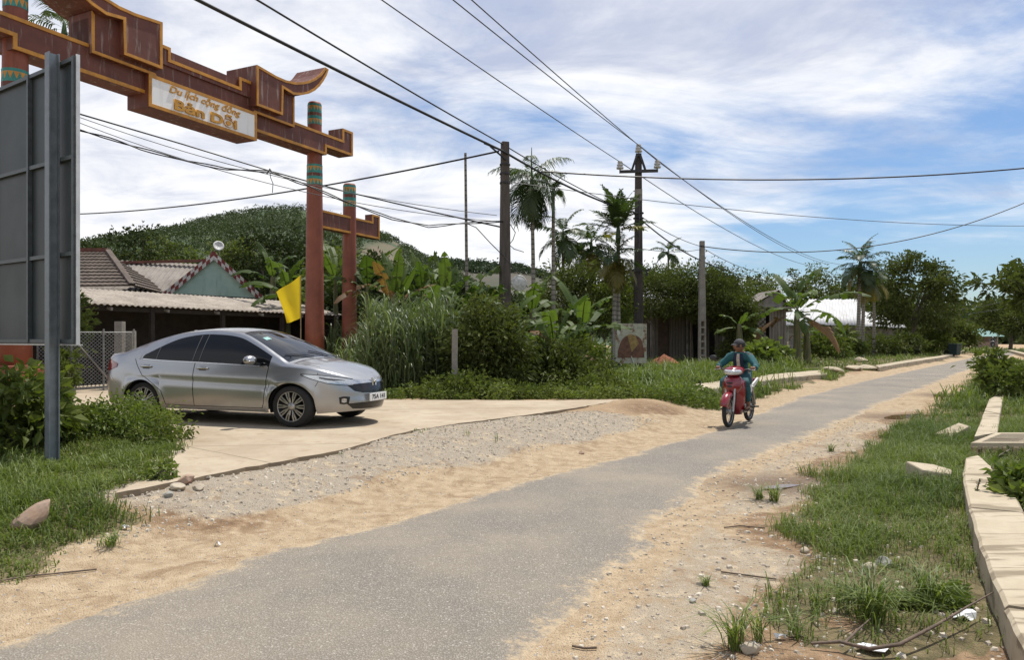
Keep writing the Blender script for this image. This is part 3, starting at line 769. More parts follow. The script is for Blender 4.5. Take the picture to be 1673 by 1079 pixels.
b = MB(); flat(b, [(-.12*sw,zc+sh*.2),(0,zc+sh*.235),(.13*sw,zc+sh*.2),(.25*sw,zc-.0),(.02,zc-sh*.22)], -.0225); b.build('painted_wedge', M_RYL, sg)
b = MB(); b.bar((.0,-.04,zc-sh*.32),(.17,-.05,zc-sh*.62),.05,.03); b.build('broken_strip', M_FAD, sg)
b = MB(); flat(b, [(-.41*sw+.05*sw*math.cos(a),zc+sh*.28+.075*sh*math.sin(a)) for a in np.linspace(0,2*PI,14)[:-1]], -.016); b.build('round_emblem', M_FAD, sg)
b = MB()
for k in range(4): flat(b, [(sw*(.2+.06*k),zc+sh*.36),(sw*(.235+.06*k),zc+sh*.36),(sw*(.235+.06*k),zc+sh*.42),(sw*(.2+.06*k),zc+sh*.42)], -.016)
b.build('faded_letter', M_FAG, sg)
for sx in (-.38,.38):
    b = MB(); b.box((sx*sw,.05,(zc+sh/2)/2), (.06,.05,zc+sh/2-.03)); b.build('sign_post', M_IRON, sg)

# ============================================================ yellow flag
t = NT('yellow_cloth'); p = t.obj(); c = t.mix(t.ramp(t.noise(3,3,p),.3,.7), (.62,.44,.008), (.72,.53,.015)); t.out(c, .75)
tr = t.n('ShaderNodeBsdfTranslucent'); tr.inputs[0].default_value = (.8,.6,.02,1); mx = t.n('ShaderNodeMixShader'); mx.inputs[0].default_value = .35; t.l(t.b.outputs[0], mx.inputs[1]); t.l(tr.outputs[0], mx.inputs[2]); t.l(mx.outputs[0], t.o.inputs[0])
YF = 17.0; fl = thing('flag', 'plain yellow flag hanging limp from a thin pole beside the right gate column', 'flag', (at(491,0,YF).x,YF,0))
fo = Vector((at(491,0,YF).x,YF,0))
b = MB(); b.tube([(0,.02,.15),(.0,.02,at(491,450,YF).z)], .014, 6); b.build('flagpole', plain('bamboo',(.22,.16,.09),.7,.2,8), fl)
cor = [at(491,450,YF)-fo, at(450,477,YF)-fo, at(467,528,YF)-fo, at(491,520,YF)-fo]
nU, nV = 12, 12; vs = []; fs = []
for j in range(nV+1):
    for i in range(nU+1):
        a, c_ = i/nU, j/nV
        q = (cor[0]*(1-a)+cor[1]*a)*(1-c_)+(cor[3]*(1-a)+cor[2]*a)*c_
        q = q+Vector((.02*math.sin(c_*PI)*a, .09*math.sin(a*7+c_*2.2)*a+.04*math.sin(c_*5+a*3)*a, -.02*math.sin(a*PI)))
        vs.append(q)
for j in range(nV):
    for i in range(nU): fs.append((j*(nU+1)+i, j*(nU+1)+i+1, (j+1)*(nU+1)+i+1, (j+1)*(nU+1)+i))
b = MB(); b.add(vs, fs, 0, True); b.build('flag_cloth', t.m, fl)

# ============================================================ kerbs, drain, stones
t = NT('kerb_concrete'); p = t.pos(); n1 = t.noise(2.2,7,p,.7,.4); n2_ = t.noise(24,5,p,.7)
c = t.mix(t.ramp(n1,.3,.7), (.36,.30,.21), (.46,.395,.29)); c = t.mix(t.math('MULTIPLY', t.ramp(n1,.56,.72), .7), c, (.23,.18,.12)); c = t.mix(t.math('MULTIPLY', t.ramp(n2_,.62,.8), .35), c, (.17,.135,.095))
ws = t.math('ADD', t.noise(1,4,t.scale(p,(.9,5,5)),.6,.8), 0)
c = t.mix(t.math('MULTIPLY', t.ramp(ws,.54,.62), .75), c, (.17,.135,.09))
M_KB = t.out(c, .9, t.bump(t.math('ADD', n2_, n1), .35, .012), 0, .25)
def kerb_run(left, right, ztop, depth, label0, cat='kerb', seg=None, gap=.006, labels=None, jz=.004):
    """kerb blocks between two edge polylines (world xy)"""
    nseg = len(left)-1; rr = random.Random(5)
    for i in range(nseg):
        a0, a1 = Vector(left[i]), Vector(left[i+1]); c0, c1 = Vector(right[i]), Vector(right[i+1])
        m = 5; vs = []
        dz = rr.uniform(-jz, jz); tl = rr.uniform(-jz, jz)
        L = (a1-a0).length; g = gap/max(L,.1)
        L_ = [a0.lerp(a1, g+(1-2*g)*k/m) for k in range(m+1)]; R_ = [c0.lerp(c1, g+(1-2*g)*k/m) for k in range(m+1)]
        b = MB(); n = m+1; ch = .018
        rows = []
        for k in range(n):
            u = (R_[k]-L_[k]); w_ = u.length; u = u/w_
            z = ztop+dz+tl*(k/m-.5)+.004*math.sin(k*2.3+i)
            q = .012*(rr.random()-.5)
            prof = [(L_[k],z-depth),(L_[k]+u*q,z-ch),(L_[k]+u*(ch+q),z),(R_[k]-u*ch,z),(R_[k],z-ch),(R_[k],z-depth)]
            rows.append([Vector((pp.x,pp.y,zz)) for pp,zz in prof])
        vs = [v for r_ in rows for v in r_]; fs = []
        for k in range(m):
            for j in range(5): fs.append((k*6+j, k*6+j+1, (k+1)*6+j+1, (k+1)*6+j))
        fs += [tuple(range(5,-1,-1)), tuple(m*6+j for j in range(6))]
        b.add(vs, fs); o = b.build('kerb_block', M_KB)
        tag(o, labels[i] if labels else label0, cat, label0)
def kz(px, py, z): 
    Y = F*(EYE-z)/(py-YH); return ((px-CX)/F*Y, Y)
zK = .23
Lp = [(1577,749),(1573,777),(1583,830),(1602,893),(1640,990),(1690,1095),(1800,1300)]; Rp = [(1627,738),(1633,782),(1655,818),(1690,868),(1760,940),(1880,1050),(2100,1250)]
Lw = [kz(*q,zK) for q in Lp]; Rw = [kz(*q,zK) for q in Rp]
# keep the width even
for i in range(len(Rw)):
    a = Vector(Lw[i]); u = (Vector(Rw[i])-a); u.normalize(); 
    Rw[i] = tuple(a+u*(.37 if i else .34))
tl_ = [(Vector(Lw[min(i+1,len(Lw)-1)])-Vector(Lw[max(i-1,0)])).normalized() for i in range(len(Lw))]
Rw = [tuple(Vector(Lw[i])+Vector((-tl_[i].y, tl_[i].x))*(.36)) if i else Rw[0] for i in range(len(Lw))]
kerb_run(Lw, Rw, zK, .34, 'blocks of the pale kerb at the right', labels=['kerb block butting against the slotted drain cover','curving kerb block, second from the drain cover','kerb block with the dangling weed, third from the drain cover','long kerb block at right frame edge','pale kerb block in the bottom right corner','nearest kerb block, beyond the bottom edge'])
zK2 = .20
L2 = [kz(*q,zK2) for q in [(1591,714),(1608,672),(1616,653),(1643,634)]]; R2 = [kz(*q,zK2) for q in [(1630,707),(1634,677),(1639,650),(1656,633)]]
kerb_run(L2, R2, zK2, .3, 'kerb blocks beyond the drain cover', labels=['mossy kerb block just beyond the drain cover','middle kerb block beyond the drain cover','last kerb block before the leafy bush'])
# left side kerb
zk = .24
LKP = []
n0, n1_ = [(1125,642),(1237,624),(1297,616),(1352,611)], [(1112,631.5),(1228,615.5),(1290,609),(1343,604.5)]
LKP.append([kz(a-6,b_+7,zk) for a,b_ in n0]+[kz(*q,zk) for q in n1_[::-1]])
kerb_run([kz(*q,zk) for q in n0], [kz(*q,zk) for q in n1_], zk, .3, 'kerb blocks along the far verge', labels=['long clean kerb slab with a square cut end behind the motorbike','kerb slab right of the rider, second along the verge','kerb slab before the broken stones on the far verge'])
n0, n1_ = [(1436,600.5),(1480,593),(1540,584),(1578,573.5)], [(1430,597.5),(1474,590),(1534,582),(1574,572.5)]
LKP.append([kz(a-6,b_+7,zk) for a,b_ in n0]+[kz(*q,zk) for q in n1_[::-1]])
kerb_run([kz(*q,zk) for q in n0], [kz(*q,zk) for q in n1_], zk, .3, 'kerb blocks along the far verge', labels=['kerb slab just past the broken stones','kerb slab before the green bins','farthest kerb slab by the green bins'])
b = MB()
pts = [kz(px,py,.2) for px,py in [(1590,571.5),(1620,569.5),(1650,573),(1690,583),(1760,600)]]
for a, c_ in zip(pts[:-1], pts[1:]): b.bar((*a,.1),(*c_,.1),.45,.3)
tag(b.build('kerb_block', M_KB), 'far pale kerb curving round the road bend', 'kerb')
def boulder(name, c, r, label, cat, mat, rz=0, seed=1, flat_=1, tilt=(0,0), group=None, cuts=9):
    rr = random.Random(seed); bm = bmesh.new(); bmesh.ops.create_icosphere(bm, subdivisions=3, radius=1)
    planes = []
    for k in range(cuts):
        d = Vector((rr.gauss(0,1),rr.gauss(0,1),rr.gauss(0,.8))).normalized(); planes.append((d, rr.uniform(.55,.85)))
    for v in bm.verts:
        for d, h in planes:
            e = v.co.dot(d)-h
            if e > 0: v.co -= d*e*.9
        v.co += v.co*(float(vnoise(v.co.x*2+seed,v.co.y*2+v.co.z*1.7,.5,seed))-.5)*.12
        v.co = Vector((v.co.x*r[0],v.co.y*r[1],v.co.z*r[2]))
    me = bpy.data.meshes.new(name); bm.to_mesh(me); bm.free(); me.materials.append(mat)
    for p_ in me.polygons: p_.use_smooth = False
    o = link(name, me); o.location = c; o.rotation_euler = (tilt[0],tilt[1],rz); return tag(o, label, cat, group)
t = NT('red_tan_stone'); p = t.obj(); c = t.mix(t.ramp(t.noise(4,6,p,.7),.3,.7), (.36,.24,.16), (.30,.22,.17)); c = t.mix(t.ramp(t.n('ShaderNodeSeparateXYZ').outputs[0],0,1), c, c)
c = t.mix(t.ramp(t.noise(2.5,4,p,.6),.56,.66), c, (.36,.095,.055)); M_ST1 = t.out(c, .85, t.bump(t.noise(20,5,p), .4, .01))
t = NT('pale_stone'); p = t.obj(); c = t.mix(t.ramp(t.noise(5,6,p,.7),.3,.7), (.34,.29,.22), (.47,.40,.30)); M_ST2 = t.out(c, .9, t.bump(t.noise(25,5,p), .4, .01))
t = NT('grey_stone'); p = t.obj(); c = t.mix(t.ramp(t.noise(5,6,p,.7),.3,.7), (.24,.235,.21), (.36,.35,.31)); M_ST3 = t.out(c, .9, t.bump(t.noise(25,5,p), .4, .01))
p = gnd(50,866); boulder('boulder', p+Vector((0,0,.07)), (.095,.19,.09), 'tan and red boulder leaning in the grass at left', 'rock', M_ST1, -.6, 4, tilt=(.75,.15))
# square cut concrete lump in the right grass
p = gnd(1520,790)
b = MB(); b.prism([(-.22,-.12),(.04,-.2),(.26,.0),(.2,.18),(-.12,.22)], lambda x,y: (x,y,.16+.12*x*-.6+.25*y*.3), lambda x,y: (x*1.05,y*1.05,-.1))
o = b.build('concrete_lump', M_KB, bevel=.015); o.location = p; o.rotation_euler = (.05,.05,.25); tag(o, 'square broken lump of concrete lying in the right hand grass', 'rubble')
p = gnd(1556,716); b = MB(); b.prism([(-.2,-.14),(.2,-.12),(.26,.12),(-.18,.16)], lambda x,y: (x,y,.12+x*.35), lambda x,y: (x*1.03,y,-.15+x*.2))
o = b.build('concrete_lump', M_KB, bevel=.012); o.location = p; o.rotation_euler = (0,0,.3); tag(o, 'mossy tilted kerb fragment in the grass left of the far kerb', 'rubble')
# drain cover
q0_ = Vector((*kz(1586,724,.25),0)); dc = thing('drain_cover', 'slotted pale concrete drain cover between the two right kerbs', 'drain cover', q0_)
uu = Vector((1,-.02,0)); vv = Vector((.70,.72,0)); Ld = 2.0; Dd = 1.36
def cv(x, y): return uu*x+vv*y
def slat(b, x0, x1, y0, y1, z0, z1, ms=0): 
    p = [cv(x0,y0),cv(x1,y0),cv(x1,y1),cv(x0,y1)]; b.add([v+Vector((0,0,z0)) for v in p]+[v+Vector((0,0,z1)) for v in p], [(3,2,1,0),(4,5,6,7)]); b.add(b.v[-8:], [(i,(i+1)%4,4+(i+1)%4,4+i) for i in range(4)], ms)
M_SLOT = plain('slot_shade', (.07,.055,.04), .9, .3, 6)  # shade inside the slots, put into the colour of the slat sides
b = MB(); slat(b,0,Ld,0,.12,.17,.25); slat(b,0,Ld,Dd-.12,Dd,.17,.25); slat(b,0,.10,.12,Dd-.12,.17,.25)
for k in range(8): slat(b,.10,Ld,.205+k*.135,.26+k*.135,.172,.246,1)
for k in range(4): slat(b,.52+k*.5,.60+k*.5,.121,Dd-.121,.165,.24)
b.build('grating', [M_KB, M_SLOT], dc)
b = MB(); slat(b,0,Ld,.05,.12,-.05,.168)
for k in range(16): slat(b,.02+k*.125,.09+k*.125,-.03,.05,.02,.20)
slat(b,0.0,.08,.12,Dd,-.05,.168); b.build('toothed_edge', plain('ochre_concrete',(.33,.245,.15),.9,.25,8), dc, bevel=.005)
b = MB(); slat(b,.08,Ld,.12,Dd,-.04,.03); b.build('drain_floor', plain('wet_mud',(.04,.03,.02),.8,.3,6), dc)
# broken slabs on the far verge
for k, (px, py, s, lb) in enumerate([(1365,610,.55,'left of three broken slabs of concrete on the far verge'),(1393,606,.5,'middle one of three broken slabs of concrete on the far verge'),(1418,604,.6,'right of three broken slabs of concrete on the far verge'),(1408,592,.5,'pale block lying in the grass behind the broken slabs')]):
    p = gnd(px,py); boulder('concrete_rubble', p+Vector((0,0,.1)), (s,.42,.16), lb, 'rubble', M_KB, .4+k*.5, 20+k, tilt=(.1,.12-.1*k))
# loose stones
spots = [(290,800,.055,'ochre stone by the small weed at the slab edge',M_ST2),(305,790,.07,'reddish stone behind the ochre one at the slab edge',M_ST1),(325,800,.045,'pale stone right of the small weed',M_ST2),(275,812,.04,'small grey stone below the small weed',M_ST3),(1447,925,.055,'grey stone in the thin right grass, larger of a pair',M_ST3),(1420,930,.04,'pale stone in the thin right grass, smaller of a pair',M_ST2),(1315,903,.035,'white stone on the brown soil right of the road',M_ST2),(1225,1067,.045,'white lump of rubble at the bottom edge of the right verge',M_ST2),(1272,766,.03,'stone on the bare soil beyond the near puddle',M_ST2),(1395,741,.04,'flat tan stone on the sandy patch beside the right grass',M_ST2),(1132,985,.02,'small dark stone on the sandy shoulder',M_ST3),(950,742,.04,'dark clod on the sand beside the gravel',M_ST1),(1290,618,.0,'',None)]
for k, (px, py, r, lb, m) in enumerate(spots):
    if m is None: continue
    p = gnd(px,py); boulder('stone', p+Vector((0,0,r*.35)), (r*1.3,r,r*.8), lb, 'stone', m, k*1.3, 40+k)
# scattered gravel stones: too many to count
V = []; Qs = []; T = []
def stones(poly_fn, n, rmin, rmax, box):
    cx_ = np.random.default_rng(int(n)).uniform(box[0],box[1],n*14); cy_ = np.random.default_rng(int(n)+1).uniform(box[2],box[3],n*14); ok = poly_fn(cx_,cy_); cx_, cy_ = cx_[ok][:n], cy_[ok][:n]; cz_ = hgt(cx_,cy_)
    for x, y, z in zip(cx_.tolist(), cy_.tolist(), cz_.tolist()):
        r = rmin+(rmax-rmin)*random.random()**3; b0 = len(V)
        a = random.random()*6.28; ca, sa = math.cos(a), math.sin(a); tt = random.random()
        for (dx,dy,dz) in ((-1,-.7,-.4),(1,-.6,-.4),(.8,.8,-.4),(-.9,.7,-.4),(-.6,-.4,.5),(.5,-.5,.6),(.6,.4,.45),(-.5,.5,.6)):
            dx *= r*random.uniform(.7,1.2); dy *= r*random.uniform(.7,1.2); dz *= r*random.uniform(.6,1.1)
            V.append((x+dx*ca-dy*sa, y+dx*sa+dy*ca, z+dz+r*.1)); T.append(tt)
        for q in ((4,5,6,7),(0,1,5,4),(1,2,6,5),(2,3,7,6),(3,0,4,7)): Qs.append([b0+i for i in q])
def near_left(x,y):
    d = (xl(y)-x)*.82; return (d > .9)&(d < 3.0)&~grassmask(x,y)&~inpoly(x,y,poly)
def near_right(x,y):
    e = (x-xr(y))*.82; return (e > -.1)&(e < 1.3)
def soil_right(x,y):
    e = (x-xr(y))*.82; return (e > .5)&(e < 2.8)&(y < 9)
stones(near_left, 3600, .006, .024, (-5,3,5,13)); stones(near_right, 2600, .005, .020, (-.5,7,3.4,14)); stones(soil_right, 900, .006, .03, (.6,5.5,3.4,9))
t = NT('gravel'); a = t.attr('tint'); c = t.mix(a, (.26,.22,.17), (.56,.50,.40)); t.out(c, .9)
tag(npmesh('gravel', V, Qs, t.m, tint=T), 'loose pale gravel along both road shoulders', 'gravel', kind='stuff')
# fallen branch, twigs, litter
M_TW = plain('dead_wood', (.12,.085,.06), .85, .3, 20, bump=.3)
def gl(px, py, dz=.02): return gnd(px,py)+Vector((0,0,dz))
b = MB(); b.tube([gl(1325,1062,.03), gl(1372,1066,.05), gl(1420,1078,.05), gl(1470,1074,.06), gl(1530,1048,.08), gl(1580,1024,.1), gl(1625,1003,.12)], [.007,.009,.010,.010,.008,.006,.003], 7)
br_ = tag(b.build('fallen_branch', M_TW), 'long bare fallen branch lying across the bottom right corner', 'branch')
b = MB(); b.tube([gl(1380,1068,.05), gl(1400,1054,.07), gl(1422,1040,.09)], [.008,.006,.003], 6); b.build('side_twig', M_TW, br_)
for k, (pts, lb) in enumerate([([(0,953),(50,945),(100,940),(158,934)],'long thin twig lying on the sand at left'),([(1183,865),(1210,862),(1250,866)],'thin twig across the sandy right shoulder'),([(1178,938),(1230,945),(1268,950)],'bent twig on the brown soil right of the road'),([(935,1060),(955,1064),(975,1063)],'short dark stick on the bottom edge of the asphalt'),([(1290,1046),(1306,1043),(1320,1048)],'curled dark leaf stalk on the soil at bottom right')]):
    b = MB(); b.tube([gl(*q,.012) for q in pts], [.006]*len(pts), 5); tag(b.build('twig', M_TW), lb, 'twig')
M_LIT = plain('litter_plastic', (.68,.69,.70), .45, .15, 10)
def litter(px, py, r, lb, seed, name='plastic_scrap'):
    rr = random.Random(seed); p = gnd(px,py); b = MB(); n = 9
    vs = [Vector((0,0,.03))]+[Vector((r*rr.uniform(.6,1.2)*math.cos(2*PI*k/n), .6*r*rr.uniform(.6,1.2)*math.sin(2*PI*k/n), rr.uniform(.0,.045))) for k in range(n)]
    vs2 = [v-Vector((0,0,.004)) for v in vs]
    b.add([v+p for v in vs]+[v+p for v in vs2], [(0,1+k,1+(k+1)%n) for k in range(n)]+[(n+1,n+2+(k+1)%n,n+2+k) for k in range(n)]+[(1+k,n+2+k,n+2+(k+1)%n,1+(k+1)%n) for k in range(n)])
    tag(b.build(name, M_LIT), lb, 'litter')
litter(1432,1066,.10,'crumpled white plastic sheet beside the fallen branch',3); litter(1232,1062,.04,'white scrap at the foot of a grass tuft, bottom edge',4); litter(1575,1012,.07,'grey plastic scrap under the kerb at bottom right',5); litter(205,866,.03,'pale paper scrap on the soil by the left grass',6); litter(355,893,.03,'white paper scrap on the sandy left shoulder',8); litter(1275,1046,.035,'small grey wrapper on the bottom right soil',9)
# ============================================================ red earth heap, bins
t = NT('red_earth'); p = t.pos(); c = t.mix(t.ramp(t.noise(4,6,p,.7),.3,.7), (.19,.062,.028), (.27,.10,.045)); t.out(c, .95, t.bump(t.noise(6,6,p,.7), .8, .1))
cp = at(1085,592,34); cp.z = 0; vs = []; fs = []; n = 28; m = 9; b = MB()
for i in range(m+1):
    r = i/m
    for k in range(n):
        a = 2*PI*k/n; x = cp.x+1.0*r*math.cos(a)*1.15; y = cp.y+.9*r*math.sin(a)
        z = .72*(1-r)**1.1*(1+.3*(float(vnoise(x,y,.3,2))-.5))+gz(x,y)-.05*r
        vs.append((x,y,z))
for i in range(m):
    for k in range(n): fs.append((i*n+k, i*n+(k+1)%n, (i+1)*n+(k+1)%n, (i+1)*n+k))
b.add(vs, fs, 0, True); tag(b.build('earth_heap', t.m), 'small heap of red earth beside the rusty sign', 'earth heap')
M_BIN = plain('bin_green', (.012,.028,.026), .5, .2, 8)
for k, (px, py, Yb, lb) in enumerate([(1560,586,58,'dark green wheeled bin at the road edge, the nearer'),(1551,583,60.5,'dark green wheeled bin at the road edge, half hidden behind the other')]):
    p = at(px,py,Yb); p.z = gz(p.x,p.y); bn = thing('wheeled_bin', lb, 'bin', p, .5, 'green bins by the road')
    b = MB(); taper_box(b, .1, .92, .50, .66, .55, .72); b.build('tub', M_BIN, bn, bevel=.03)
    b = MB(); b.box((0,0,.96), (.72,.8,.06)); b.box((0,.36,1.0), (.5,.08,.05)); b.build('lid', M_BIN, bn, bevel=.02)
    for sx in (-1,1):
        b = MB(); b.lathe([(0,-.03),(.1,-.03),(.1,.03),(0,.03)], (sx*.24,.26,.1), 12, M=Matrix.Rotation(PI/2,3,'Y')); b.build('wheel', M_BLK, bn)
# ============================================================ silver saloon car (x forward, y left, z up)
def herm(pts):
    X_ = np.array([p[0] for p in pts], float); Y_ = np.array([p[1] for p in pts], float)
    m = np.gradient(Y_, X_)
    def f(x):
        x = np.clip(np.asarray(x, float), X_[0], X_[-1]); i = np.clip(np.searchsorted(X_, x)-1, 0, len(X_)-2)
        h = X_[i+1]-X_[i]; tt = (x-X_[i])/h; t2 = tt*tt; t3 = t2*tt
        return (2*t3-3*t2+1)*Y_[i]+(t3-2*t2+tt)*h*m[i]+(-2*t3+3*t2)*Y_[i+1]+(t3-t2)*h*m[i+1]
    return f
ZC = herm([(-2.22,.93),(-2.17,1.02),(-2.1,1.065),(-1.95,1.085),(-1.75,1.115),(-1.5,1.215),(-1.2,1.325),(-.85,1.42),(-.45,1.468),(-.1,1.478),(.15,1.465),(.38,1.425),(.6,1.34),(.85,1.225),(1.1,1.095),(1.27,1.005),(1.36,.985),(1.6,.94),(1.85,.87),(2.02,.80),(2.12,.745),(2.22,.68)])
ZB = herm([(-2.22,.86),(-2.1,.95),(-1.9,.995),(-1.5,.985),(-1.,.955),(-.3,.93),(.4,.905),(1.0,.885),(1.3,.885),(1.6,.855),(1.85,.80),(2.05,.725),(2.22,.64)])
ARCH_R = .347; WX = (1.36,-1.24); WZ = .305
def plan(x):
    x = np.asarray(x, float); p = np.ones_like(x)
    f = np.clip((x-1.)/(2.22-1.),0,1); p = np.where(x > 1., (1-f**2.3)**(1/2.3), p)
    r = np.clip((x+1.1)/(-2.22+1.1),0,1); p = np.where(x < -1.1, (1-r**4)**(1/4.), p)
    return p
def zlow(x):
    z = .205+.03*np.clip((abs(x)-1.75)/.4,0,1)
    for w in WX:
        q = ARCH_R**2-(x-w)**2
        if q > 0: z = max(z, WZ+math.sqrt(q))
    return z
def sidey(z, x):
    """half width of the flank at height z"""
    w = np.interp(z, [.15,.22,.30,.42,.55,.66,.72,.80,.90,1.0], [.775,.80,.822,.838,.846,.849,.842,.828,.802,.765])
    # sculpted crease along the doors, and flared arches
    cz = .74+.03*(-x); w -= .020*math.exp(-((z-(cz-.10))/.045)**2)*(1-min(1,max(0,(abs(x+.1)-1.2)/.5)))
    for wx in WX:
        d = math.hypot(x-wx, z-WZ); w += .020*math.exp(-((d-ARCH_R-.02)/.07)**2)
    return w
NF = 30
ph = np.linspace(0, PI/2, NF)
xf = 1.+(2.22-1.)*np.sin(ph)**(2/2.3); xr_ = -1.1+(-2.22+1.1)*np.sin(ph)**(2/4.)
core = list(np.arange(-1.70,1.80,.022))
xsC = sorted(set([round(float(v),4) for v in list(xf[xf>1.78])+list(xr_[xr_<-1.68])+core]+[-1.285,-1.27,-1.30,-.345,-.225,1.02,.36,.9]))
# thin stations that nearly coincide
keep = [xsC[0]]
for x in xsC[1:-1]:
    if x-keep[-1] > .0012 and xsC[-1]-x > .0006: keep.append(x)
xsC = keep+[xsC[-1]]
N1, N2, N3 = 16, 9, 12; NW = 7
QM = herm([(-2.3,.6),(-1.45,.6),(-1.30,.03),(-1.27,.22),(-1.2,.36),(-1.1,.50),(-.95,.66),(-.75,.80),(-.5,.87),(0,.89),(.4,.885),(.8,.86),(1.0,.84),(2.3,.7)])
def section(x):
    p = float(plan(x)); zb = float(ZB(x)); zc = float(ZC(x)); zl = min(zlow(x), zb-.02)
    pts = []
    for k in range(N1+1):
        z = zl+(zb-zl)*k/N1; pts.append([x, sidey(z,x)*p, z])
    wb = pts[-1][1]
    drop = np.interp(x, [-2.22,-1.8,-1.5,-.3,.5,1.0,1.4,2.22], [.02,.045,.07,.055,.065,.08,.075,.03])
    zp = max(zc-drop, zb+.004)
    lift = zp-zb
    if x > 1.3: yp = wb-.02*p-.35*lift
    else: yp = max(.15*p, wb-(.022+.44*lift+.10*max(0,lift-.25))*min(1,p*1.2))
    qm = float(QM(x))
    for k in range(1,N2+1):
        q = qm*k/NW if k <= NW else qm+(1-qm)*(k-NW)/(N2-NW); bul = .016*math.sin(PI*q)*min(1,lift/.2)
        pts.append([x, wb+(yp-wb)*q+bul, zb+lift*q])
    for k in range(1,N3+1):
        q = 1-k/N3
        e = 2.3
        pts.append([x, yp*q, zc-(zc-zp)*q**e])
    for pt in pts:      # rake of nose and tail
        z = pt[2]
        if x > 1.5:
            b_ = ((x-1.5)/.72)**2
            pt[0] += b_*(-.55*max(0,z-.50)**1.35-.25*max(0,.30-z)+.02*math.exp(-((z-.36)/.07)**2))
        if x < -1.7:
            b_ = ((-1.7-x)/.52)**2
            pt[0] += b_*(.03*max(0,z-.6)+.35*max(0,.42-z)-.03*math.exp(-((z-.95)/.05)**2))
    return pts
S = np.array([section(x) for x in xsC]); ns_, npt = S.shape[:2]
SY = S.copy(); SY[:,:,1] *= -1
V = np.concatenate([S.reshape(-1,3), SY.reshape(-1,3)])
def vid(i, j, side): return side*ns_*npt+i*npt+j
faces = {k: [] for k in ('body','windscreen','rear_screen','side_window_front','side_window_rear','door_pillar','quarter')}
allf = []
R0, R1 = N1, N1+N2
for side in (0,1):
    for i in range(ns_-1):
        xm = .5*(xsC[i]+xsC[i+1])
        lift = S[i,R1,2]-S[i,R0,2]
        for j in range(npt-1):
            q = (vid(i,j,side),vid(i+1,j,side),vid(i+1,j+1,side),vid(i,j+1,side))
            if side == 0: q = q[::-1]
            key = 'body'
            if R0 <= j < R0+NW and -1.285 < xm < 1.0 and lift > .03:
                key = 'door_pillar' if -.345 < xm < -.225 else 'quarter' if xm > .90 else ('side_window_front' if xm > -.225 else 'side_window_rear')
            elif j >= R1+1 and .345 < xm < 1.25: key = 'windscreen'
            elif j >= R1+1 and -1.76 < xm < -.95: key = 'rear_screen'
            if key == 'body' and j == R1-1 and False: key = 'body'
            faces[key].append(q); allf.append(q)
t = NT('silver_paint'); p = t.obj()
fl_ = t.voro(900,p,out='Color'); 
ds = t.n('ShaderNodeSeparateXYZ'); t.l(p, ds.inputs[0])
dust = t.math('MULTIPLY', t.ramp(t.math('ADD', ds.outputs[2], t.math('MULTIPLY_ADD', t.noise(5,5,p,.7), .35, -.17)), .42, .16), .55)
cc = t.mix(dust, (.37,.375,.38), (.29,.235,.17))
M_SIL = t.out(cc, t.math('MULTIPLY_ADD', dust, .4, .30), None, t.math('MULTIPLY_ADD', dust, -.75, .82), .5, .7); t.b.inputs['Coat Roughness'].default_value = .06
t = NT('tinted_glass'); t.out((.004,.0045,.005), .05, None, 0, .28); M_GL = t.m
t = NT('windscreen_glass'); p = t.obj(); t.out((.008,.009,.010), .03, None, 0, .5); M_WS = t.m
M_BP = plain('gloss_black_trim', (.008,.008,.009), .2, .1, 10)
M_SEAL = plain('window_seal_grey', (.10,.10,.10), .4, .1, 9)
M_CHR = plain('chrome', (.62,.62,.61), .24, .05, 10, metal=1)
M_HLG = plain('headlamp_chrome', (.55,.57,.58), .1, .15, 30, metal=.7, coat=1)
M_TLR = plain('tail_lamp_red', (.25,.006,.012), .15, .2, 20, coat=1)
M_TYRE = plain('tyre_rubber', (.018,.0175,.017), .85, .25, 14)
M_RIMD = plain('rim_dark', (.012,.012,.013), .4, .2, 10, metal=.5)
M_RIMS = plain('rim_silver', (.36,.35,.33), .3, .15, 10, metal=.75)
M_WHITE = plain('plate_white', (.72,.72,.70), .5, .1, 10)
uF = Vector((2.54,-.92,0)).normalized(); lF = Vector((-uF.y,uF.x,0))
cF = Vector((-3.12,10.44,0)); orig = cF-uF*1.36*1.04+lF*.80
car = thing('car', 'silver four door saloon car parked on the concrete driveway before the gate', 'car', (orig.x,orig.y,DZ), math.atan2(uF.y,uF.x))
car.scale = (1.04,1,.965)
me_all = bpy.data.meshes.new('tmp'); bvh = BVHTree.FromPolygons([Vector(v) for v in V], allf)
def submesh(key, mat, parent=car, name=None):
    fs = faces[key]
    if not fs: return
    idx = sorted(set(i for f in fs for i in f)); mp = {k:n for n,k in enumerate(idx)}
    me = bpy.data.meshes.new(name or key); me.from_pydata([tuple(V[i]) for i in idx], [], [tuple(mp[i] for i in f) for f in fs]); me.materials.append(mat)
    bm = bmesh.new(); bm.from_mesh(me); bmesh.ops.remove_doubles(bm, verts=bm.verts, dist=.0008)
    bmesh.ops.recalc_face_normals(bm, faces=bm.faces)
    bm.to_mesh(me); bm.free()
    for p_ in me.polygons: p_.use_smooth = True
    return link(name or key, me, parent)
body = submesh('body', M_SIL); ws = submesh('windscreen', M_WS); submesh('rear_screen', M_GL)
def split_side(key, name, mat):
    for sgn in (0,1):
        sub = [f for f in faces[key] if (f[0] >= ns_*npt) == bool(sgn)]
        faces['tmp'] = sub; submesh('tmp', mat, car, name)
split_side('side_window_front','side_window',M_GL); split_side('side_window_rear','side_window',M_GL); split_side('door_pillar','window_pillar',M_GL); split_side('quarter','mirror_triangle',M_GL)
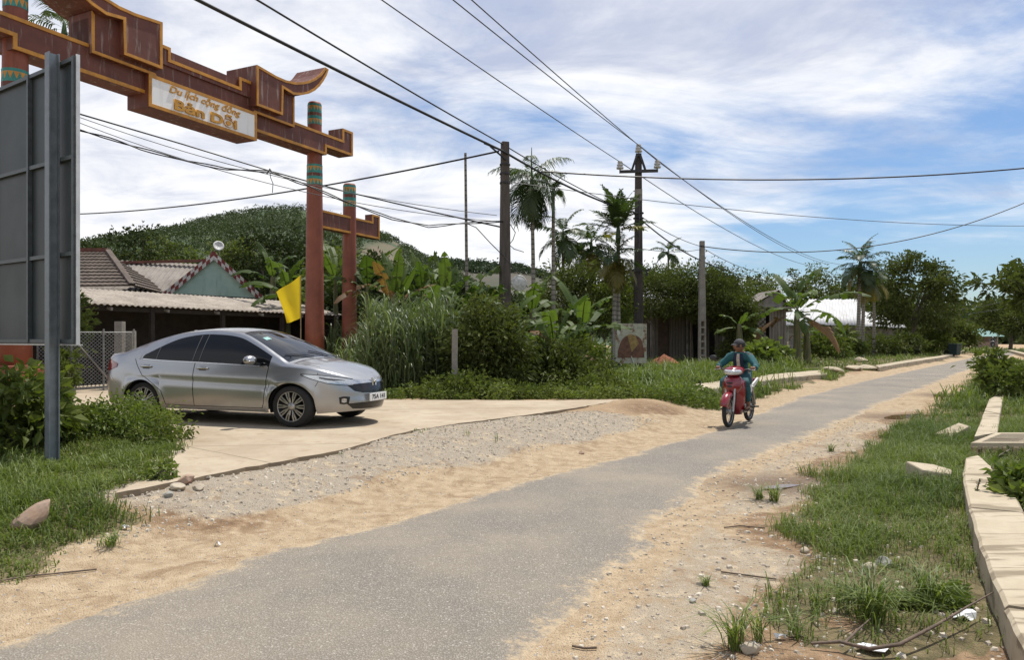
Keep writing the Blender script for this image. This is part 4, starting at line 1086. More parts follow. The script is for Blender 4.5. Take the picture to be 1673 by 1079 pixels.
# decals that hug the shell
def cast(o, d, off):
    d = Vector(d).normalized(); h = bvh.ray_cast(Vector(o)-d*1.5, d)
    if h[0] is None: return None
    n = h[1]; n = n if n.dot(d) < 0 else -n
    return h[0]+n*off
def patch(name, top, bot, d, mat, off=.005, m=8, parent=car, sub=3, thick=.006):
    """quad patch between two polylines, projected on the shell along d"""
    def dens(pl):
        o = []
        for a, c_ in zip(pl[:-1], pl[1:]):
            for k in range(sub): o.append(Vector(a).lerp(Vector(c_), k/sub))
        return o+[Vector(pl[-1])]
    T_, B_ = dens(top), dens(bot); rows = []
    for k in range(m+1):
        row = []
        for a, c_ in zip(T_, B_):
            q = a.lerp(c_, k/m); h = cast(q, d, off); row.append(h)
        rows.append(row)
    b = MB(); n = len(T_); ok = lambda r,c_: rows[r][c_] is not None
    ids = {}; vs = []
    for r in range(m+1):
        for c_ in range(n):
            if ok(r,c_): ids[(r,c_)] = len(vs); vs.append(rows[r][c_])
    fs = [(ids[(r,c_)],ids[(r,c_+1)],ids[(r+1,c_+1)],ids[(r+1,c_)]) for r in range(m) for c_ in range(n-1) if all((rr,cc) in ids for rr,cc in ((r,c_),(r,c_+1),(r+1,c_+1),(r+1,c_)))]
    b.add(vs, fs, 0, True); return b.build(name, mat, parent)
def seam(pts, w, d, mat=None, name='door_seam', off=.0025, parent=None, sub=10):
    """thin strip along a polyline; in the plane across d"""
    dn = Vector(d).normalized(); P_ = []
    for a, c_ in zip(pts[:-1], pts[1:]):
        for k in range(sub): P_.append(Vector(a).lerp(Vector(c_), k/sub))
    P_.append(Vector(pts[-1])); top = []; bot = []
    for i, q in enumerate(P_):
        tg = (P_[min(i+1,len(P_)-1)]-P_[max(i-1,0)]).normalized(); sd_ = tg.cross(dn).normalized()*w/2
        top.append(q+sd_); bot.append(q-sd_)
    return patch(name, top, bot, d, mat or M_BP, off, 1, parent or car, 1)
FX = (-1,0,0)
for sg in (-1,1):
    SD = (0,-sg,0)
    def s3(l): return [(x, sg*1.0, z) for x,z in l]
    # doors
    seam(s3([(-.285,.93),(-.29,.7),(-.285,.45),(-.28,.27)]), .009, SD)
    seam(s3([(1.0,.885),(.985,.72),(.955,.5),(.93,.34),(.90,.27)]), .009, SD)
    seam(s3([(-1.42,.975),(-1.34,.86),(-1.22,.72),(-.98,.58),(-.86,.48),(-.82,.36),(-.80,.27)]), .008, SD)
    seam(s3([(-.80,.27),(-.285,.265),(.90,.27)]), .009, SD)
    seam(s3([(1.72,.80),(1.74,.68),(1.70,.60)]), .007, SD)
    seam(s3([(-1.97,.80),(-1.86,.66),(-1.66,.50)]), .012, SD, M_CHR)
    # chrome line under the windows
    seam([(x, sg*1.0, float(ZB(x))+.004) for x in np.linspace(-1.27,.97,14)], .013, SD, M_CHR, 'belt_moulding', .005, sub=3)
    for xx, mm in ((-.345,M_SEAL),(-.225,M_SEAL),(-1.02,M_SEAL)):
        zt_ = float(ZB(xx)); zu_ = {-.345:1.355,-.225:1.37,-1.02:1.17}[xx]; seam(s3([(xx,zt_+.01),(xx+.01,zu_)]), .012, SD, mm, 'window_seal', .003)
    # handles
    for hx in (-1.17,-.13):
        zh = .845-.012*(hx+.5)
        h0 = cast((hx,sg,zh),SD,.0); b = MB()
        pts = [cast((hx+.10*k,sg,zh+.004),SD,.008+.024*(1-abs(k)**3)) for k in np.linspace(-1,1,9)]
        b.tube(pts, [.012,.016,.017,.017,.017,.017,.017,.016,.012], 7); b.build('door_handle', M_CHR, car)
        patch('handle_cup', s3([(hx-.06,zh+.035),(hx+.06,zh+.035)]), s3([(hx-.06,zh-.03),(hx+.06,zh-.03)]), SD, plain('handle_shadow',(.16,.16,.165),.4,.1,9,metal=.6), .003, 4)
    # lamps
    hl_t = [(1.50,sg*1,.775),(1.66,sg*1,.772),(1.80,sg*1,.752),(1.92,sg*1,.725),(2.02,sg*1,.698)]
    hl_b = [(1.50,sg*1,.765),(1.66,sg*1,.70),(1.80,sg*1,.645),(1.92,sg*1,.618),(2.02,sg*1,.60)]
    # headlight swept round the corner: cast diagonally
    dg = Vector((-.75,-sg*.66,0))
    def cor_(f, z): return (1.55+.0*f, sg*(.86-.46*f), z)
    tops_ = [(f, np.interp(f,[0,.3,.7,1],[.782,.770,.735,.700])) for f in np.linspace(0,1,7)]
    bots_ = [(f, np.interp(f,[0,.2,.5,.8,1],[.770,.705,.642,.615,.612])) for f in np.linspace(0,1,7)]
    def lampx(f): return np.interp(f,[0,.5,1],[1.60,1.92,2.10])
    def lampy(f): return np.interp(f,[0,.5,1],[.88,.72,.42])
    T_ = [(lampx(f)+.35, sg*(lampy(f)+.30), z) for f,z in tops_]; B_ = [(lampx(f)+.35, sg*(lampy(f)+.30), z) for f,z in bots_]
    hl = patch('headlight', T_, B_, dg, M_HLG, .006, 8)
    T2 = [(a[0],a[1],a[2]*.45+b_[2]*.55) for a,b_ in zip(T_,B_)]; T3 = [(a[0],a[1],a[2]*.70+b_[2]*.30) for a,b_ in zip(T_,B_)]
    patch('lamp_reflector', T3[2:-1], T2[2:-1], dg, plain('lamp_dark',(.05,.05,.055),.15,.2,40,metal=.4,coat=1), .009, 4, hl)
    seam([(a[0],a[1],a[2]) for a in T_], .010, dg, M_BP, 'lamp_rim', .008, hl, 3); seam([(a[0],a[1],a[2]) for a in B_], .010, dg, M_BP, 'lamp_rim', .008, hl, 3)
    tl = patch('tail_light', s3([(-2.18,.965),(-2.05,.945),(-1.86,.90)]), s3([(-2.18,.79),(-2.05,.785),(-1.86,.845)]), (.45,-sg,0), M_TLR, .006, 5)
    # fog lamps
    fg = Vector((-.9,-sg*.43,0)); 
    def fp(y, z): return (2.35, sg*(y+.12), z)
    fo_ = patch('fog_lamp', [fp(.63,.44),fp(.56,.452),fp(.47,.445)], [fp(.62,.345),fp(.56,.335),fp(.49,.345)], fg, M_BP, .006, 5)
    patch('fog_lens', [fp(.595,.415),fp(.56,.425),fp(.525,.415)], [fp(.595,.370),fp(.56,.360),fp(.525,.370)], fg, M_HLG, .012, 4, fo_)
    # mirrors
    mc = Vector((.80,sg*.955,.985)); b = MB(); b.ball(mc, (.075,.115,.07), 9); mi = b.build('wing_mirror', M_SIL, car)
    b = MB(); b.bar(mc+Vector((.03,-sg*.06,-.045)), (.86,sg*.80,.925), .05, .03); b.build('mirror_arm', M_BP, mi)
    b = MB(); b.ball(mc+Vector((.05,sg*.03,-.01)), (.03,.08,.012), 6); b.build('turn_signal', M_HLG, mi)
    # sill strip
    seam(s3([(-.80,.235),(.0,.225),(.95,.235)]), .02, SD, plain('sill_shadow',(.20,.19,.175),.6,.1,9), 'sill_trim', .003)
# front
def yz(l, x=2.6): return [(x,y,z) for y,z in l]
patch('grille', yz([(-.52,.655),(-.30,.655),(0,.655),(.30,.655),(.52,.655)]), yz([(-.40,.525),(-.28,.495),(0,.485),(.28,.495),(.40,.525)]), FX, M_BP, .004, 6)
patch('grille_bar', yz([(-.60,.685),(-.45,.678),(-.2,.672),(0,.67),(.2,.672),(.45,.678),(.60,.685)]), yz([(-.55,.650),(-.42,.625),(-.2,.634),(0,.632),(.2,.634),(.42,.640),(.55,.655)]), FX, M_CHR, .012, 4)
patch('lower_intake', yz([(-.50,.345),(-.3,.355),(0,.358),(.3,.355),(.50,.345)]), yz([(-.42,.268),(-.3,.26),(0,.256),(.3,.26),(.42,.268)]), FX, M_BP, .004, 5)
seam(yz([(-.42,.243),(-.2,.238),(0,.236),(.2,.238),(.42,.243)]), .03, FX, plain('lip_black',(.02,.02,.02),.6,.1,9), 'front_lip', .004)
h0 = cast((2.6,0,.642),FX,.018); b = MB(); Hs = .058
for sx in (-1,1): b.bar(h0+Vector((0,sx*.045,-Hs)), h0+Vector((-.006,sx*.056,Hs)), .012, .022)
b.bar(h0+Vector((.001,-.05,.0)), h0+Vector((.001,.05,.0)), .012, .018); b.build('badge', M_CHR, car)
pz = .418; h0 = cast((2.6,0,pz),FX,.03); b = MB(); b.box(h0, (.012,.47,.115)); pl_ = b.build('number_plate', M_WHITE, car, bevel=.003)
tx = text('75A 141', .09, 0, 0, 0, plain('plate_ink',(.03,.03,.035),.5,.1,9), car, extr=.001, offset=.002, rot=(PI/2,0,PI/2), width=.36, name='plate_number'); tx.location = h0+Vector((.008,0,.0)); tx.scale.y = 1.05
tx.parent = pl_
# bonnet shut line, wipers, aerial fin, sticker
seam([(1.33,y,2) for y in np.linspace(-.68,.68,9)], .012, (0,0,-1), M_BP, 'bonnet_seam', .002, sub=3)
for sg in (-1,1): seam([(1.32,sg*.66,2),(1.5,sg*.63,2),(1.68,sg*.585,2)], .008, (0,0,-1), M_BP, 'bonnet_seam', .002, sub=5)
for y0,y1 in ((.52,-.02),(-.08,-.58)):
    q = [cast((np.interp(k,[0,1],[1.24,1.10]), y0+(y1-y0)*k, 2),(0,0,-1),.015) for k in np.linspace(0,1,6)]
    b = MB(); b.tube(q, .007, 5); b.build('wiper', M_BP, car)
b = MB(); b.prism([(-1.0,0),(-.80,0),(-.98,.06),(-1.0,.06)], lambda x,z: (x,.014,ZC(x)+z-.005), lambda x,z: (x,-.014,ZC(x)+z-.005)); b.build('roof_fin', M_SIL, car)
patch('inspection_sticker', [(.60,-.42,2),(.60,-.30,2)], [(.68,-.435,2),(.68,-.31,2)], (0,0,-1), plain('sticker_blue',(.25,.45,.42),.4,.3,60), .004, 3)
patch('sun_strip', [(.365,-.50,2),(.365,-.2,2),(.365,.2,2),(.365,.5,2)], [(.45,-.51,2),(.45,-.2,2),(.45,.2,2),(.45,.51,2)], (0,0,-1), M_BP, .003, 2)
# wheels
Wl = None
def make_wheel():
    e = thing('wheel', None, None); e.parent = car
    Ry = Matrix.Rotation(PI/2,3,'X')
    b = MB(); b.lathe([(.222,-.095),(.285,-.10),(.300,-.085),(.305,-.05),(.305,.05),(.300,.085),(.285,.10),(.222,.095)], (0,0,0), 48, M=Ry); b.build('tyre', M_TYRE, e)
    b = MB(); b.lathe([(.0,.02),(.20,.02),(.205,.08),(.224,.094),(.224,-.09)], (0,0,0), 48, M=Ry); b.build('rim', M_RIMD, e)
    b = MB()
    for k in range(10):
        a = 2*PI*k/10
        for s_ in (-.085,.085):
            p0_ = (.055*math.cos(a), -.078, .055*math.sin(a)); p1_ = (.13*math.cos(a+s_*1.4), -.086, .13*math.sin(a+s_*1.4)); p2_ = (.212*math.cos(a+s_*1.15), -.082, .212*math.sin(a+s_*1.15))
            b.bar(p0_, p1_, .010, .02); b.bar(p1_, p2_, .012, .02)
    b.lathe([(.212,.078),(.212,.092),(.224,.094),(.226,.085)], (0,0,0), 48, M=Ry); b.lathe([(0,.10),(.03,.098),(.055,.088),(.06,.07)], (0,0,0), 20, M=Ry)
    b.build('spokes', M_RIMS, e)
    return e
w0_ = make_wheel()
for k, (wx, sg) in enumerate([(WX[0],-1),(WX[1],-1),(WX[0],1),(WX[1],1)]):
    w_ = w0_ if k == 0 else copy_tree(w0_, car)
    w_.location = (wx, sg*.715, .305); w_.rotation_euler = (0, .3+k*.5, 0 if sg < 0 else PI)
    w_.rotation_euler = (0,0,0 if sg<0 else PI)
# dark underside and wheel wells
b = MB(); b.box((.02,0,.30), (3.2,1.2,.14)); b.box((.06,0,.55), (1.75,1.5,.5))
for wx in WX:
    for sg in (-1,1):
        prof = [(wx+ARCH_R*1.02*math.cos(a), WZ+ARCH_R*1.02*math.sin(a)) for a in np.linspace(-.3,PI+.3,22)]
        vs = [(x,sg*.80*float(plan(x)),z) for x,z in prof]+[(x,sg*.45,z) for x,z in prof]
        b.add(vs, [(i,i+1,22+i+1,22+i) for i in range(21)]); b.add([(x,sg*.45,z) for x,z in prof], [tuple(range(22))])
b.build('underbody', plain('underbody_black',(.01,.01,.01),.9,.2,6), car)
# ============================================================ motorbike and rider
M_RED = plain('bike_red', (.20,.005,.012), .25, .12, 6, coat=.7)
M_RED2 = plain('bike_red_dark', (.20,.008,.022), .35, .15, 6, coat=.6)
M_LENS = plain('clear_lens', (.55,.57,.58), .12, .15, 30, metal=.25, coat=1)
M_BKP = plain('black_plastic', (.02,.02,.021), .55, .2, 14)
M_ALU = plain('worn_aluminium', (.36,.35,.33), .4, .25, 16, metal=.8)
M_SEAT = plain('seat_vinyl', (.022,.02,.02), .6, .25, 10)
M_WPL = plain('white_panel', (.62,.61,.58), .4, .15, 8)
cf_ = gnd(1187,703); cr_ = gnd(1226,690)
hd = Vector((cf_.x-cr_.x, cf_.y-cr_.y, 0)); hl_ = hd.length; hd.normalize(); mid_ = (cf_+cr_)/2
def make_bike(label, loc, rz):
    bk = thing('motorbike', label, 'motorbike', loc, rz)
    WB, R_ = .60, .275
    Rx = Matrix.Rotation(PI/2,3,'X')
    for wx in (WB,-WB):
        e = thing('wheel', None, None); e.parent = bk; e.location = (wx,0,R_)
        b = MB(); b.lathe([(R_-.042+.036*math.cos(a), .036*math.sin(a)) for a in np.linspace(0,2*PI,12)], (0,0,0), 36, M=Rx)
        b.build('tyre', M_TYRE, e)
        b = MB(); b.lathe([(R_-.075,-.02),(R_-.062,-.026),(R_-.055,0),(R_-.062,.026),(R_-.075,.02),(R_-.075,-.02)], (0,0,0), 36, M=Rx); b.build('rim', M_ALU, e)
        b = MB()
        for k in range(18):
            a = 2*PI*k/18; b.tube([(.03*math.cos(a+.5),.03*(-1)**k,.03*math.sin(a+.5)),((R_-.07)*math.cos(a),0,(R_-.07)*math.sin(a))], .0028, 4)
        b.lathe([(0,-.045),(.045,-.045),(.05,-.02),(.035,0),(.05,.02),(.045,.045),(0,.045)], (0,0,0), 16, M=Rx); b.build('spokes', M_ALU, e)
        b = MB(); b.lathe([(.05,.05),(.09,.05),(.09,.055),(.05,.055)], (0,0,0), 20, M=Rx); b.build('brake_disc', M_ALU, e)
    for sy in (-1,1):
        b = MB(); b.tube([(WB,sy*.075,R_),(WB-.05,sy*.075,.45),(WB-.13,sy*.07,.70)], [.022,.024,.018], 8); b.build('fork', M_ALU, bk)
    # front mudguard, a beaked shell over the tyre
    vs = []; fs = []; n = 18
    for i in range(n+1):
        a = math.radians(18+(158-18)*i/n); rr = R_+.035; wd = .072*(.55+.45*math.sin(PI*min(1,(i+3)/n)))
        for (dy, dr) in ((-1,-.055),(-.75,.0),(0,.018),(.75,0),(1,-.055)):
            vs.append((WB+(rr+dr)*math.cos(a), dy*wd*1.05, R_+(rr+dr)*math.sin(a)+.01))
    for i in range(n):
        for j in range(4): fs.append((i*5+j,i*5+j+1,(i+1)*5+j+1,(i+1)*5+j))
    b = MB(); b.add(vs, fs, 0, True); o = b.build('front_mudguard', M_RED, bk); sm = o.modifiers.new('s','SOLIDIFY'); sm.thickness = .006
    # front cowl: stacked sections (z, nose x, half width, edge x)
    def shell(name, secs, mat, th=.01, m=10, p=1.6):
        vs = []; fs = []
        for (z, xn, w, xe) in secs:
            for j in range(m+1):
                q = -1+2*j/m; vs.append((xe+(xn-xe)*(1-abs(q)**p), q*w, z))
        for i in range(len(secs)-1):
            for j in range(m): fs.append((i*(m+1)+j,i*(m+1)+j+1,(i+1)*(m+1)+j+1,(i+1)*(m+1)+j))
        b = MB(); b.add(vs, fs, 0, True); o = b.build(name, mat, bk); s_ = o.modifiers.new('s','SOLIDIFY'); s_.thickness = th; return o
    shell('front_cowl', [(.56,.50,.095,.44),(.62,.53,.14,.42),(.70,.545,.172,.38),(.77,.525,.18,.35),(.83,.47,.155,.33),(.86,.42,.12,.33)], M_RED, .012, 12, 1.9)
    for k, w_ in enumerate((.016,)):
        b = MB(); b.box((.535,0,.755), (.02,.10,.014), M=Matrix.Rotation(.5,3,'Y')); b.box((.545,0,.70),(.02,.07,.03)); b.build('cowl_slot', M_BKP, bk)
    shell('leg_shield', [(.20,.30,.11,.20),(.30,.34,.16,.24),(.42,.38,.19,.28),(.56,.40,.20,.30),(.68,.40,.20,.29),(.80,.38,.18,.30)], M_RED, .014, 12, 3)
    # inner dark body and frame
    b = MB(); b.tube([(.36,0,.80),(.28,0,.55),(.10,0,.42),(-.12,0,.48),(-.30,0,.62)], [.06,.075,.09,.10,.09], 10); b.build('frame', M_BKP, bk)
    b = MB(); b.tube([(.16,0,.30),(.02,0,.29),(-.10,0,.31)], [.075,.10,.085], 12); b.box((-.02,.10,.29),(.20,.05,.15)); b.box((-.02,-.10,.29),(.20,.05,.15)); b.build('engine', M_ALU, bk, bevel=.012)
    # saddle, side panels
    b = MB(); b.tube([(.02,0,.72),(-.12,0,.735),(-.32,0,.755),(-.58,0,.79)], [.07,.115,.125,.075], 12)
    for i, v in enumerate(b.v): b.v[i] = (v[0], v[1]*1.12, .72+(v[2]-.72)*.62)
    b.build('saddle', M_SEAT, bk)
    for sy in (-1,1):
        b = MB(); b.prism([(.02,.50),(-.20,.50),(-.45,.62),(-.78,.75),(-.74,.80),(-.40,.70),(-.05,.66),(.03,.60)], lambda x,z: (x,sy*.135,z), lambda x,z: (x,sy*.10,z)); b.build('side_panel', M_RED2 if sy < 0 else M_WPL, bk, bevel=.012)
    b = MB(); b.tube([(-.60,0,.55),(-.80,0,.50),(-.92,0,.38)], [.05,.05,.03], 8); b.build('rear_mudguard', M_BKP, bk)
    b = MB(); b.box((-.80,0,.74), (.07,.16,.07)); b.build('tail_lamp', M_TLR, bk, bevel=.015)
    b = MB(); b.tube([(.05,-.09,.24),(-.20,-.13,.21),(-.42,-.16,.27),(-.80,-.17,.33)], [.018,.02,.042,.036], 10); b.build('exhaust', M_ALU, bk)
    for sy in (-1,1):
        b = MB(); b.tube([(.08,sy*.05,.27),(.08,sy*.28,.27)], .016, 8); b.build('foot_peg', M_BLK, bk)
        b = MB(); b.tube([(-.25,sy*.12,.30),(-.27,sy*.27,.31)], .014, 8); b.build('foot_peg', M_BLK, bk)
        b = MB(); b.bar((-.05,sy*.11,.33),(-.60,sy*.10,.275),.03,.045); b.build('swing_arm', M_BKP, bk)
        b = MB(); b.tube([(-.35,sy*.13,.66),(-.52,sy*.13,.32)], [.022,.024], 8); b.build('shock_absorber', M_ALU, bk)
    # handlebar group
    shell('headlamp_cowl', [(.86,.44,.10,.33),(.91,.475,.16,.32),(.97,.47,.19,.28),(1.01,.40,.15,.26),(1.035,.33,.08,.25)], M_RED, .012, 12, 1.8)
    shell('headlight', [(.885,.482,.10,.40),(.915,.492,.150,.37),(.95,.492,.165,.36),(.975,.478,.13,.38)], M_LENS, .012, 12, 1.8)
    b = MB(); b.tube([(.20,-.34,.975),(.25,-.24,.985),(.31,-.1,.95),(.33,0,.93),(.31,.1,.95),(.25,.24,.985),(.20,.34,.975)], .013, 8); hb_ = b.build('handlebar', M_BKP, bk)
    for sy in (-1,1):
        b = MB(); b.tube([(.195,sy*.345,.973),(.235,sy*.255,.984)], .019, 8); b.build('grip', M_BLK, bk)
        b = MB(); b.tube([(.27,sy*.235,.985),(.30,sy*.26,.98),(.27,sy*.36,.965)], .006, 5); b.build('brake_lever', M_ALU, bk)
    b = MB(); b.tube([(.25,-.22,.99),(.24,-.27,1.10),(.25,-.36,1.15)], .006, 5); mi_ = b.build('mirror', M_BKP, bk)
    b = MB(); b.ball((.25,-.38,1.175), (.018,.068,.045), 8); b.build('mirror_head', M_BKP, mi_)
    return bk
bike_loc = (mid_.x, mid_.y, .025); bike_rz = math.atan2(hd.y, hd.x)
bike = make_bike('red underbone motorbike coming along the road with its rider', bike_loc, bike_rz)
def skin(verts, edges, radii, sub=2, root=0):
    me = bpy.data.meshes.new('sk'); me.from_pydata(verts, edges, []); o = bpy.data.objects.new('sk', me); COL.objects.link(o)
    m = o.modifiers.new('k','SKIN'); m.use_smooth_shade = True
    for i, r in enumerate(radii):
        s_ = me.skin_vertices[0].data[i]; s_.radius = (r,r) if not hasattr(r,'__len__') else r; s_.use_root = (i == root)
    if sub: 
        u_ = o.modifiers.new('u','SUBSURF'); u_.levels = sub; u_.render_levels = sub
    dg = bpy.context.evaluated_depsgraph_get(); dg.update()
    r_ = bpy.data.meshes.new_from_object(o.evaluated_get(dg)); bpy.data.objects.remove(o); 
    for p_ in r_.polygons: p_.use_smooth = True
    return r_
class SK:
    def __init__(s): s.v=[]; s.e=[]; s.r=[]
    def p(s, co, r, parent=None):
        s.v.append(tuple(co)); s.r.append(r)
        if parent is not None: s.e.append((parent, len(s.v)-1))
        return len(s.v)-1
M_SKIN = plain('skin', (.20,.095,.055), .55, .15, 12)
M_JKT = plain('jacket_teal', (.012,.085,.095), .8, .3, 7, bump=.3)
M_VEST = plain('vest_navy', (.008,.016,.035), .85, .3, 8)
M_SHIRT = plain('shirt_pale', (.42,.36,.30), .8, .25, 20)
M_TRS = plain('trousers_teal', (.014,.075,.085), .8, .35, 7, bump=.3)
M_CAP = plain('cap_grey', (.045,.045,.05), .8, .3, 10)
M_HAIR = plain('hair_black', (.008,.007,.006), .6, .3, 20)
M_SAND = plain('sandal', (.06,.035,.025), .7, .3, 12)
M_EYE = plain('eye_white', (.6,.58,.55), .3, .05, 5); M_LIP = plain('lip', (.16,.06,.045), .5, .1, 5)
def make_person(label, loc, rz, yaw):
    SH = [(-.05,s*.175,1.195) for s in (-1,1)]
    ELB = [(.06,-.325,1.03),(.07,.315,1.02)]; HND = [(.205,-.30,.992),(.205,.30,.992)]
    HIP = [(-.14,s*.085,.845) for s in (-1,1)]; KNE = [(.24,-.19,.76),(.25,.185,.75)]; ANK = [(.07,-.185,.36),(.08,.185,.36)]
    k = SK(); pel = k.p((-.15,0,.86), .125); c1 = k.p((-.14,0,.98), .115, pel); c2 = k.p((-.09,0,1.12), .125, c1); c3 = k.p((-.06,0,1.215), .085, c2); nk = k.p((-.035,0,1.285), .048, c3); hd0 = k.p((-.01,0,1.335), .05, nk)
    for i in (0,1):
        s = (-1,1)[i]
        a = k.p(SH[i], .058, c3); e = k.p(ELB[i], .042, a); w_ = k.p(Vector(ELB[i]).lerp(Vector(HND[i]),.86), .027, e); pm = k.p((HND[i][0]+.004,HND[i][1],HND[i][2]+.024), .026, w_)
        for f in range(4):      # fingers over the grip
            y = HND[i][1]+s*(.028-.019*f); L = (.9,1,.98,.82)[f if s > 0 else f]
            f1 = k.p((HND[i][0]+.045*L,y,HND[i][2]+.026), .0095, pm); f2 = k.p((HND[i][0]+.062*L,y,HND[i][2]-.002), .0085, f1); k.p((HND[i][0]+.042*L,y,HND[i][2]-.026), .008, f2)
        t1 = k.p((HND[i][0]+.012,HND[i][1]-s*.038,HND[i][2]+.002), .011, pm); k.p((HND[i][0]+.030,HND[i][1]-s*.036,HND[i][2]-.024), .0095, t1)
        h = k.p(HIP[i], .095, pel); kn = k.p(KNE[i], .058, h); cl = k.p(Vector(KNE[i]).lerp(Vector(ANK[i]),.35), .053, kn); an = k.p(ANK[i], .036, cl); he = k.p((ANK[i][0]-.01,ANK[i][1],.315), .034, an); ba = k.p((ANK[i][0]+.13,ANK[i][1]+s*.012,.305), (.028,.042), he); k.p((ANK[i][0]+.19,ANK[i][1]+s*.014,.303), (.018,.036), ba)
    me = skin(k.v, k.e, k.r, 2)
    me.materials.clear()
    for m in (M_SKIN, M_EYE, M_HAIR, M_LIP): me.materials.append(m)
    # sculpted head joined to the same mesh
    bm = bmesh.new(); bm.from_mesh(me)
    hb_ = bmesh.ops.create_uvsphere(bm, u_segments=32, v_segments=24, radius=1)['verts']
    HC = Vector((.0,0,1.385)); Rh = Matrix.Rotation(yaw,3,'Z')@Matrix.Rotation(.06,3,'Y')
    for v in hb_:
        x, y, z = v.co
        wj = 1-.30*max(0,-z)**1.2; xs_ = .098*x*(1 if x < 0 else .95-.10*max(0,-z)); ys_ = .074*y*wj; zs_ = .113*z
        if x > 0:
            nz = math.exp(-((y/.16)**2))*math.exp(-(((z+.12)/.20)**2)); xs_ += .024*nz*x
            xs_ += .006*math.exp(-((y/.3)**2))*math.exp(-(((z+.55)/.12)**2))      # lips
            xs_ += .010*math.exp(-((y/.3)**2))*math.exp(-(((z+.85)/.16)**2))      # chin
            xs_ -= .012*(math.exp(-(((abs(y)-.38)/.18)**2))*math.exp(-(((z-.05)/.12)**2)))
            xs_ += .006*math.exp(-(((z-.22)/.1)**2))*math.exp(-((y/.5)**2))
        v.co = HC+Rh@Vector((xs_,ys_,zs_))
    def blob(c, r, mi, rot=True):
        vv = bmesh.ops.create_icosphere(bm, subdivisions=2, radius=1)['verts']
        for v in vv: v.co = HC+Rh@(Vector(c)+Vector((v.co.x*r[0],v.co.y*r[1],v.co.z*r[2])))
        for f in {f for v in vv for f in v.link_faces}: f.material_index = mi
    for s in (-1,1):
        blob((.078,s*.028,.005), (.012,.014,.010), 1); blob((.088,s*.028,.005), (.005,.007,.008), 2); blob((-.005,s*.074,-.005), (.020,.010,.032), 0); blob((.088,s*.030,.026), (.006,.018,.005), 2)
    blob((.093,0,-.060), (.007,.024,.007), 3)
    for f in bm.faces: f.smooth = True
    bm.to_mesh(me); bm.free()
    o = link('person', me); o.location = loc; o.rotation_euler = (0,0,rz); tag(o, label, 'person')
    # jacket
    j = SK(); b0 = j.p((-.15,0,.865), .150); b1 = j.p((-.14,0,.99), .142, b0); b2 = j.p((-.09,0,1.12), .150, b1); b3 = j.p((-.06,0,1.205), .100, b2); j.p((-.045,0,1.25), .070, b3)
    for i in (0,1):
        a = j.p(SH[i], .078, b3); m_ = j.p(Vector(SH[i]).lerp(Vector(ELB[i]),.5), .068, a); e = j.p(ELB[i], .062, m_); w_ = j.p(Vector(ELB[i]).lerp(Vector(HND[i]),.45), .055, e); j.p(Vector(ELB[i]).lerp(Vector(HND[i]),.74), .047, w_)
    jm = skin(j.v, j.e, j.r, 2); jm.materials.clear(); jm.materials.append(M_JKT)
    for v in jm.vertices:
        q = v.co; d = (vnoise(q.x*1.3+q.z*.6,q.y+q.z,.045,4)-.5)*.034; v.co = q+v.normal*float(d)
    link('jacket', jm, o)
    # open front: shirt and dark vest panels
    b = MB(); 
    def frontx(y, z): return np.interp(z,[.9,1.05,1.15,1.22,1.26],[.00,.03,.058,.042,.02])-2.2*y*y
    for (nm, m_, y0, y1, off) in (('shirt',M_SHIRT,-.034,.034,.010),('vest',M_VEST,-.095,-.034,.016),('vest',M_VEST,.034,.095,.016)):
        vs = []; fs = []; n1_, n2_ = 6, 10
        for i in range(n2_+1):
            z = .92+(1.245-.92)*i/n2_
            for j_ in range(n1_+1):
                y = (y0+(y1-y0)*j_/n1_)*(1-.25*(i/n2_)**3); vs.append((frontx(y,z)+off,y,z))
        for i in range(n2_):
            for j_ in range(n1_): fs.append((i*(n1_+1)+j_,i*(n1_+1)+j_+1,(i+1)*(n1_+1)+j_+1,(i+1)*(n1_+1)+j_))
        b = MB(); b.add(vs, fs, 0, True); q = b.build(nm, m_, o); s_ = q.modifiers.new('s','SOLIDIFY'); s_.thickness = .012
    # trousers
    t_ = SK(); p0_ = t_.p((-.15,0,.85), .135)
    for i in (0,1):
        h = t_.p(HIP[i], .110, p0_); m_ = t_.p(Vector(HIP[i]).lerp(Vector(KNE[i]),.5), .095, h); kn = t_.p(KNE[i], .078, m_); c_ = t_.p(Vector(KNE[i]).lerp(Vector(ANK[i]),.4), .070, kn); t_.p(Vector(KNE[i]).lerp(Vector(ANK[i]),.86), .062, c_)
    tm = skin(t_.v, t_.e, t_.r, 2); tm.materials.clear(); tm.materials.append(M_TRS)
    for v in tm.vertices:
        q = v.co; d = (vnoise(q.x+q.z*.8,q.y+q.x*.5,.045,6)-.5)*.032; v.co = q+v.normal*float(d)
    link('trousers', tm, o)
    # hair and cap
    b = MB(); vs = []; fs = []
    def dome(name, r, zlo, mat, n=28, m=8, xo=0):
        vs = []; fs = []
        for i in range(m+1):
            a = (PI/2-math.asin(zlo))*i/m
            for q in range(n):
                th = 2*PI*q/n; vs.append(HC+Rh@Vector((xo+r[0]*math.sin(a)*math.cos(th), r[1]*math.sin(a)*math.sin(th), r[2]*math.cos(a))))
        for i in range(m):
            for q in range(n): fs.append((i*n+q,i*n+(q+1)%n,(i+1)*n+(q+1)%n,(i+1)*n+q))
        b = MB(); b.add(vs, fs, 0, True); return b
    b = dome('hair', (.099,.081,.115), -.25, M_HAIR, xo=-.012); b.build('hair', M_HAIR, o)
    b = dome('cap', (.108,.090,.122), .24, M_CAP, xo=-.006)
    bill = []; fs = []
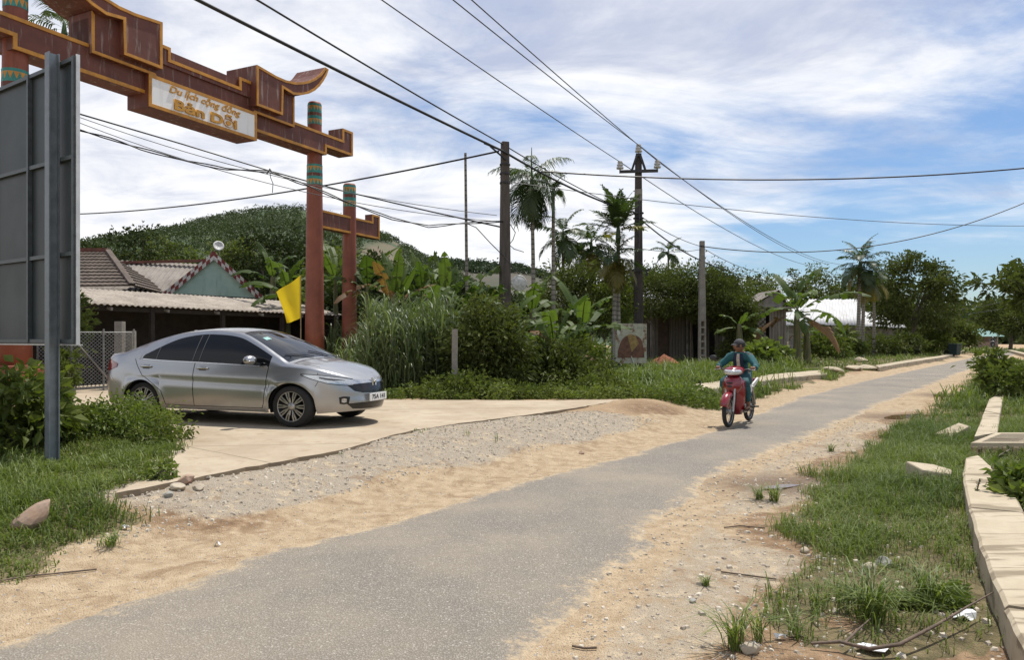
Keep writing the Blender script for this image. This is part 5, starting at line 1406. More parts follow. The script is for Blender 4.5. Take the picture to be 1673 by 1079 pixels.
    for i in range(5):
        rr = 1+.62*i/4
        for q in range(13):
            th = -1.15+2.3*q/12; bill.append(HC+Rh@Vector((-.006+.104*(math.cos(th)*(1+.78*(rr-1))), .086*math.sin(th)*(1+.12*(rr-1)), .036-.022*(rr-1)-.010*abs(math.sin(th))**2)))
    for i in range(4):
        for q in range(12): fs.append((i*13+q,i*13+q+1,(i+1)*13+q+1,(i+1)*13+q))
    b.add(bill, fs, 0, True); q = b.build('cap', M_CAP, o); s_ = q.modifiers.new('s','SOLIDIFY'); s_.thickness = .006
    for i in (0,1):
        s = (-1,1)[i]; b = MB(); a = ANK[i]; b.box((a[0]+.085,a[1]+s*.012,.278), (.27,.095,.02)); b.tube([(a[0]+.10,a[1]-.05+s*.01,.285),(a[0]+.10,a[1]+s*.01,.343),(a[0]+.10,a[1]+.05+s*.01,.285)], .012, 6); b.build('sandal', M_SAND, o, bevel=.006)
    return o
rider = make_person('person in a grey cap and open teal jacket riding the red motorbike, looking aside', bike_loc, bike_rz, -.95)
# the rider far off
fp_ = at(1622,578,92); fp_.z = gz(fp_.x,fp_.y)+.02
b2 = copy_tree(bike); b2.location = fp_; b2.rotation_euler = (0,0,bike_rz+.05); tag(b2, 'distant motorbike coming round the far road bend', 'motorbike')
r2 = copy_tree(rider); r2.location = fp_; r2.rotation_euler = (0,0,bike_rz+.05); tag(r2, 'distant person on a motorbike at the far road bend, pale headgear', 'person')
def swap(o, m):
    for s_ in o.material_slots: s_.link = 'OBJECT'; s_.material = m
M_HELM = plain('helmet_pale', (.55,.55,.54), .3, .1, 8); M_DK = plain('dark_cloth', (.03,.03,.035), .8, .3, 8)
for c_ in r2.children:
    k_ = c_.name.split('.')[0]
    if k_ == 'cap': swap(c_, M_HELM)
    elif k_ in ('jacket','trousers'): swap(c_, M_DK)
for c_ in b2.children:
    if c_.name.split('.')[0] in ('front_cowl','leg_shield','headlamp_cowl','front_mudguard'): swap(c_, M_DK)
# ============================================================ vegetation tools
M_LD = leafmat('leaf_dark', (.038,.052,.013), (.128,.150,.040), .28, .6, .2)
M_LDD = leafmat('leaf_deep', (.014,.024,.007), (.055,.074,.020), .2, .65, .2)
M_LM = leafmat('leaf_mid', (.058,.084,.018), (.17,.20,.047), .32, .6, .22)
M_LB = leafmat('leaf_bright', (.080,.122,.022), (.20,.235,.060), .35)
M_BAN = leafmat('leaf_banana', (.042,.072,.016), (.120,.165,.042), .4, .5, .22)
M_BDEAD = leafmat('leaf_banana_dead', (.10,.06,.028), (.25,.14,.06), .3, .7)
M_PALM = leafmat('leaf_palm', (.022,.042,.014), (.075,.110,.034), .28, .45)
M_PALY = leafmat('leaf_palm_yellow', (.07,.085,.016), (.24,.19,.04), .35, .5)
M_GRASS = leafmat('grass_blade', (.070,.110,.022), (.21,.25,.068), .35, .5)
M_REED = leafmat('reed_blade', (.066,.094,.034), (.20,.24,.11), .35, .4, .5)
t = NT('bark'); p = t.obj(); c = t.mix(t.ramp(t.noise(1,6,t.scale(p,(9,9,2)),.7),.3,.7), (.075,.06,.045), (.17,.145,.115)); M_BARK = t.out(c, .9, t.bump(t.noise(1,6,t.scale(p,(20,20,5)),.7), .6, .02))
t = NT('palm_trunk'); p = t.obj(); sx_ = t.n('ShaderNodeSeparateXYZ'); t.l(p, sx_.inputs[0])
ringn = t.math('PINGPONG', t.math('ADD', sx_.outputs[2], t.math('MULTIPLY', t.noise(3,2,p), .03)), .09)
c = t.mix(t.ramp(t.noise(1,5,t.scale(p,(10,10,1.5)),.7),.35,.65), (.14,.125,.095), (.27,.25,.21)); c = t.mix(t.math('LESS_THAN', ringn, .018), c, (.05,.042,.032)); M_PTR = t.out(c, .85)
M_CSH = plain('palm_crownshaft', (.05,.095,.03), .5, .3, 6)
t = NT('banana_stem'); p = t.obj(); c = t.mix(t.ramp(t.noise(1,5,t.scale(p,(10,10,1)),.7),.35,.65), (.055,.075,.025), (.15,.125,.055)); M_BST = t.out(c, .7)

def nrmz(a): return a/np.maximum(np.linalg.norm(a,axis=-1,keepdims=True),1e-9)
def leaf_arrays(P, A, L, Wd, fold=.18, droop=.12):
    """P,A (n,3); rhombic folded leaves"""
    n = len(P); A = nrmz(A); R = rng.normal(size=(n,3)); R[:,2] *= .6
    S = nrmz(np.cross(A, R)); N = np.cross(S, A); N *= np.sign(N[:,2:3]+1e-6); L = np.broadcast_to(L,(n,))[:,None]; Wd = np.broadcast_to(Wd,(n,))[:,None]
    m = P+A*L*.45+N*Wd*fold; tip = P+A*L; tip[:,2] -= (droop*L)[:,0]
    V = np.stack([P, m+S*Wd*.5, tip, m-S*Wd*.5],1).reshape(-1,3)
    return V, np.arange(4*n).reshape(n,4)
def crown_arrays(cen, rad, nclump, nleaf, L, asp=.45, clump=.32, hollow=.55, seed=0, low=-.55, updir=.2):
    r = np.random.default_rng(seed); cen = np.asarray(cen,float); rad = np.asarray(rad,float)
    D = nrmz(r.normal(size=(nclump*3,3))); D = D[D[:,2] > low][:nclump]
    rr = hollow+(1-hollow)*r.random(len(D))**.6
    lump = .78+.4*r.random(len(D))
    C = D*(rr*lump)[:,None]*rad
    k = len(C); csz = clump*rad.mean()*(.6+.8*r.random(k))
    ct = r.random(k)
    idx = np.repeat(np.arange(k), nleaf)
    off = r.normal(size=(k*nleaf,3))*np.array([1,1,.62]); off *= (csz[idx]*.55)[:,None]
    P = C[idx]+off
    A = nrmz(off)*.8+D[idx]*.5+r.normal(size=P.shape)*.55; A[:,2] += updir-.25
    Ls = L*(.6+.8*r.random(len(P)))
    V, Q = leaf_arrays(P+cen, A, Ls, Ls*asp)
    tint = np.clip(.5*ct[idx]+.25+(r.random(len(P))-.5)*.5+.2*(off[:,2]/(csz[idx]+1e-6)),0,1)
    return V, Q, np.repeat(tint,4), C+cen
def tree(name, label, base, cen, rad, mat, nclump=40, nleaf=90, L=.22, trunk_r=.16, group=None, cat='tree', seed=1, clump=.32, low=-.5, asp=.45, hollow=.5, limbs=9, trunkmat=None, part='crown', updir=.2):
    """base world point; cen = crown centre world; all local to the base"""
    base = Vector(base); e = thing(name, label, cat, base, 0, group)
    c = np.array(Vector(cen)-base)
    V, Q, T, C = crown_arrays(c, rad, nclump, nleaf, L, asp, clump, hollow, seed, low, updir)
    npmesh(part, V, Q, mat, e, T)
    if trunk_r > 0:
        rr = random.Random(seed); b = MB(); cz = Vector(c); top = cz+Vector((0,0,-rad[2]*.25))
        mid = top*.5+Vector((rr.uniform(-.2,.2)*trunk_r*4,rr.uniform(-.2,.2)*trunk_r*4,0))
        b.tube([(0,0,-.1),mid*.5,mid,top*.8,top], [trunk_r*1.25,trunk_r,trunk_r*.85,trunk_r*.6,trunk_r*.4], 9)
        sel = rr.sample(range(len(C)), min(limbs, len(C)))
        for s_ in sel:
            q = Vector(C[s_]); st = mid.lerp(top, rr.uniform(.1,1)); mm = st.lerp(q,.5)+Vector((0,0,rr.uniform(-.05,.12)*rad[2]))
            b.tube([st,mm,st.lerp(q,.95)], [trunk_r*.42,trunk_r*.26,trunk_r*.08], 6)
        b.build('trunk', trunkmat or M_BARK, e)
    return e
def bush(name, label, cen, rad, mat, nclump=30, nleaf=80, L=.12, seed=1, group=None, cat='bush', asp=.45, clump=.34, hollow=.35, low=-.8, stems=5):
    """a shrub standing on the ground under cen"""
    base = Vector((cen[0],cen[1],gz(cen[0],cen[1])))
    e = thing(name, label, cat, base, 0, group); c = np.array(Vector(cen)-base)
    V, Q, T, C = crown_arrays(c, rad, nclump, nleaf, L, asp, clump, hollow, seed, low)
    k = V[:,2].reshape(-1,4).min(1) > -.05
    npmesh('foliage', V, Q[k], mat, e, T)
    rr = random.Random(seed); b = MB()
    for s_ in rr.sample(range(len(C)), min(stems,len(C))):
        q = Vector(C[s_]); b.tube([(rr.uniform(-.08,.08),rr.uniform(-.08,.08),-.05), q*.5+Vector((0,0,.05)), q], [.022,.015,.006], 5)
    b.build('stem', M_BARK, e); return e
# ------------------------------------------------------------ palms
def frond_arrays(az, el0, length, bend, nl, ll, lw, r, hang=.35, twist=0):
    """rachis from the origin; returns verts, quads"""
    n = 14; pts = []; p = np.zeros(3); el = el0
    for i in range(n+1):
        pts.append(p.copy()); d = np.array([math.cos(az)*math.cos(el), math.sin(az)*math.cos(el), math.sin(el)]); p = p+d*length/n; el -= bend/n*(.4+1.2*i/n)
    pts = np.array(pts); V = []; Q = []
    side = np.array([-math.sin(az), math.cos(az), 0])
    # rachis as a thin ridge
    w = np.linspace(.028,.006,n+1)*length/2
    for i in range(n+1): V += [pts[i]-side*w[i]*.5, pts[i]+side*w[i]*.5]
    for i in range(n): Q.append((2*i,2*i+1,2*i+3,2*i+2))
    for k in range(nl):
        tq = .12+.88*(k+.5)/nl; f = tq*n; i = min(int(f), n-1); o = pts[i]+(pts[i+1]-pts[i])*(f-i); fw = nrmz(pts[i+1]-pts[i])
        prof = math.sin(PI*min(1,.15+.85*tq))**.6*(.55+.6*(1-tq)) if tq < .97 else .3
        for s in (-1,1):
            d = nrmz(side*s*1.0+fw*(.55+.5*tq)+np.array([0,0,.22+r.normal()*.12])); L = ll*prof*(.85+.3*r.random()); up = nrmz(np.cross(d, side*s+1e-3)); wd = lw*(.7+.4*r.random())
            nn = nrmz(np.cross(d, fw)); wv = nrmz(np.cross(nn, d))*wd*.5
            m = o+d*L*.5-np.array([0,0,hang*L*.16]); e_ = o+d*L*.92-np.array([0,0,hang*L*(.75+.4*r.random())])
            b0 = len(V); V += [o-wv*.5, o+wv*.5, m-wv*1.15, m+wv*1.15, e_-wv*.25, e_+wv*.25]
            Q += [(b0,b0+1,b0+3,b0+2),(b0+2,b0+3,b0+5,b0+4)]
    return np.array(V), np.array(Q)
def palm(label, base, topz, r0, nf=10, fl=1.7, el=(1.2,-.5), bend=1.3, ll=.5, lw=.05, seed=1, lean=(0,0), dead=0, group=None, hang=.35, crownshaft=True, mat=None, spear=.0, nl=26, name='areca_palm'):
    base = Vector(base); r = np.random.default_rng(seed); e = thing(name, label, 'palm', base, 0, group); Hh = topz-base.z
    tip = Vector((lean[0],lean[1],Hh))
    b = MB(); pts = [Vector((lean[0]*(k/8)**1.6,lean[1]*(k/8)**1.6,-.1+(Hh+.1)*k/8)) for k in range(9)]
    b.tube(pts, [r0*(1.25-.5*(k/8)) if k else r0*1.5 for k in range(9)], 9); b.build('trunk', M_PTR, e)
    cs = .75*min(1,fl/1.7) if crownshaft else .1
    b = MB(); b.tube([tip-Vector((0,0,cs*.7)), tip-Vector((0,0,cs*.4)), tip, tip+Vector((0,0,cs*.45)), tip+Vector((0,0,cs*.6+spear))], [r0*.85,r0*1.25,r0*.95,r0*.5,.012], 9); b.build('crownshaft', M_CSH, e)
    for k in range(nf):
        az = 2.4*k+r.uniform(-.3,.3); q = k/max(1,nf-1); el_ = el[0]+(el[1]-el[0])*q+r.normal()*.08
        V, Q = frond_arrays(az, el_, fl*(.85+.3*r.random()), bend*(.8+.4*r.random()), nl, ll, lw, r, hang)
        V = V+np.array(tip)+np.array([0,0,cs*(.30-.35*q)])
        T = np.full(len(V), .15+.7*r.random())+r.normal(size=len(V))*.06
        npmesh('frond', V, Q, (M_PALY if k >= nf-dead else (mat or M_PALM)), e, T)
    return e
# ------------------------------------------------------------ bananas
def banana_leaf(az, el0, length, width, bend, r, tear=.5):
    n = 22; p = np.zeros(3); el = el0; pts = []; els = []
    for i in range(n+1):
        pts.append(p.copy()); els.append(el); d = np.array([math.cos(az)*math.cos(el), math.sin(az)*math.cos(el), math.sin(el)]); p = p+d*length/n; el -= bend/n*(.3+1.4*i/n)
    pts = np.array(pts); side = np.array([-math.sin(az), math.cos(az), 0]); V = []; Q = []
    st = 3   # bare stalk
    for i in range(n): 
        w = .022*length*(1-i/n)*.5+.004; w2 = .022*length*(1-(i+1)/n)*.5+.004
        b0 = len(V); up = np.array([0,0,.006]); V += [pts[i]-side*w+up, pts[i]+side*w+up, pts[i+1]+side*w2+up, pts[i+1]-side*w2+up]; Q.append((b0,b0+1,b0+2,b0+3))
    for s in (-1,1):
        ang = .35*r.random()-.15; prev = None
        for i in range(st, n):
            t0 = (i-st)/(n-st); t1 = (i+1-st)/(n-st)
            if r.random() < tear: ang = np.clip(.45*r.normal()-.25,-1.1,.55); prev = None
            def wdt(q): return width*.5*(math.sin(PI*min(1,max(0,.06+.94*q)))**.55)*(1-.18*q)
            up = np.cross(side, nrmz(pts[min(i+1,n)]-pts[i]))*-1; up = up*np.sign(up[2]+1e-6)
            fw = nrmz(pts[i+1]-pts[i])
            o0 = side*s*math.cos(ang)+up*math.sin(ang)+fw*.28
            e0 = pts[i]+o0*wdt(t0) if prev is None else prev
            e1 = pts[i+1]+o0*wdt(t1)
            # drooping outer half
            m0 = .5*(pts[i]+e0)+up*.03*width; m1 = .5*(pts[i+1]+e1)+up*.03*width
            e0 = e0-np.array([0,0,.12*wdt(t0)]); e1b = e1-np.array([0,0,.12*wdt(t1)])
            b0 = len(V); V += [pts[i],pts[i+1],m1,m0,e1b,e0]; Q += [(b0,b0+1,b0+2,b0+3),(b0+3,b0+2,b0+4,b0+5)]
            prev = e1
    return np.array(V), np.array(Q)
def banana(label, base, h, nl=8, L=1.9, Wd=.5, seed=1, el=(1.35,.35), bend=1.2, dead=0, group=None, stem=.11, tear=.4, az0=None, mat=None):
    base = Vector(base); r = np.random.default_rng(seed); e = thing('banana_plant', label, 'banana plant', base, 0, group)
    b = MB(); b.tube([(0,0,-.1),(.02,0,h*.4),(.0,.02,h*.8),(0,0,h)], [stem*1.2,stem,stem*.75,stem*.5], 10); b.build('stem', M_BST, e)
    for k in range(nl):
        q = k/max(1,nl-1); az = (az0 or 0)+2.4*k+r.uniform(-.35,.35)
        V, Q = banana_leaf(az, el[0]+(el[1]-el[0])*q+r.normal()*.1, L*(.75+.4*r.random()), Wd*(.8+.35*r.random()), bend*(.7+.6*r.random()), r, tear)
        V = V+np.array([0,0,h-.08-.25*q*h*.25])
        npmesh('leaf', V, Q, M_BDEAD if k >= nl-dead else (mat or M_BAN), e, np.full(len(V), .15+.7*r.random())+r.normal(size=len(V))*.05)
    return e
def onground(px, Y):
    x = (px-CX)/F*Y; return Vector((x, Y, gz(x,Y)))
def ztop(py, Y): return EYE+(YH-py)/F*Y
def pl(px, py, Y): return at(px,py,Y)
# ============================================================ palms
G = 'areca palms along the hedge'
palm('areca palm with long drooping crown just right of the hedge pole', onground(873,27), ztop(300,27), .075, 22, 1.6, (1.1,-1.5), 1.5, .62, .045, 3, (-.1,0), 0, G, .75, spear=.9)
palm('thin areca palm with a small ragged crown and pale ringed trunk', onground(904,27.5), ztop(312,27.5), .075, 5, .75, (1.25,-.2), 1.0, .32, .05, 5, (.0,0), 0, G, .3)
palm('small areca palm crown behind the pale ringed trunk', onground(920,38), ztop(388,38), .09, 14, 1.75, (1.2,-.9), 1.4, .6, .075, 6, (0,0), 0, G, .5)
palm('areca palm half hidden between two others left of the black pole', onground(966,40), ztop(402,40), .09, 16, 1.9, (1.2,-1.0), 1.5, .65, .08, 7, (0,0), 2, G, .5)
palm('twin areca palm by the black pole, taller trunk with upright fan of fronds', onground(1010,29.5), ztop(378,29.5), .09, 20, 1.6, (1.5,.2), .6, .62, .06, 8, (0,0), 2, G, .25)
palm('twin areca palm by the black pole, lower trunk with yellowing fronds', onground(1002,29.2), ztop(425,29.2), .085, 20, 1.25, (1.1,-1.4), 1.0, .5, .042, 9, (.1,0), 11, G, .5)
palm('distant palm standing above the round leafy canopy', onground(1092,75), ztop(413,75), .12, 11, 1.9, (1.2,-.6), 1.3, .7, .09, 10, (0,0), 0, None, .5)
palm('tall palm with feathery crown in front of the white roof, left of a pair', onground(1402,52), ztop(432,52), .13, 18, 2.2, (1.3,-.8), 1.3, .8, .08, 11, (.15,0), 2, 'palms by the white roof', .45)
palm('second palm trunk close beside the tall palm by the white roof', onground(1409,52.5), ztop(455,52.5), .12, 14, 1.8, (.9,-1.0), 1.5, .8, .05, 12, (.15,0), 4, 'palms by the white roof', .6)
palm('thin palm leaning right of the tall pair by the white roof', onground(1428,54), ztop(462,54), .10, 8, 1.5, (1.1,-.9), 1.4, .7, .045, 13, (.0,0), 4, 'palms by the white roof', .5)
palm('palm behind the gate beam at top left, fronds hanging past the hoarding', onground(105,29), ztop(52,29), .11, 14, 2.1, (1.2,-1.3), 1.5, .7, .055, 14, (0,0), 0, None, .7)
b = MB(); p0 = onground(764,26.5); zt = ztop(250,26.5)
b.tube([(p0.x,26.5,p0.z-.1),(p0.x-.02,26.5,2.5),(p0.x-.08,26.5,zt)], [.075,.06,.045], 8); tag(b.build('bare_palm_trunk', M_PTR), 'bare headless palm trunk, thin and straight, left of the hedge pole', 'palm')
# ============================================================ bananas
GB = 'banana plants behind the hedge'
LB = [  # px, Y, top py, nl, L, W, seed, el, bend, dead, label
 (470,27.5,476,8,1.9,.5,21,(1.35,.3),1.4,0,'banana plant with arching leaves above the shed roof, behind the flag'),
 (446,31,452,7,1.9,.5,41,(1.3,.3),1.3,0,'banana plant between the teal gable and the yellow flag'),
 (548,28.5,455,9,2.4,.55,22,(1.35,.2),1.4,1,'banana plant seen between the two right gate columns'),
 (600,27,468,8,1.9,.5,42,(1.35,.2),1.3,2,'banana plant with yellow torn leaves right of the shorter gate column'),
 (645,24.5,490,9,1.75,.42,23,(1.5,.8),.5,2,'banana plant with upright leaves, some dried orange, behind the reeds'),
 (690,25.5,480,7,1.7,.46,24,(1.5,.7),.8,1,'banana plant behind the reeds next to the dried one'),
 (728,24,478,6,1.5,.42,25,(1.5,1.0),.4,0,'banana plant with stiff upright leaf tips against the hill'),
 (762,22,500,8,2.0,.52,26,(1.3,.2),1.5,0,'banana plant arching over the right end of the reeds'),
 (800,24,505,8,1.7,.5,27,(1.35,.3),1.3,0,'banana plant just left of the hedge pole'),
 (868,23.5,510,8,1.7,.5,28,(1.3,.2),1.4,0,'banana plant just right of the hedge pole under the round dish'),
 (905,19,560,9,1.75,.5,29,(1.3,.0),1.3,1,'near banana plant with broad torn leaves reaching right over the verge'),
 (950,21,540,8,1.9,.48,30,(1.3,.1),1.3,0,'banana plant between the near one and the rusty sign'),
 (830,20.5,540,6,1.6,.45,31,(1.3,.3),1.3,1,'low banana plant at the foot of the hedge pole'),
 (700,21.5,520,7,1.9,.5,43,(1.3,.2),1.3,0,'banana plant in the middle of the reeds'),
 (1302,38,506,11,3.3,.85,32,(1.45,-.2),1.5,2,'tall banana plant with drooping leaves beside the wooden hut'),
 (1318,39,540,5,1.5,.45,33,(1.2,.1),1.3,1,'small banana sucker at the foot of the tall one by the hut'),
 (1208,37,530,6,1.4,.4,34,(1.1,.1),1.2,0,'banana plant in the shade in front of the hut wall')]
for px,Y,pt,nl,L,Wd,sd_,el,bd,dd,lb in LB:
    p = onground(px,Y); banana(lb, p, max(.5,ztop(pt,Y)-p.z-.0), nl, L, Wd, sd_, el, bd, dd, GB if px < 1000 else None, .11 if Y < 30 else .19)
# ============================================================ bushes and trees
def B_(name, label, px, pt, pb, Y, wpx, mat, depth=None, **k):
    """bush by its picture box: centre px, top/bottom py at distance Y, width in px"""
    zt, zb = ztop(pt,Y), max(ztop(pb,Y), gz((px-CX)/F*Y, Y)-.1); x = (px-CX)/F*Y; rx = wpx/2/F*Y
    return bush(name, label, (x,Y,(zt+zb)/2), (rx, depth or rx*.8, (zt-zb)/2), mat, **k)
B_('leafy_bush','dense dark bush below the hedge pole, beside the reeds',800,492,650,17.2,135,M_LD,.8,nclump=60,nleaf=130,L=.13,seed=3)
B_('leafy_bush','dark undergrowth in the shade of the near banana plant',905,560,655,18.2,150,M_LD,.9,nclump=50,nleaf=110,L=.13,seed=4)
B_('leafy_bush','bright green bush left of the rusty sign',945,535,640,20,80,M_LM,.9,nclump=45,nleaf=110,L=.13,seed=5)
B_('leafy_bush','low shrub at the driveway edge below the dense dark bush',745,612,660,15.9,120,M_LM,.5,nclump=30,nleaf=90,L=.09,seed=6)
B_('leafy_bush','low weedy shrub between the driveway and the near banana',850,622,662,16.1,150,M_LM,.5,nclump=34,nleaf=90,L=.08,seed=7)
B_('leafy_bush','low shrub at the far corner of the driveway slab',970,612,662,17,140,M_LM,.6,nclump=34,nleaf=100,L=.09,seed=8)
B_('leafy_bush','weedy shrub under the rusty sign',1045,616,650,22,110,M_LB,.8,nclump=34,nleaf=100,L=.10,seed=9)
B_('leafy_bush','bright broad leaved shrub in front of the hut corner',1250,555,615,34,75,M_LB,.9,nclump=26,nleaf=60,L=.26,asp=.7,seed=10)
B_('leafy_bush','dark shrub against the hut wall',1205,545,600,41,60,M_LD,.9,nclump=26,nleaf=60,L=.2,seed=11)
for k,(px,pt,pb,Y,w,m,lb) in enumerate([(1345,545,590,47,70,M_LM,'green shrub right of the hut banana plant'),(1385,538,585,50,60,M_LM,'green shrub under the white roof'),(1440,550,585,55,70,M_LD,'dark shrub between the palms and the round tree'),(1475,545,582,57,80,M_LD,'dark shrub left of the round tree trunk'),(1530,540,580,60,70,M_LM,'shrub right of the round tree trunk'),(1560,545,572,70,60,M_LD,'dark shrub behind the green bins')]):
    B_('verge_shrub',lb,px,pt,pb,Y,w,m,1.3,nclump=26,nleaf=70,L=.26,seed=50+k)
# cycad like little palm before the white roof
palm('small bushy palm in front of the white roof', onground(1378,48), ztop(550,48), .08, 11, 1.0, (1.3,.1), 1.1, .42, .06, 60, (0,0), 0, None, .4, False, M_LM, name='young_palm')
# big spreading canopy over the hut
GC_ = 'spreading leafy trees over the hut'
for k,(px,pt,pb,Y,w,lb) in enumerate([(1065,448,525,43,140,'low spreading tree right behind the black pole'),(1130,432,518,44.0,170,'low spreading tree forming the middle of the canopy over the hut'),(1172,445,530,43,105,'low spreading tree at the right of the canopy over the hut'),(1200,480,560,42,44,'dark low branches hanging before the hut gable')]):
    zt, zb = ztop(pt,Y), ztop(pb,Y); x = (px-CX)/F*Y; rx = w/2/F*Y
    tree('spreading_tree', lb, onground(px,Y), (x,Y,(zt+zb)/2), (rx,2.4,(zt-zb)/2), M_LD, 80, 170, .15, .10, GC_, seed=70+k, clump=.26, low=-.75, hollow=.6)
tree('garden_tree','dark broadleaf tree behind the pale ringed palm trunk', onground(955,33), (pl(955,500,33)), (1.9,1.6,2.0), M_LD, 60, 120, .17, .12, None, seed=80)
tree('garden_tree','mid green tree between the dark one and the twin palms', onground(985,32), (pl(990,520,32)), (1.1,1.2,1.6), M_LM, 40, 100, .16, .08, None, seed=81)
tree('round_tree','large round leafy tree standing alone over the road verge', onground(1500,60), (pl(1492,490,60)), (3.15,2.8,3.5), M_LD, 120, 110, .27, .22, None, seed=82, clump=.22, low=-.8, hollow=.55)
tree('verge_tree','smaller tree filling the gap left of the round tree', onground(1462,70), (pl(1462,522,70)), (1.5,1.5,2.4), M_LD, 40, 90, .27, .14, None, seed=83)
tree('verge_tree','low tree right of the round tree', onground(1545,66), (pl(1556,548,66)), (1.6,1.6,1.3), M_LD, 45, 90, .28, .14, None, seed=84)
# overhanging tree at the right edge
ov_ = tree('overhanging_tree','tree reaching in from the right edge with glossy leaf sprays', onground(1765,24), (pl(1748,465,24)), (2.1,1.6,.95), M_LD, 60, 50, .25, .16, None, seed=85, clump=.24, asp=.36, low=-.7)
cb = pl(1636,466,23.6); V, Q, T, C = crown_arrays(cb-ov_.location, (.95,.5,.26), 16, 26, .22, .34, .30, .3, 185, -1, .1); npmesh('branch', V, Q, M_LD, ov_, T)
b = MB(); b.tube([pl(1745,480,24)-ov_.location, pl(1690,472,23.8)-ov_.location, pl(1600,464,23.5)-ov_.location], [.05,.03,.008], 6); b.build('bough', M_BARK, ov_)
tree('roadside_tree','dark tree right of the teal roofed kiosk', onground(1650,84), (pl(1650,525,84)), (3.4,3,2.6), M_LD, 50, 90, .34, .2, None, seed=86)
tree('roadside_tree','dark tree at the right edge behind the bushy shrub', onground(1685,80), (pl(1690,530,80)), (2.6,3,2.4), M_LD, 50, 90, .34, .2, None, seed=87)
# far row behind the white roof
rr = random.Random(9)
row = [(1185,470,90),(1215,455,92),(1245,440,95),(1268,458,90),(1300,447,96),(1330,440,98),(1352,445,95),(1378,442,99),(1420,455,94),(1450,462,90),(1545,520,110),(1575,525,120),(1150,470,88)]
wh = ['behind the canopy over the hut','above the hut gable, left','above the hut gable, with a pale top','right of the hut gable','behind the hut banana plant, left','behind the hut banana plant, right','behind the white roof, left end','behind the white roof, tall and thin','between the palms by the white roof','left of the round tree, behind','right of the round tree, low','by the far road bend','behind the middle of the canopy']
for k,(px,pt,Y) in enumerate(row):
    zt = ztop(pt,Y); p = onground(px,Y); hh = zt-p.z
    tree('distant_tree', f'distant tree {wh[k]}', p, (p.x,Y,p.z+hh*.62), (rr.uniform(1.5,2.4),1.8,hh*.38), [M_LD,M_LM][k%2], 26, 70, .34, .16, 'far trees behind the white roof', seed=100+k, clump=.3)
# trees behind the left houses and the hedge
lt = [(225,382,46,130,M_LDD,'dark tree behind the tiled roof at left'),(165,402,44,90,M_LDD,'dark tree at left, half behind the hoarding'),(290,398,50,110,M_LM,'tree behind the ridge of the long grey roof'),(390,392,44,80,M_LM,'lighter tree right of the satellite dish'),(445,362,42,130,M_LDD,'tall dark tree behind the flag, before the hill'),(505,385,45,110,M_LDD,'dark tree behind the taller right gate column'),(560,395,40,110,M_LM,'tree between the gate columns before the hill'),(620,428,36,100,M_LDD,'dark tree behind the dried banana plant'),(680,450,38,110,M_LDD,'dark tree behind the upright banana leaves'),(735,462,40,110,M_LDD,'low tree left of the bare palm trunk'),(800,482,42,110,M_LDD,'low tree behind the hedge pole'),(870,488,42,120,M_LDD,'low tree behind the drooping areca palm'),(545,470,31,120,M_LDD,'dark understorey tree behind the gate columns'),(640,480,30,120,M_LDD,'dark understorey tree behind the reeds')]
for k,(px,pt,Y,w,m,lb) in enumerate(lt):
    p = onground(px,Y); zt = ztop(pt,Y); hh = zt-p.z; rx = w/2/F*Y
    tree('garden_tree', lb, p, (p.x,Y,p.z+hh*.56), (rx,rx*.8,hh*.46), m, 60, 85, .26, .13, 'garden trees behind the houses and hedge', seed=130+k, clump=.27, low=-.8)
# right edge bush and left foreground
B_('leafy_bush','leafy bush at the right edge beyond the last kerb block',1658,592,650,17.5,100,M_LM,.8,nclump=30,nleaf=60,L=.14,seed=150)
B_('leafy_bush','upright sprig of leafy stems left of the right edge bush',1617,572,645,18,42,M_LM,.4,nclump=18,nleaf=60,L=.14,seed=151)
B_('leafy_shrub','big leaved shrub growing around the hoarding post',28,606,765,8.1,150,M_LM,.55,nclump=52,nleaf=36,L=.125,asp=.62,seed=152,clump=.3)
B_('leafy_shrub','second big leaved shrub right behind the hoarding post',95,655,765,8.6,70,M_LM,.35,nclump=26,nleaf=34,L=.115,asp=.62,seed=153,clump=.3)
B_('weed_patch','feathery weed patch between the hoarding post and the car',185,655,745,9.3,170,M_LB,.6,nclump=60,nleaf=120,L=.055,seed=154,cat='weeds',asp=.5)
B_('weed_patch','lower weeds spreading to the notch in the slab',262,690,748,8.9,70,M_LM,.4,nclump=26,nleaf=80,L=.06,seed=155,cat='weeds')
B_('small_weed','small leafy weed growing at the broken slab edge',265,752,800,6.7,52,M_LB,.14,nclump=16,nleaf=26,L=.05,seed=156,cat='weed',asp=.6)
B_('leafy_bush','foliage by the shed post behind the hoarding edge',122,470,600,18.6,40,M_LM,.5,nclump=26,nleaf=70,L=.13,seed=157)
B_('leafy_bush','leaves trailing over the fence by the red plinth at left',105,575,640,17,36,M_LM,.3,nclump=20,nleaf=60,L=.10,seed=158)
# hanging weed on the near kerb
def sprig(label, pts, n, L, seed):
    b = MB(); b.tube(pts, [.006]*len(pts), 5); e = thing('trailing_weed', label, 'weed', pts[0]); st = b.build('stem', M_BARK, e); st.location = -Vector(pts[0])
    r = np.random.default_rng(seed); P = []; 
    for k in range(n):
        f = r.random()*(len(pts)-1); i = int(f); P.append(np.array(pts[i].lerp(pts[i+1], f-i)-pts[0]))
    P = np.array(P); A = r.normal(size=P.shape); A[:,2] = abs(A[:,2])*.4
    V, Q = leaf_arrays(P, A, L*(.7+.6*r.random(n)), L*.5); npmesh('leaf_spray', V, Q, M_LD, e, np.repeat(r.random(n),4))
k0 = lambda px,py,z: Vector((*kz(px,py,z), z))
sprig('wiry trailing weed hanging over the curving kerb', [k0(1650,735,.42), k0(1632,745,.40), k0(1622,765,.33), k0(1626,790,.27), k0(1640,805,.25)], 34, .06, 1)
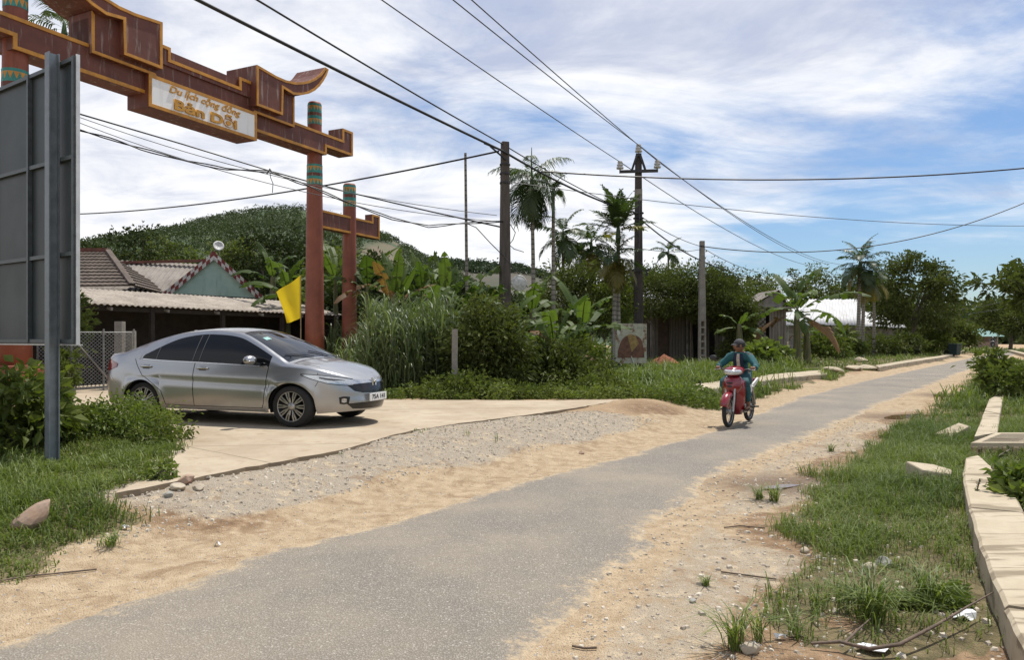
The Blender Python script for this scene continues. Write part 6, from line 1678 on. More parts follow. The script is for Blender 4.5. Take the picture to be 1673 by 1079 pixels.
sprig('thin upright weed standing against the left side of the near kerb', [gnd(1588,835), gnd(1588,835)+Vector((.03,0,.12)), gnd(1588,835)+Vector((.08,.02,.27))], 40, .025, 2)
B_('leafy_shrub','bright weed behind the near kerb at the right edge',1668,770,870,6.2,60,M_LB,.3,nclump=18,nleaf=30,L=.10,seed=159,asp=.6)
# ============================================================ reeds
def strips(P, az, h, reach, w, curl, n=6):
    """arching blades: base P, heading az, height h, horizontal reach, width w"""
    m = len(P); V = np.zeros((m,n+1,2,3)); dx = np.stack([np.cos(az),np.sin(az),0*az],-1); sd_ = np.stack([-np.sin(az),np.cos(az),0*az],-1)
    for i in range(n+1):
        q = i/n; z = h*(np.sin(q*PI/2*(1+curl))/1.0); x = reach*q**1.7
        ww = w*(1-q**2.2)*(.55+.9*min(q*3,1)*.5)+.0006
        c = P+dx*x[:,None]; c[:,2] += z
        V[:,i,0] = c-sd_*ww[:,None]*.5; V[:,i,1] = c+sd_*ww[:,None]*.5
    base = (np.arange(m)*(2*(n+1)))[:,None]
    q = np.array([[2*i,2*i+1,2*i+3,2*i+2] for i in range(n)])
    Q = (base[:,None,:]+q[None]).reshape(-1,4)
    return V.reshape(-1,3), Q
def reeds(label, boxes, seed, name='reeds'):
    r = np.random.default_rng(seed); P = []; A = []; Hh = []; R = []; Wd = []; Tn = []
    for (px0,px1,Y0,Y1,n,h0,h1) in boxes:
        for _ in range(n):
            Y = r.uniform(Y0,Y1); px = r.uniform(px0,px1); x = (px-CX)/F*Y; z = gz(x,Y); hs = r.uniform(h0,h1); tn = r.random()
            for k in range(r.integers(7,11)):
                zz = hs*r.uniform(.12,.72); P.append((x+r.normal()*.03,Y+r.normal()*.03,z+zz)); A.append(r.uniform(0,6.28)); L = r.uniform(.6,1.15)*min(1,hs/1.7)
                Hh.append(L*r.uniform(.35,.8)); R.append(L*r.uniform(.35,.85)); Wd.append(r.uniform(.022,.042)); Tn.append(np.clip(tn*.5+r.random()*.5,0,1))
            P.append((x,Y,z-.05)); A.append(r.uniform(0,6.28)); Hh.append(hs*.9); R.append(.12); Wd.append(.02); Tn.append(.3)
    V, Q = strips(np.array(P), np.array(A), np.array(Hh), np.array(R), np.array(Wd), .38)
    return tag(npmesh(name, V, Q, M_REED, None, np.repeat(Tn,14)), label, 'reeds', None, 'stuff')
reeds('tall pale reed grass right of the gate columns', [(600,745,17.2,20.5,380,1.5,2.95),(596,690,16.6,17.4,110,1.0,2.2),(535,600,26.5,29,80,1.2,2.2),(545,600,19.5,22,30,.8,1.7)], 5)
# ============================================================ grass
kerbs_ = [Lw+Rw[::-1], L2+R2[::-1]]+LKP+[[tuple((q0_+cv(*a))[:2]) for a in ((-.05,-.30),(Ld,-.30),(Ld,Dd),(-.05,Dd))]]
def grass(label, n, x0, x1, y0, y1, h0, h1, w, seed, tuft=7, spread=.05, lean=(.3,1.3), fn=None, name='grass', dens=None):
    r = np.random.default_rng(seed); nb = n//tuft
    bx = r.uniform(x0,x1,nb); by = y0+(y1-y0)*r.random(nb)**(1.0)
    ok = grassmask(bx,by) if fn is None else fn(bx,by)
    for kb in kerbs_: ok &= ~inpoly(bx,by,kb)
    ok &= ~inpoly(bx,by,poly)
    if dens is not None: ok &= r.random(nb) < dens(bx,by)
    bx, by = bx[ok], by[ok]; m = len(bx); hs = (h0+(h1-h0)*r.random(m)**1.5)*(.55+.9*vnoise(bx,by,.7,3)); tt = np.clip(.25+.6*vnoise(bx,by,1.3,8)+r.normal(size=m)*.15,0,1)
    idx = np.repeat(np.arange(m),tuft); k = len(idx)
    P = np.stack([bx[idx]+r.normal(size=k)*spread, by[idx]+r.normal(size=k)*spread, np.zeros(k)],-1); P[:,2] = hgt(P[:,0],P[:,1])-.01
    h = hs[idx]*(.5+.7*r.random(k)); V, Q = strips(P, r.uniform(0,6.28,k), h, h*r.uniform(lean[0],lean[1],k), w*(.7+.6*r.random(k)), .15, 3)
    return tag(npmesh(name, V, Q, M_GRASS, None, np.repeat(np.clip(tt[idx]+r.normal(size=k)*.12,0,1),8)), label, 'grass', None, 'stuff')
def dr(x,y):   # thins out towards the bare soil in the right foreground
    e = (x-xr(y))*.82; return np.clip(.30+.75*sstep(4.6,6.4,y),0,1)*(.35+.65*sstep(.35,.55,vnoise(x,y,.5,4)+.25*sstep(6,7.5,y)))
grass('short green grass on the right verge', 300000, 1.2, 11, 3.4, 13, .05, .15, .0065, 31, dens=dr)
grass('short green grass at the left foreground', 170000, -9, -2, 3.4, 11, .04, .12, .008, 32, lean=(.3,1.1))
grass('grass beyond the drain cover', 90000, 5, 26, 13, 30, .08, .22, .013, 33)
grass('grass strip between the road and the left kerb', 170000, -4, 26, 14, 34, .05, .16, .014, 34, lean=(.3,1.2))
grass('distant grass verge by the hut', 90000, 4, 75, 34, 95, .12, .32, .035, 35, spread=.12)
grass('ground growth under the bananas', 60000, -12, 12, 17, 34, .2, .5, .03, 36, spread=.12)
def sparse(x,y):
    e = (x-xr(y))*.82; d = (xl(y)-x)*.82
    return ((e > .7)&(e < 3.2)|(d > 1.2)&(d < 3))&~grassmask(x,y)
grass('stray grass blades on the bare shoulders', 9000, -4, 7, 3.5, 12, .03, .10, .006, 37, tuft=9, spread=.02, fn=sparse, dens=lambda x,y: .35*(vnoise(x,y,.8,2)>.55))
r_ = np.random.default_rng(77)
def tuft(label, px, py, h, n, rad, w=.007):
    p = gnd(px,py); P = np.zeros((n,3)); P[:,:2] = r_.normal(size=(n,2))*rad; e = thing('grass_tuft', label, 'grass tuft', p)
    hh = h*(.5+.6*r_.random(n)); V, Q = strips(P, r_.uniform(0,6.28,n), hh, hh*r_.uniform(.5,2.3,n), w*(.7+.6*r_.random(n)), .25, 4); npmesh('blades', V, Q, M_GRASS, e, np.repeat(r_.random(n),10))
for a in [('biggest spiky grass tuft on the bare soil at bottom right',1425,1015,.24,130,.035),('grass tuft left of the biggest one, at the bottom edge',1200,1062,.20,60,.02),('thin tuft of tall blades above the bottom left tuft',1240,1048,.18,26,.015),('spiky tuft right of the biggest one, near the kerb',1515,985,.20,110,.04),('grass tuft left of the near puddle',1240,817,.13,50,.02),('grass tuft standing before the near puddle',1266,820,.16,60,.02),('small tuft on the sandy patch, left of two',1357,738,.10,40,.02),('small tuft on the sandy patch, right of two',1418,730,.10,50,.025),('tiny lone tuft on the sandy right shoulder',1152,958,.06,30,.012),('tuft on the sand below the left grass',180,893,.09,60,.03),('thin tuft on the brown soil beside a twig',1335,1000,.15,30,.015),('grass tuft at the foot of the fallen branch',1300,1045,.13,20,.015)]: tuft(*a)
# low broad leaved ground weeds in the left grass and along the driveway edge
def groundweeds(label, n, poly_, L, seed, mat, hmax=.10, name='ground_weeds'):
    r = np.random.default_rng(seed); A = np.array(poly_); P = []
    x = r.uniform(A[:,0].min(),A[:,0].max(),n*4); y = r.uniform(A[:,1].min(),A[:,1].max(),n*4); ok = inpoly(x,y,poly_)&(vnoise(x,y,.45,12)>.40); ok &= ~inpoly(x,y,poly); x, y = x[ok][:n], y[ok][:n]
    k = 6; idx = np.repeat(np.arange(len(x)),k); m = len(idx)
    P = np.stack([x[idx]+r.normal(size=m)*.02,y[idx]+r.normal(size=m)*.02,np.zeros(m)],-1); P[:,2] = hgt(P[:,0],P[:,1])+r.random(m)*hmax*(.3+vnoise(P[:,0],P[:,1],.4,5))
    D = r.normal(size=(m,3)); D[:,2] = abs(D[:,2])*.5; Ls = L*(.6+.8*r.random(m)); V, Q = leaf_arrays(P, D, Ls, Ls*.55)
    tag(npmesh(name, V, Q, mat, None, np.repeat(np.clip(.3+.5*vnoise(P[:,0],P[:,1],.6,6)+r.normal(size=m)*.15,0,1),4)), label, 'weeds', None, 'stuff')
groundweeds('creeping green weeds in the left foreground', 9000, [q for q in GR_LEFT], .035, 41, M_LM, .10)
groundweeds('leafy weeds along the far edge of the driveway', 5000, [tuple(onground(px,Y)[:2]) for px,Y in [(600,15.2),(1010,15.3),(1130,14.6),(1180,15.5),(1120,22),(640,17.5)]], .07, 42, M_LB, .30)
groundweeds('leafy weeds around the red earth heap', 4000, [tuple(onground(px,Y)[:2]) for px,Y in [(1000,20),(1230,23),(1290,34),(1000,34)]], .09, 43, M_LB, .30)
groundweeds('dead leaves and green weeds at the kerb foot, bottom right', 900, gpoly([(1440,1000),(1560,960),(1620,1060),(1560,1079),(1420,1075)]), .035, 44, M_LB, .05)
# ============================================================ hills
def hill(name, prof, Y0, Y1, depth_pts, matn, seed):
    """prof: picture skyline (px,py) of the crest standing at distance Yc"""
t = NT('hill_forest_floor'); p = t.pos(); c = t.mix(t.ramp(t.noise(.05,6,p,.65),.35,.65), (.030,.055,.020), (.06,.085,.032))
c = t.mix(t.attr('cleared'), c, t.mix(t.ramp(t.noise(.12,5,p,.7),.35,.65), (.125,.095,.062), (.10,.095,.05))); M_HILL = t.out(c, .95)
t = NT('hill_cleared'); p = t.pos(); c = t.mix(t.ramp(t.noise(.05,6,p,.65),.35,.65), (.080,.066,.050), (.06,.064,.04)); M_HILL2 = t.out(c, .95)
M_HLEAF = leafmat('hill_leaf', (.034,.052,.016), (.082,.112,.037), .15)
M_HLEAF2 = leafmat('hill_leaf_far', (.03,.052,.022), (.07,.10,.045), .1)
def ridge(prof, Yc, front, back, nx=90, ny=26, seed=3, amp=4):
    pxs = np.linspace(prof[0][0], prof[-1][0], nx); pys = np.interp(pxs, [q[0] for q in prof], [q[1] for q in prof])
    cx = (pxs-CX)/F*Yc; cz = EYE+(YH-pys)/F*Yc
    us = np.concatenate([np.linspace(-1,0,ny), np.linspace(0,1,8)[1:]])
    X = []; Y = []; Z = []
    for u in us:
        yy = Yc+(front if u < 0 else back)*u
        f = (1-abs(u))**.85 if u < 0 else (1-u)**1.2
        X.append(cx*(1+.0*u)); Y.append(np.full(nx,yy)); Z.append(cz*f*(1+.0*u)+(vnoise(cx,0*cx+yy,38,seed)-.5)*amp*2*min(1,(1-abs(u))*3)*(abs(u) > .02)-1.2*(1-f))
    return np.array(X), np.array(Y), np.array(Z)
def gridmesh(name, X, Y, Z, mat, cl=None):
    ny, nx = X.shape; i = np.arange(X.size).reshape(ny,nx); Q = np.stack([i[:-1,:-1],i[:-1,1:],i[1:,1:],i[1:,:-1]],-1).reshape(-1,4)
    return npmesh(name, np.stack([X,Y,Z],-1).reshape(-1,3), Q, mat, smooth=True, attrs=dict(cleared=(~cl(np.stack([X,Y,Z],-1).reshape(-1,3))).astype(float)) if cl else None)
def forest(label, X, Y, Z, n, size, leaf, nl, mat, seed, keep=None, name='hill_forest', us=(0,1)):
    r = np.random.default_rng(seed); ny, nx = X.shape
    a = r.uniform(us[0]*(ny-1),us[1]*(ny-1)-.01,n); b = r.uniform(0,nx-1.01,n); i = a.astype(int); j = b.astype(int); fa = a-i; fb = b-j
    def S(G): return (G[i,j]*(1-fb)+G[i,j+1]*fb)*(1-fa)+(G[i+1,j]*(1-fb)+G[i+1,j+1]*fb)*fa
    P = np.stack([S(X),S(Y),S(Z)],-1)
    if keep is not None: P = P[keep(P)]
    n = len(P); sz = size*(.6+.8*r.random(n)**2); tn = r.random(n)
    idx = np.repeat(np.arange(n),nl); D = nrmz(r.normal(size=(len(idx),3))); D[:,2] = abs(D[:,2])*1.1-.15
    Q_ = P[idx]+D*(sz[idx]*(.55+.45*r.random(len(idx))))[:,None]; Q_[:,2] += sz[idx]*.55
    A = D+r.normal(size=D.shape)*.6; V, Q = leaf_arrays(Q_, A, leaf*(.6+.8*r.random(len(idx))), leaf*.7)
    tag(npmesh(name, V, Q, mat, None, np.repeat(np.clip(tn[idx]*.65+.2*D[:,2]+r.random(len(idx))*.25,0,1),4)), label, 'forest', None, 'stuff')
X1,Y1,Z1 = ridge([(-700,560),(-200,535),(60,480),(160,435),(215,414),(262,391),(330,372),(385,358),(440,350),(495,348),(560,362),(610,380),(645,393),(690,418),(730,438),(765,454),(800,476),(860,500),(930,530),(1000,552)], 300, 190, 150, 110, 28, 3, 3)
def bare(P):     # logged patch right of the gate
    px = CX+P[:,0]/P[:,1]*F; py = YH-(P[:,2]-EYE)/P[:,1]*F
    return ~((px > 590)&(px < 655)&(py > 398)&(py < 470))
tag(gridmesh('hill', X1,Y1,Z1, M_HILL, bare), kind='structure')
forest('wooded slope of the near hill', X1,Y1,Z1, 19000, 1.5, .58, 20, M_HLEAF, 1, bare, us=(.15,.85))
X2,Y2,Z2 = ridge([(500,552),(560,500),(640,455),(700,437),(760,433),(800,435),(845,440),(900,458),(940,475),(1000,500),(1080,530),(1150,552)], 620, 300, 200, 80, 20, 5, 4)
tag(gridmesh('hill', X2,Y2,Z2, M_HILL2), kind='structure')
forest('row of trees along the crest of the far hill', X2,Y2,Z2, 2600, 3.4, 2.0, 22, M_HLEAF2, 2, None, us=(.62,.85))
X3,Y3,Z3 = ridge([(1350,552),(1420,530),(1500,515),(1560,510),(1620,509),(1700,513),(1800,522),(2000,530),(2300,552)], 260, 120, 120, 70, 18, 7, 2)
tag(gridmesh('hill', X3,Y3,Z3, M_HILL), kind='structure')
forest('dark wood on the low rise beyond the road bend', X3,Y3,Z3, 4200, 3.0, 1.6, 24, M_HLEAF, 4, None, us=(.1,.85))
X4,Y4,Z4 = ridge([(850,552),(950,528),(1050,520),(1150,518),(1250,512),(1350,514),(1450,520),(1550,535),(1620,552)], 330, 60, 100, 70, 14, 8, 2)
tag(gridmesh('hill', X4,Y4,Z4, M_HILL), kind='structure')
forest('low wood on the horizon behind the hut', X4,Y4,Z4, 2500, 3.4, 1.8, 22, M_HLEAF, 6, None, us=(.2,.8))

# ============================================================ houses
t = NT('corrugated_fibre'); p = t.obj(); n1 = t.noise(1.6,7,p,.7); n2_ = t.noise(1,6,t.scale(p,(9,1.2,1)),.7)
c = t.mix(t.ramp(n1,.3,.7), (.25,.215,.175), (.40,.35,.29)); c = t.mix(t.math('MULTIPLY', t.ramp(n2_,.5,.75), .6), c, (.11,.09,.07)); M_FIB = t.out(c, .9)
t = NT('old_fibre_roof'); p = t.obj(); c = t.mix(t.ramp(t.noise(1.2,7,p,.7),.3,.7), (.17,.15,.13), (.27,.24,.21)); c = t.mix(t.math('MULTIPLY', t.ramp(t.noise(1,6,t.scale(p,(8,1,1)),.7),.5,.7), .6), c, (.07,.058,.05)); M_FIB2 = t.out(c, .9)
t = NT('clay_tile'); p = t.obj(); c = t.mix(t.ramp(t.noise(3,7,p,.7),.3,.7), (.062,.047,.037), (.125,.096,.075)); M_TILE = t.out(c, .9)
M_RTILE = plain('red_ridge', (.13,.05,.035), .8, .3, 4)
t = NT('teal_render'); p = t.obj(); c = t.mix(t.ramp(t.noise(1.2,6,p,.65),.3,.7), (.29,.42,.37), (.38,.51,.45)); c = t.mix(t.math('MULTIPLY', t.ramp(t.noise(1,6,t.scale(p,(6,6,.7)),.7),.55,.75), .5), c, (.14,.19,.165)); M_TEAL = t.out(c, .85)
M_CKW = plain('trim_white', (.52,.50,.47), .7, .2, 8); M_CKR = plain('trim_red', (.17,.035,.03), .7, .25, 8)
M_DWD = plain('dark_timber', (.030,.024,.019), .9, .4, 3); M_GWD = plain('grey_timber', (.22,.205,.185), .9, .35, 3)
M_DISH = plain('dish_white', (.55,.55,.53), .5, .2, 8)
t = NT('plank_wall'); p = t.obj(); sx_ = t.n('ShaderNodeSeparateXYZ'); t.l(p, sx_.inputs[0]); pg = t.math('PINGPONG', sx_.outputs[0], .09); c = t.mix(t.ramp(t.noise(1,6,t.scale(p,(12,12,1)),.7),.3,.7), (.12,.105,.09), (.24,.215,.185)); c = t.mix(t.math('LESS_THAN', pg, .010), c, (.015,.013,.011)); M_PLK = t.out(c, .9)
def corrugated(a, b, c_, pitch, amp, name, mat, parent, nseg=8, axis_mat=None, rows=0, edge=0):
    """sheet from eave a->b, rising by vector c_ (a+c_ is the top); waves run along a->b"""
    a = Vector(a); b = Vector(b); c_ = Vector(c_); L = (b-a).length; u = (b-a)/L; nrm = u.cross(c_).normalized()
    if nrm.z < 0: nrm = -nrm
    n = int(L/pitch*6); V = []; Q = []
    m = nseg
    for j in range(m+1):
        st = 0
        for i in range(n+1):
            q = a+u*(L*i/n)+c_*(j/m); ph = 2*PI*(L*i/n)/pitch
            V.append(q+nrm*(amp*math.sin(ph)+(.02*((j*rows/m)%1) if rows else 0)+.012*(float(vnoise(i*.02*pitch,j*.7,.05,3))-.5)))
    for j in range(m):
        for i in range(n): Q.append((j*(n+1)+i,j*(n+1)+i+1,(j+1)*(n+1)+i+1,(j+1)*(n+1)+i))
    V2 = [v-nrm*.008 for v in V]
    k = len(V); Q2 = [tuple(x+k for x in q[::-1]) for q in Q]
    E_ = [(i+1,i,i+k,i+1+k) for i in range(n)]
    b_ = MB(); b_.add(V+V2, Q+Q2+E_, 0, True); return b_.build(name, mat, parent)
# ---- long open shed behind the gate
sA = at(60,488,19.3); sB = at(558,519,28.5); sA.z = 2.55; sB.z = 2.40
ud = Vector((sB.x-sA.x, sB.y-sA.y, 0)); Ls_ = ud.length; ud.normalize(); bk_ = Vector((-ud.y, ud.x, 0)); 
ex = Vector((sA.x-ud.x*6, sA.y-ud.y*6, 2.6))
def P3(x, y, z): q = sA+ud*x+bk_*y; return Vector((q.x,q.y,z))
shed = thing('open_shed', 'long low open shed with a grey corrugated roof behind the gate', 'shed', (sA.x,sA.y,0))
O_ = -Vector((sA.x,sA.y,0))
def sh(v): return Vector(v)+O_
corrugated(sh(P3(-7,0,2.58)), sh(P3(Ls_+.25,0,2.40)), bk_*3.1+Vector((0,0,.62)), .18, .024, 'roof', M_FIB, shed, 10)
b = MB(); 
wallz = 3.1
def wall(b, x0, y0, x1, y1, z0, z1, th=.12):
    p, q = P3(x0,y0,0)+O_, P3(x1,y1,0)+O_; p.z = q.z = (z0+z1)/2; b.bar(p, q, th, z1-z0)
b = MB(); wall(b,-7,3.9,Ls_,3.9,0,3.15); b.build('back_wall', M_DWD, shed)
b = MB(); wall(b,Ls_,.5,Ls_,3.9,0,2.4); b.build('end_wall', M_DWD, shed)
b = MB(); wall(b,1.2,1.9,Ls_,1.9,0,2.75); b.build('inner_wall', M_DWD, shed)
for k in range(8):
    x = -6.5+k*(Ls_+6.3)/7; b = MB(); p = sh(P3(x,.25,0)); b.box((p.x,p.y,1.2), (.12,.12,2.5), math.atan2(ud.y,ud.x)); b.build('post', M_DWD, shed)
b = MB(); p, q = sh(P3(-7,.25,2.46)), sh(P3(Ls_,.25,2.30)); b.bar(p,q,.08,.12); b.build('eave_beam', M_DWD, shed)
for k in range(10):
    x = -5+k*(Ls_+4.8)/9; b = MB(); p = sh(P3(x,.0,2.40-.012*k*.8)); q = sh(P3(x,3,2.88)); b.bar(p,q,.06,.08); b.build('rafter', M_GWD, shed)
# ---- house with teal gable
YG = 31.0; ap = at(352,411,YG); gl_ = at(270,476,YG); gr_ = at(424,484,YG+1.6)
hs = thing('gable_house', 'house with a pale teal gable, chequered red and white verge and grey roof', 'house', (ap.x,ap.y,0)); O2 = -Vector((ap.x,ap.y,0))
g1 = Vector((gl_.x,gl_.y,0)); g2 = Vector((gr_.x,gr_.y,0)); gu = (g2-g1).normalized(); gb = Vector((-gu.y,gu.x,0)); gw = (g2-g1).length
gm_ = g1+gu*gw*.5; zr = ap.z; ze = .5*(gl_.z+gr_.z)-.1
def Gp(x, y, z): q = gm_+gu*x+gb*y+O2; return Vector((q.x,q.y,z))
hw = gw/2
b = MB(); b.add([Gp(-hw,0,0),Gp(hw,0,0),Gp(hw,0,ze),Gp(0,0,zr-.06),Gp(-hw,0,ze)], [(0,1,2,3,4)]); b.add([Gp(-hw,0,0),Gp(-hw,9,0),Gp(-hw,9,ze),Gp(-hw,0,ze)], [(0,1,2,3)]); b.add([Gp(hw,0,0),Gp(hw,9,0),Gp(hw,9,ze),Gp(hw,0,ze)], [(3,2,1,0)]); b.build('wall', M_TEAL, hs)
for s in (-1,1):
    a_, b_ = (Gp(s*(hw+.35),-.05,ze-.18), Gp(s*(hw+.35),9,ze-.18)); corrugated(a_, b_, Gp(0,-.05,zr)-a_, .18, .022, 'roof', M_FIB2, hs, 6)
    # chequered verge in two rows
    bw = MB(); br2 = MB(); nq = 15; p0_ = Gp(s*(hw+.40),-.14,ze-.2); p1_ = Gp(0,-.14,zr+.07); dn = Vector((0,0,-1))
    for k in range(nq):
        for rw in range(2):
            a_, c_ = p0_.lerp(p1_,k/nq), p0_.lerp(p1_,(k+1)/nq); o1 = dn*(.17*rw); o2 = dn*(.17*(rw+1)); 
            tgt_ = bw if (k+rw)%2 else br2
            q = [a_+o1,c_+o1,c_+o2,a_+o2]; back = [v+gb*.12 for v in q]
            tgt_.add(q+back, [(0,1,2,3),(7,6,5,4),(0,4,5,1),(1,5,6,2),(2,6,7,3),(3,7,4,0)])
    vb_ = bw.build('verge_trim', M_CKW, hs); br2.build('red_chequers', M_CKR, vb_)
b = MB(); b.bar(Gp(0,0,zr+.05),Gp(0,9,zr+.05),.16,.1); b.build('ridge_cap', M_RTILE, hs)
# the lower wing whose roof runs off to the left
wu = -gu; rA = at(182,434,YG+1.5); rB = at(330,428,YG+3.5); eA = at(150,470,YG-1.5); eB = at(292,474,YG+.2)
hwg = thing('house_wing', 'low grey roofed wing left of the teal gable', 'house', (rA.x,rA.y,0)); O3 = -Vector((rA.x,rA.y,0))
corrugated(eA+O3+Vector((-1.2,0,-.15)), eB+O3+Vector((.2,.2,-.2)), (rB+O3)-(eB+O3)+Vector((-.1,0,.1)), .2, .024, 'roof', M_FIB2, hwg, 6)
b = MB(); b.bar(rA+O3+Vector((-1,-.1,.08)), rB+O3+Vector((.5,0,.06)), .2, .12); b.build('ridge_cap', M_RTILE, hwg)
b = MB(); p, q = eA+O3+Vector((-.6,.4,0)), eB+O3+Vector((0,.5,0)); p.z = q.z = 1.3; b.bar(p,q,.15,2.7); p2, q2 = p+Vector((0,4,0)), q+Vector((0,4,0)); b.bar(p2,q2,.15,2.7); b.build('wall', M_TEAL, hwg)
# dish on the gable
ds_ = ap+Vector((.22,-.25,.18)); dsh = thing('satellite_dish', 'white satellite dish on the peak of the teal gable', 'satellite dish', ds_)
Mx = Matrix.Rotation(1.15,3,'X')@Matrix.Rotation(.5,3,'Y'); b = MB(); b.lathe([(0,.0),(.12,.012),(.22,.045),(.30,.09),(.305,.10),(.22,.06),(0,.015)], (0,0,0), 24, M=Mx); b.build('reflector', M_DISH, dsh)
dsh.scale = (.72,.72,.72); b = MB(); b.tube([(0,.08,0),(.0,.15,-.2),(0,.2,-.45)], .03, 6); b.build('mast', M_STEEL, dsh); b = MB(); b.tube([Mx@Vector((0,.26,.07)),Mx@Vector((0,.1,.34))], .012, 5); b.ball(Mx@Vector((0,.08,.36)), .04, 5); b.build('feed_arm', M_STEEL, dsh)
# ---- tiled house at left
YT = 26.5; tl0 = at(40,412,YT+3); tr0 = at(176,412,YT+3); bl0 = at(20,470,YT-1.2); br0 = at(216,468,YT)
th_ = thing('tiled_house', 'house with a dark brown tiled hip roof at left behind the hoarding', 'house', (tr0.x,tr0.y,0)); O4 = -Vector((tr0.x,tr0.y,0))
def tiles(a, b_, c_, d, rows, name):
    """courses of tiles between eave a-b and ridge d-c"""
    m = MB(); a, b_, c_, d = [Vector(v) for v in (a,b_,c_,d)]; nrm = (b_-a).cross(d-a).normalized(); nrm = nrm if nrm.z > 0 else -nrm; nc = 40
    for r in range(rows):
        u0, u1 = r/rows, (r+1)/rows
        lo0, lo1 = a.lerp(d,u0), b_.lerp(c_,u0); hi0, hi1 = a.lerp(d,u1), b_.lerp(c_,u1); vs = []; fs = []
        for i in range(nc+1):
            q = i/nc; sw = .018*abs(math.sin(q*nc*PI/2)); l_ = lo0.lerp(lo1,q); h_ = hi0.lerp(hi1,q); vs += [l_+nrm*(.005), l_+nrm*(.065+sw), h_+nrm*(.015+sw)]
        for i in range(nc): fs += [(3*i,3*i+3,3*i+4,3*i+1),(3*i+1,3*i+4,3*i+5,3*i+2)]
        m.add(vs, fs)
    return m.build(name, M_TILE, th_)
tiles(bl0+O4, br0+O4, tr0+O4, tl0+O4, 11, 'roof'); bb_ = br0+Vector((-1.5,6.5,0)); tiles(br0+O4, bb_+O4, tr0+O4+Vector((-.3,.3,0)), tr0+O4, 11, 'hip_roof')
b = MB(); b.bar(tl0+O4+Vector((0,0,.08)), tr0+O4+Vector((0,0,.08)), .22, .14); b.build('ridge_cap', M_RTILE, th_); b = MB(); b.bar(tr0+O4+Vector((0,0,.06)), br0+O4+Vector((0,0,.06)), .2, .12); b.build('hip_cap', M_TILE, th_)
b = MB(); p, q = bl0+O4+Vector((0,.5,0)), br0+O4+Vector((-.5,.5,0)); p.z = q.z = 1.5; b.bar(p,q,.15,3.0); q2 = bb_+O4+Vector((-.5,0,0)); q2.z = 1.5; b.bar(q,q2,.15,3.0); b.build('wall', M_TEAL, th_)
# ---- chain link fence
M_MESHW = plain('fence_wire', (.24,.24,.23), .5, .2, 10, metal=.4)
fA = Vector((at(60,0,16.9).x,16.9,DZ)); fB = Vector((at(220,0,18.2).x,18.2,DZ)); fe = thing('chain_link_fence', 'chain link fence panel between the red plinth and the car', 'fence', fA)
fu = (fB-fA); fL = fu.length; fu.normalize(); fh = 1.36
b = MB(); st = .085
def diamond(b, L, h):
    n = int((L+h)/st)
    for k in range(n+1):
        for s in (0,1):
            # diagonal x0 -> x0+h
            x0 = k*st-h; za, zb_ = 0, h; xa, xb = x0, x0+h
            if xa < 0: za = -xa; xa = 0
            if xb > L: zb_ = h-(xb-L); xb = L
            if xb <= xa: continue
            if s: p0_, p1_ = (L-xa,za), (L-xb,zb_)
            else: p0_, p1_ = (xa,za), (xb,zb_)
            b.tube([fu*p0_[0]+Vector((0,-.012*s,p0_[1]+.04)), fu*p1_[0]+Vector((0,-.012*s,p1_[1]+.04))], .0055, 4, cap=False)
diamond(b, fL, fh); b.build('wire_mesh', M_MESHW, fe)
for xx in (0,.33,.66,.985):
    b = MB(); p = fu*(fL*xx); b.tube([p+Vector((0,.03,-.2)), p+Vector((0,.03,fh+.12))], .022, 7); b.build('fence_post', M_MESHW, fe)
b = MB(); b.tube([Vector((0,.02,fh+.04)), fu*fL+Vector((0,.02,fh+.04))], .012, 5); b.build('top_wire', M_MESHW, fe)
b = MB(); b.tube([fu*(fL*.38)+Vector((0,-.05,fh-.15)), fu*(fL*.72)+Vector((0,-.05,.3))], .022, 6); b.build('brace', M_GWD, fe)
b = MB(); p = Vector((at(196,0,18.3).x,18.3,0)); taper_box(b, 0, 1.95, .20, .18); o = b.build('gate_post', M_PP); o.location = p; tag(o, 'square grey concrete post at the end of the chain link fence', 'post')
b = MB(); p = Vector((at(209,0,18.6).x,18.6,0)); taper_box(b, 0, 1.72, .34, .32, .2, .2); o = b.build('gate_post', M_PP); o.location = p; tag(o, 'broken stub of concrete wall beside the square post behind the car boot', 'post')
for k,(px,pt,Y,lb) in enumerate([(743,538,16.3,'mossy square concrete fence post at the right end of the reeds'),(1003,530,27.9,'thin grey fence post left of the rusty sign'),(1092,612,21,'short thin iron stake in the grass before the earth heap'),(1144,622,20.4,'short iron stake beside the end of the kerb slab')]):
    w = [.13,.1,.05,.04][k]; p = onground(px,Y); b = MB(); taper_box(b, -.1, ztop(pt,Y)-p.z, w, w*.9); o = b.build('fence_post', [M_PP,M_PP,M_IRON,M_IRON][k]); o.location = p; tag(o, lb, 'post')
# ---- wooden hut under the canopy
YHt = 46.5; h0 = at(1052,560,YHt); h1 = at(1236,560,YHt); hut = thing('wooden_hut', 'weathered wooden hut in deep shade under the spreading trees', 'hut', (h0.x,YHt,0)); Lh = h1.x-h0.x; zh = ztop(500,YHt)
b = MB(); ops = [(0,.9),(1.55,2.6),(3.55,4.1),(4.6,5.1),(5.6,Lh)]
for x0,x1 in ops: b.box(((x0+x1)/2,0,zh/2), (x1-x0,.08,zh))
b.box((Lh/2,0.02,zh-.25), (Lh,.07,.5)); b.build('plank_wall', M_PLK, hut)
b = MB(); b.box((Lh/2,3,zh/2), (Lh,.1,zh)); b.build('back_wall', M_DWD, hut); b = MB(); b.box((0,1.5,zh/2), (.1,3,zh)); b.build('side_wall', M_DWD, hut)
b = MB(); b.box((1.2,-.03,zh*.42), (.62,.05,zh*.84)); b.build('door', plain('brown_door',(.10,.07,.05),.85,.3,4), hut)
corrugated((-.4,-1.2,zh-.35), (Lh+.2,-1.2,zh-.35), (0,4.6,1.0), .2, .024, 'roof', M_FIB2, hut, 6)
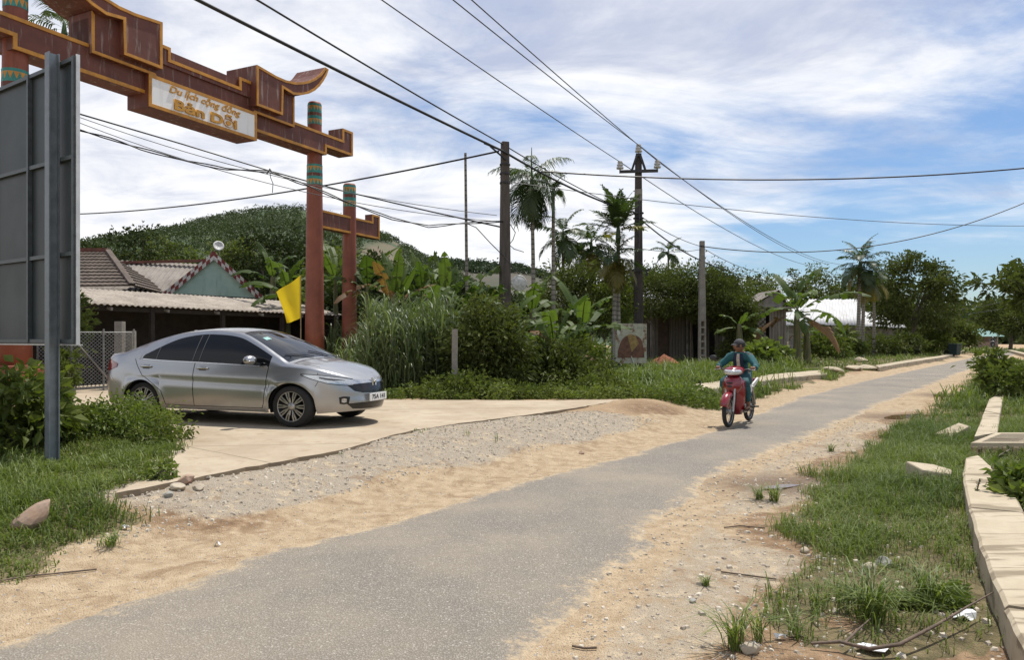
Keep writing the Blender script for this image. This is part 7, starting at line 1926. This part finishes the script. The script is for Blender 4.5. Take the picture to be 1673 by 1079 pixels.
for k in range(4):
    b = MB(); b.box((.3+k*(Lh-.5)/3,-1.0,(zh-.4)/2), (.12,.12,zh-.35)); b.build('post', M_GWD, hut)
# gable annexe at its right end
YK = 44.5; k0_ = at(1236,560,YK); k1_ = at(1283,560,YK); hx_ = thing('hut_annexe', 'grey plank annexe with a small gable roof at the right end of the hut', 'hut', (k0_.x,YK,0)); Lk = k1_.x-k0_.x; ze_ = ztop(503,YK); zp_ = ztop(474,YK)
b = MB(); b.box((Lk*.72,0,ze_/2), (Lk*.56,.1,ze_)); b.build('plank_wall', M_PLK, hx_)
t = NT('pierced_block'); p = t.obj(); ck = t.n('ShaderNodeTexChecker'); t.l(p, ck.inputs[0]); ck.inputs['Scale'].default_value = 7; ck.inputs['Color1'].default_value = (.19,.17,.15,1); ck.inputs['Color2'].default_value = (.05,.045,.04,1); M_BLKW = t.out(ck.outputs[0], .9)
b = MB(); b.box((Lk*.16,-.02,ze_/2), (Lk*.30,.1,ze_)); b.build('block_wall', M_BLKW, hx_)
b = MB(); b.box((Lk/2,3,ze_/2),(Lk,.1,ze_)); b.box((Lk,1.5,ze_/2),(.1,3,ze_)); b.build('side_wall', M_GWD, hx_)
xr_k = Lk*.62
b = MB(); b.prism([(-.3,ze_),(Lk+.02,ze_),(Lk*.72,zp_-.05)], lambda x,z: (x,-.1,z), lambda x,z: (x,.02,z)); b.build('gable', M_GWD, hx_)
corrugated((-.7,-.35,ze_-.02), (-.7,3.4,ze_-.02), (Lk*.72+.7,0,zp_-ze_+.02), .2, .026, 'roof', M_FIB2, hx_, 4); corrugated((Lk+.35,3.4,ze_-.25), (Lk+.35,-.35,ze_-.25), (-(Lk*.28+.35),0,zp_-ze_+.25), .2, .026, 'roof', M_FIB2, hx_, 4)
b = MB(); b.box((Lk*.9,-.45,ze_-.02), (1.3,.9,.09)); b.build('canopy_slab', M_PP, hx_)
# ---- white roofed house
YW = 66; w0 = at(1284,530,YW); w1 = at(1406,530,YW); M_WR = None
t = NT('white_sheet_roof'); p = t.obj(); n_ = t.noise(1,6,t.scale(p,(3,.5,1)),.7); c = t.mix(t.ramp(n_,.4,.7), (.52,.52,.52), (.40,.39,.37)); M_WR = t.out(c, .6)
wh_ = thing('white_roof_house', 'low house under a large bright white sheet roof', 'house', (w0.x,YW,0)); Lw_ = w1.x-w0.x; zb1, zt1 = ztop(531,YW), ztop(492,YW+5)
corrugated((-.3,-.6,zb1-.05), (Lw_,-.6,zb1-.05), (2.15,5.4,zt1-zb1+.2), .3, .03, 'roof', M_WR, wh_, 3)
corrugated((Lw_,-.4,zb1-.15), (Lw_+2.2,-.4,zb1-.15), (1.9,4.4,(zt1-zb1)*.62), .3, .03, 'side_roof', M_WR, wh_, 3); corrugated((Lw_+2.3,-.2,zb1-.25), (Lw_+4.0,-.2,zb1-.25), (1.2,3.9,(zt1-zb1)*.55), .3, .03, 'side_roof', M_WR, wh_, 3)
b = MB(); b.box((Lw_/2,.2,zb1/2-.05), (Lw_-.6,.15,zb1-.1)); b.build('wall', M_GWD, wh_); b = MB(); b.box((Lw_+2,.4,zb1/2-.15), (3.8,.15,zb1-.4)); b.box((0.2,2.4,zb1/2),(.15,4.2,zb1-.2)); b.build('side_wall', M_GWD, wh_)
# ---- teal roofed kiosk at the bend
YQ = 112; q0 = at(1613,565,YQ); kq = thing('kiosk', 'small far kiosk with a teal pyramid roof at the road bend', 'kiosk', (q0.x,YQ,gz(q0.x,YQ))); zq = ztop(549,YQ)-gz(q0.x,YQ); M_TR = plain('teal_roof', (.10,.22,.20), .6, .2, 4)
zpk = ztop(536,YQ)-gz(q0.x,YQ); hq = 1.75
b = MB(); b.box((0,1.5,zq/2), (hq*1.7,.2,zq)); b.box((0,0,.45),(hq*1.7,.15,.9)); b.build('wall', plain('kiosk_wall',(.25,.18,.14),.8,.25,4), kq)
for sx in (-1,1):
    for yy in (0,3):
        b = MB(); b.box((sx*hq*.85,yy,zq/2), (.2,.2,zq)); b.build('pillar', M_GWD, kq)
b = MB(); b.add([(-hq*1.3,-.8,zq-.1),(hq*1.3,-.8,zq-.1),(hq*1.3,3.8,zq-.1),(-hq*1.3,3.8,zq-.1),(0,1.5,zpk)], [(0,1,4),(1,2,4),(2,3,4),(3,0,4),(3,2,1,0)]); b.build('roof', M_TR, kq)
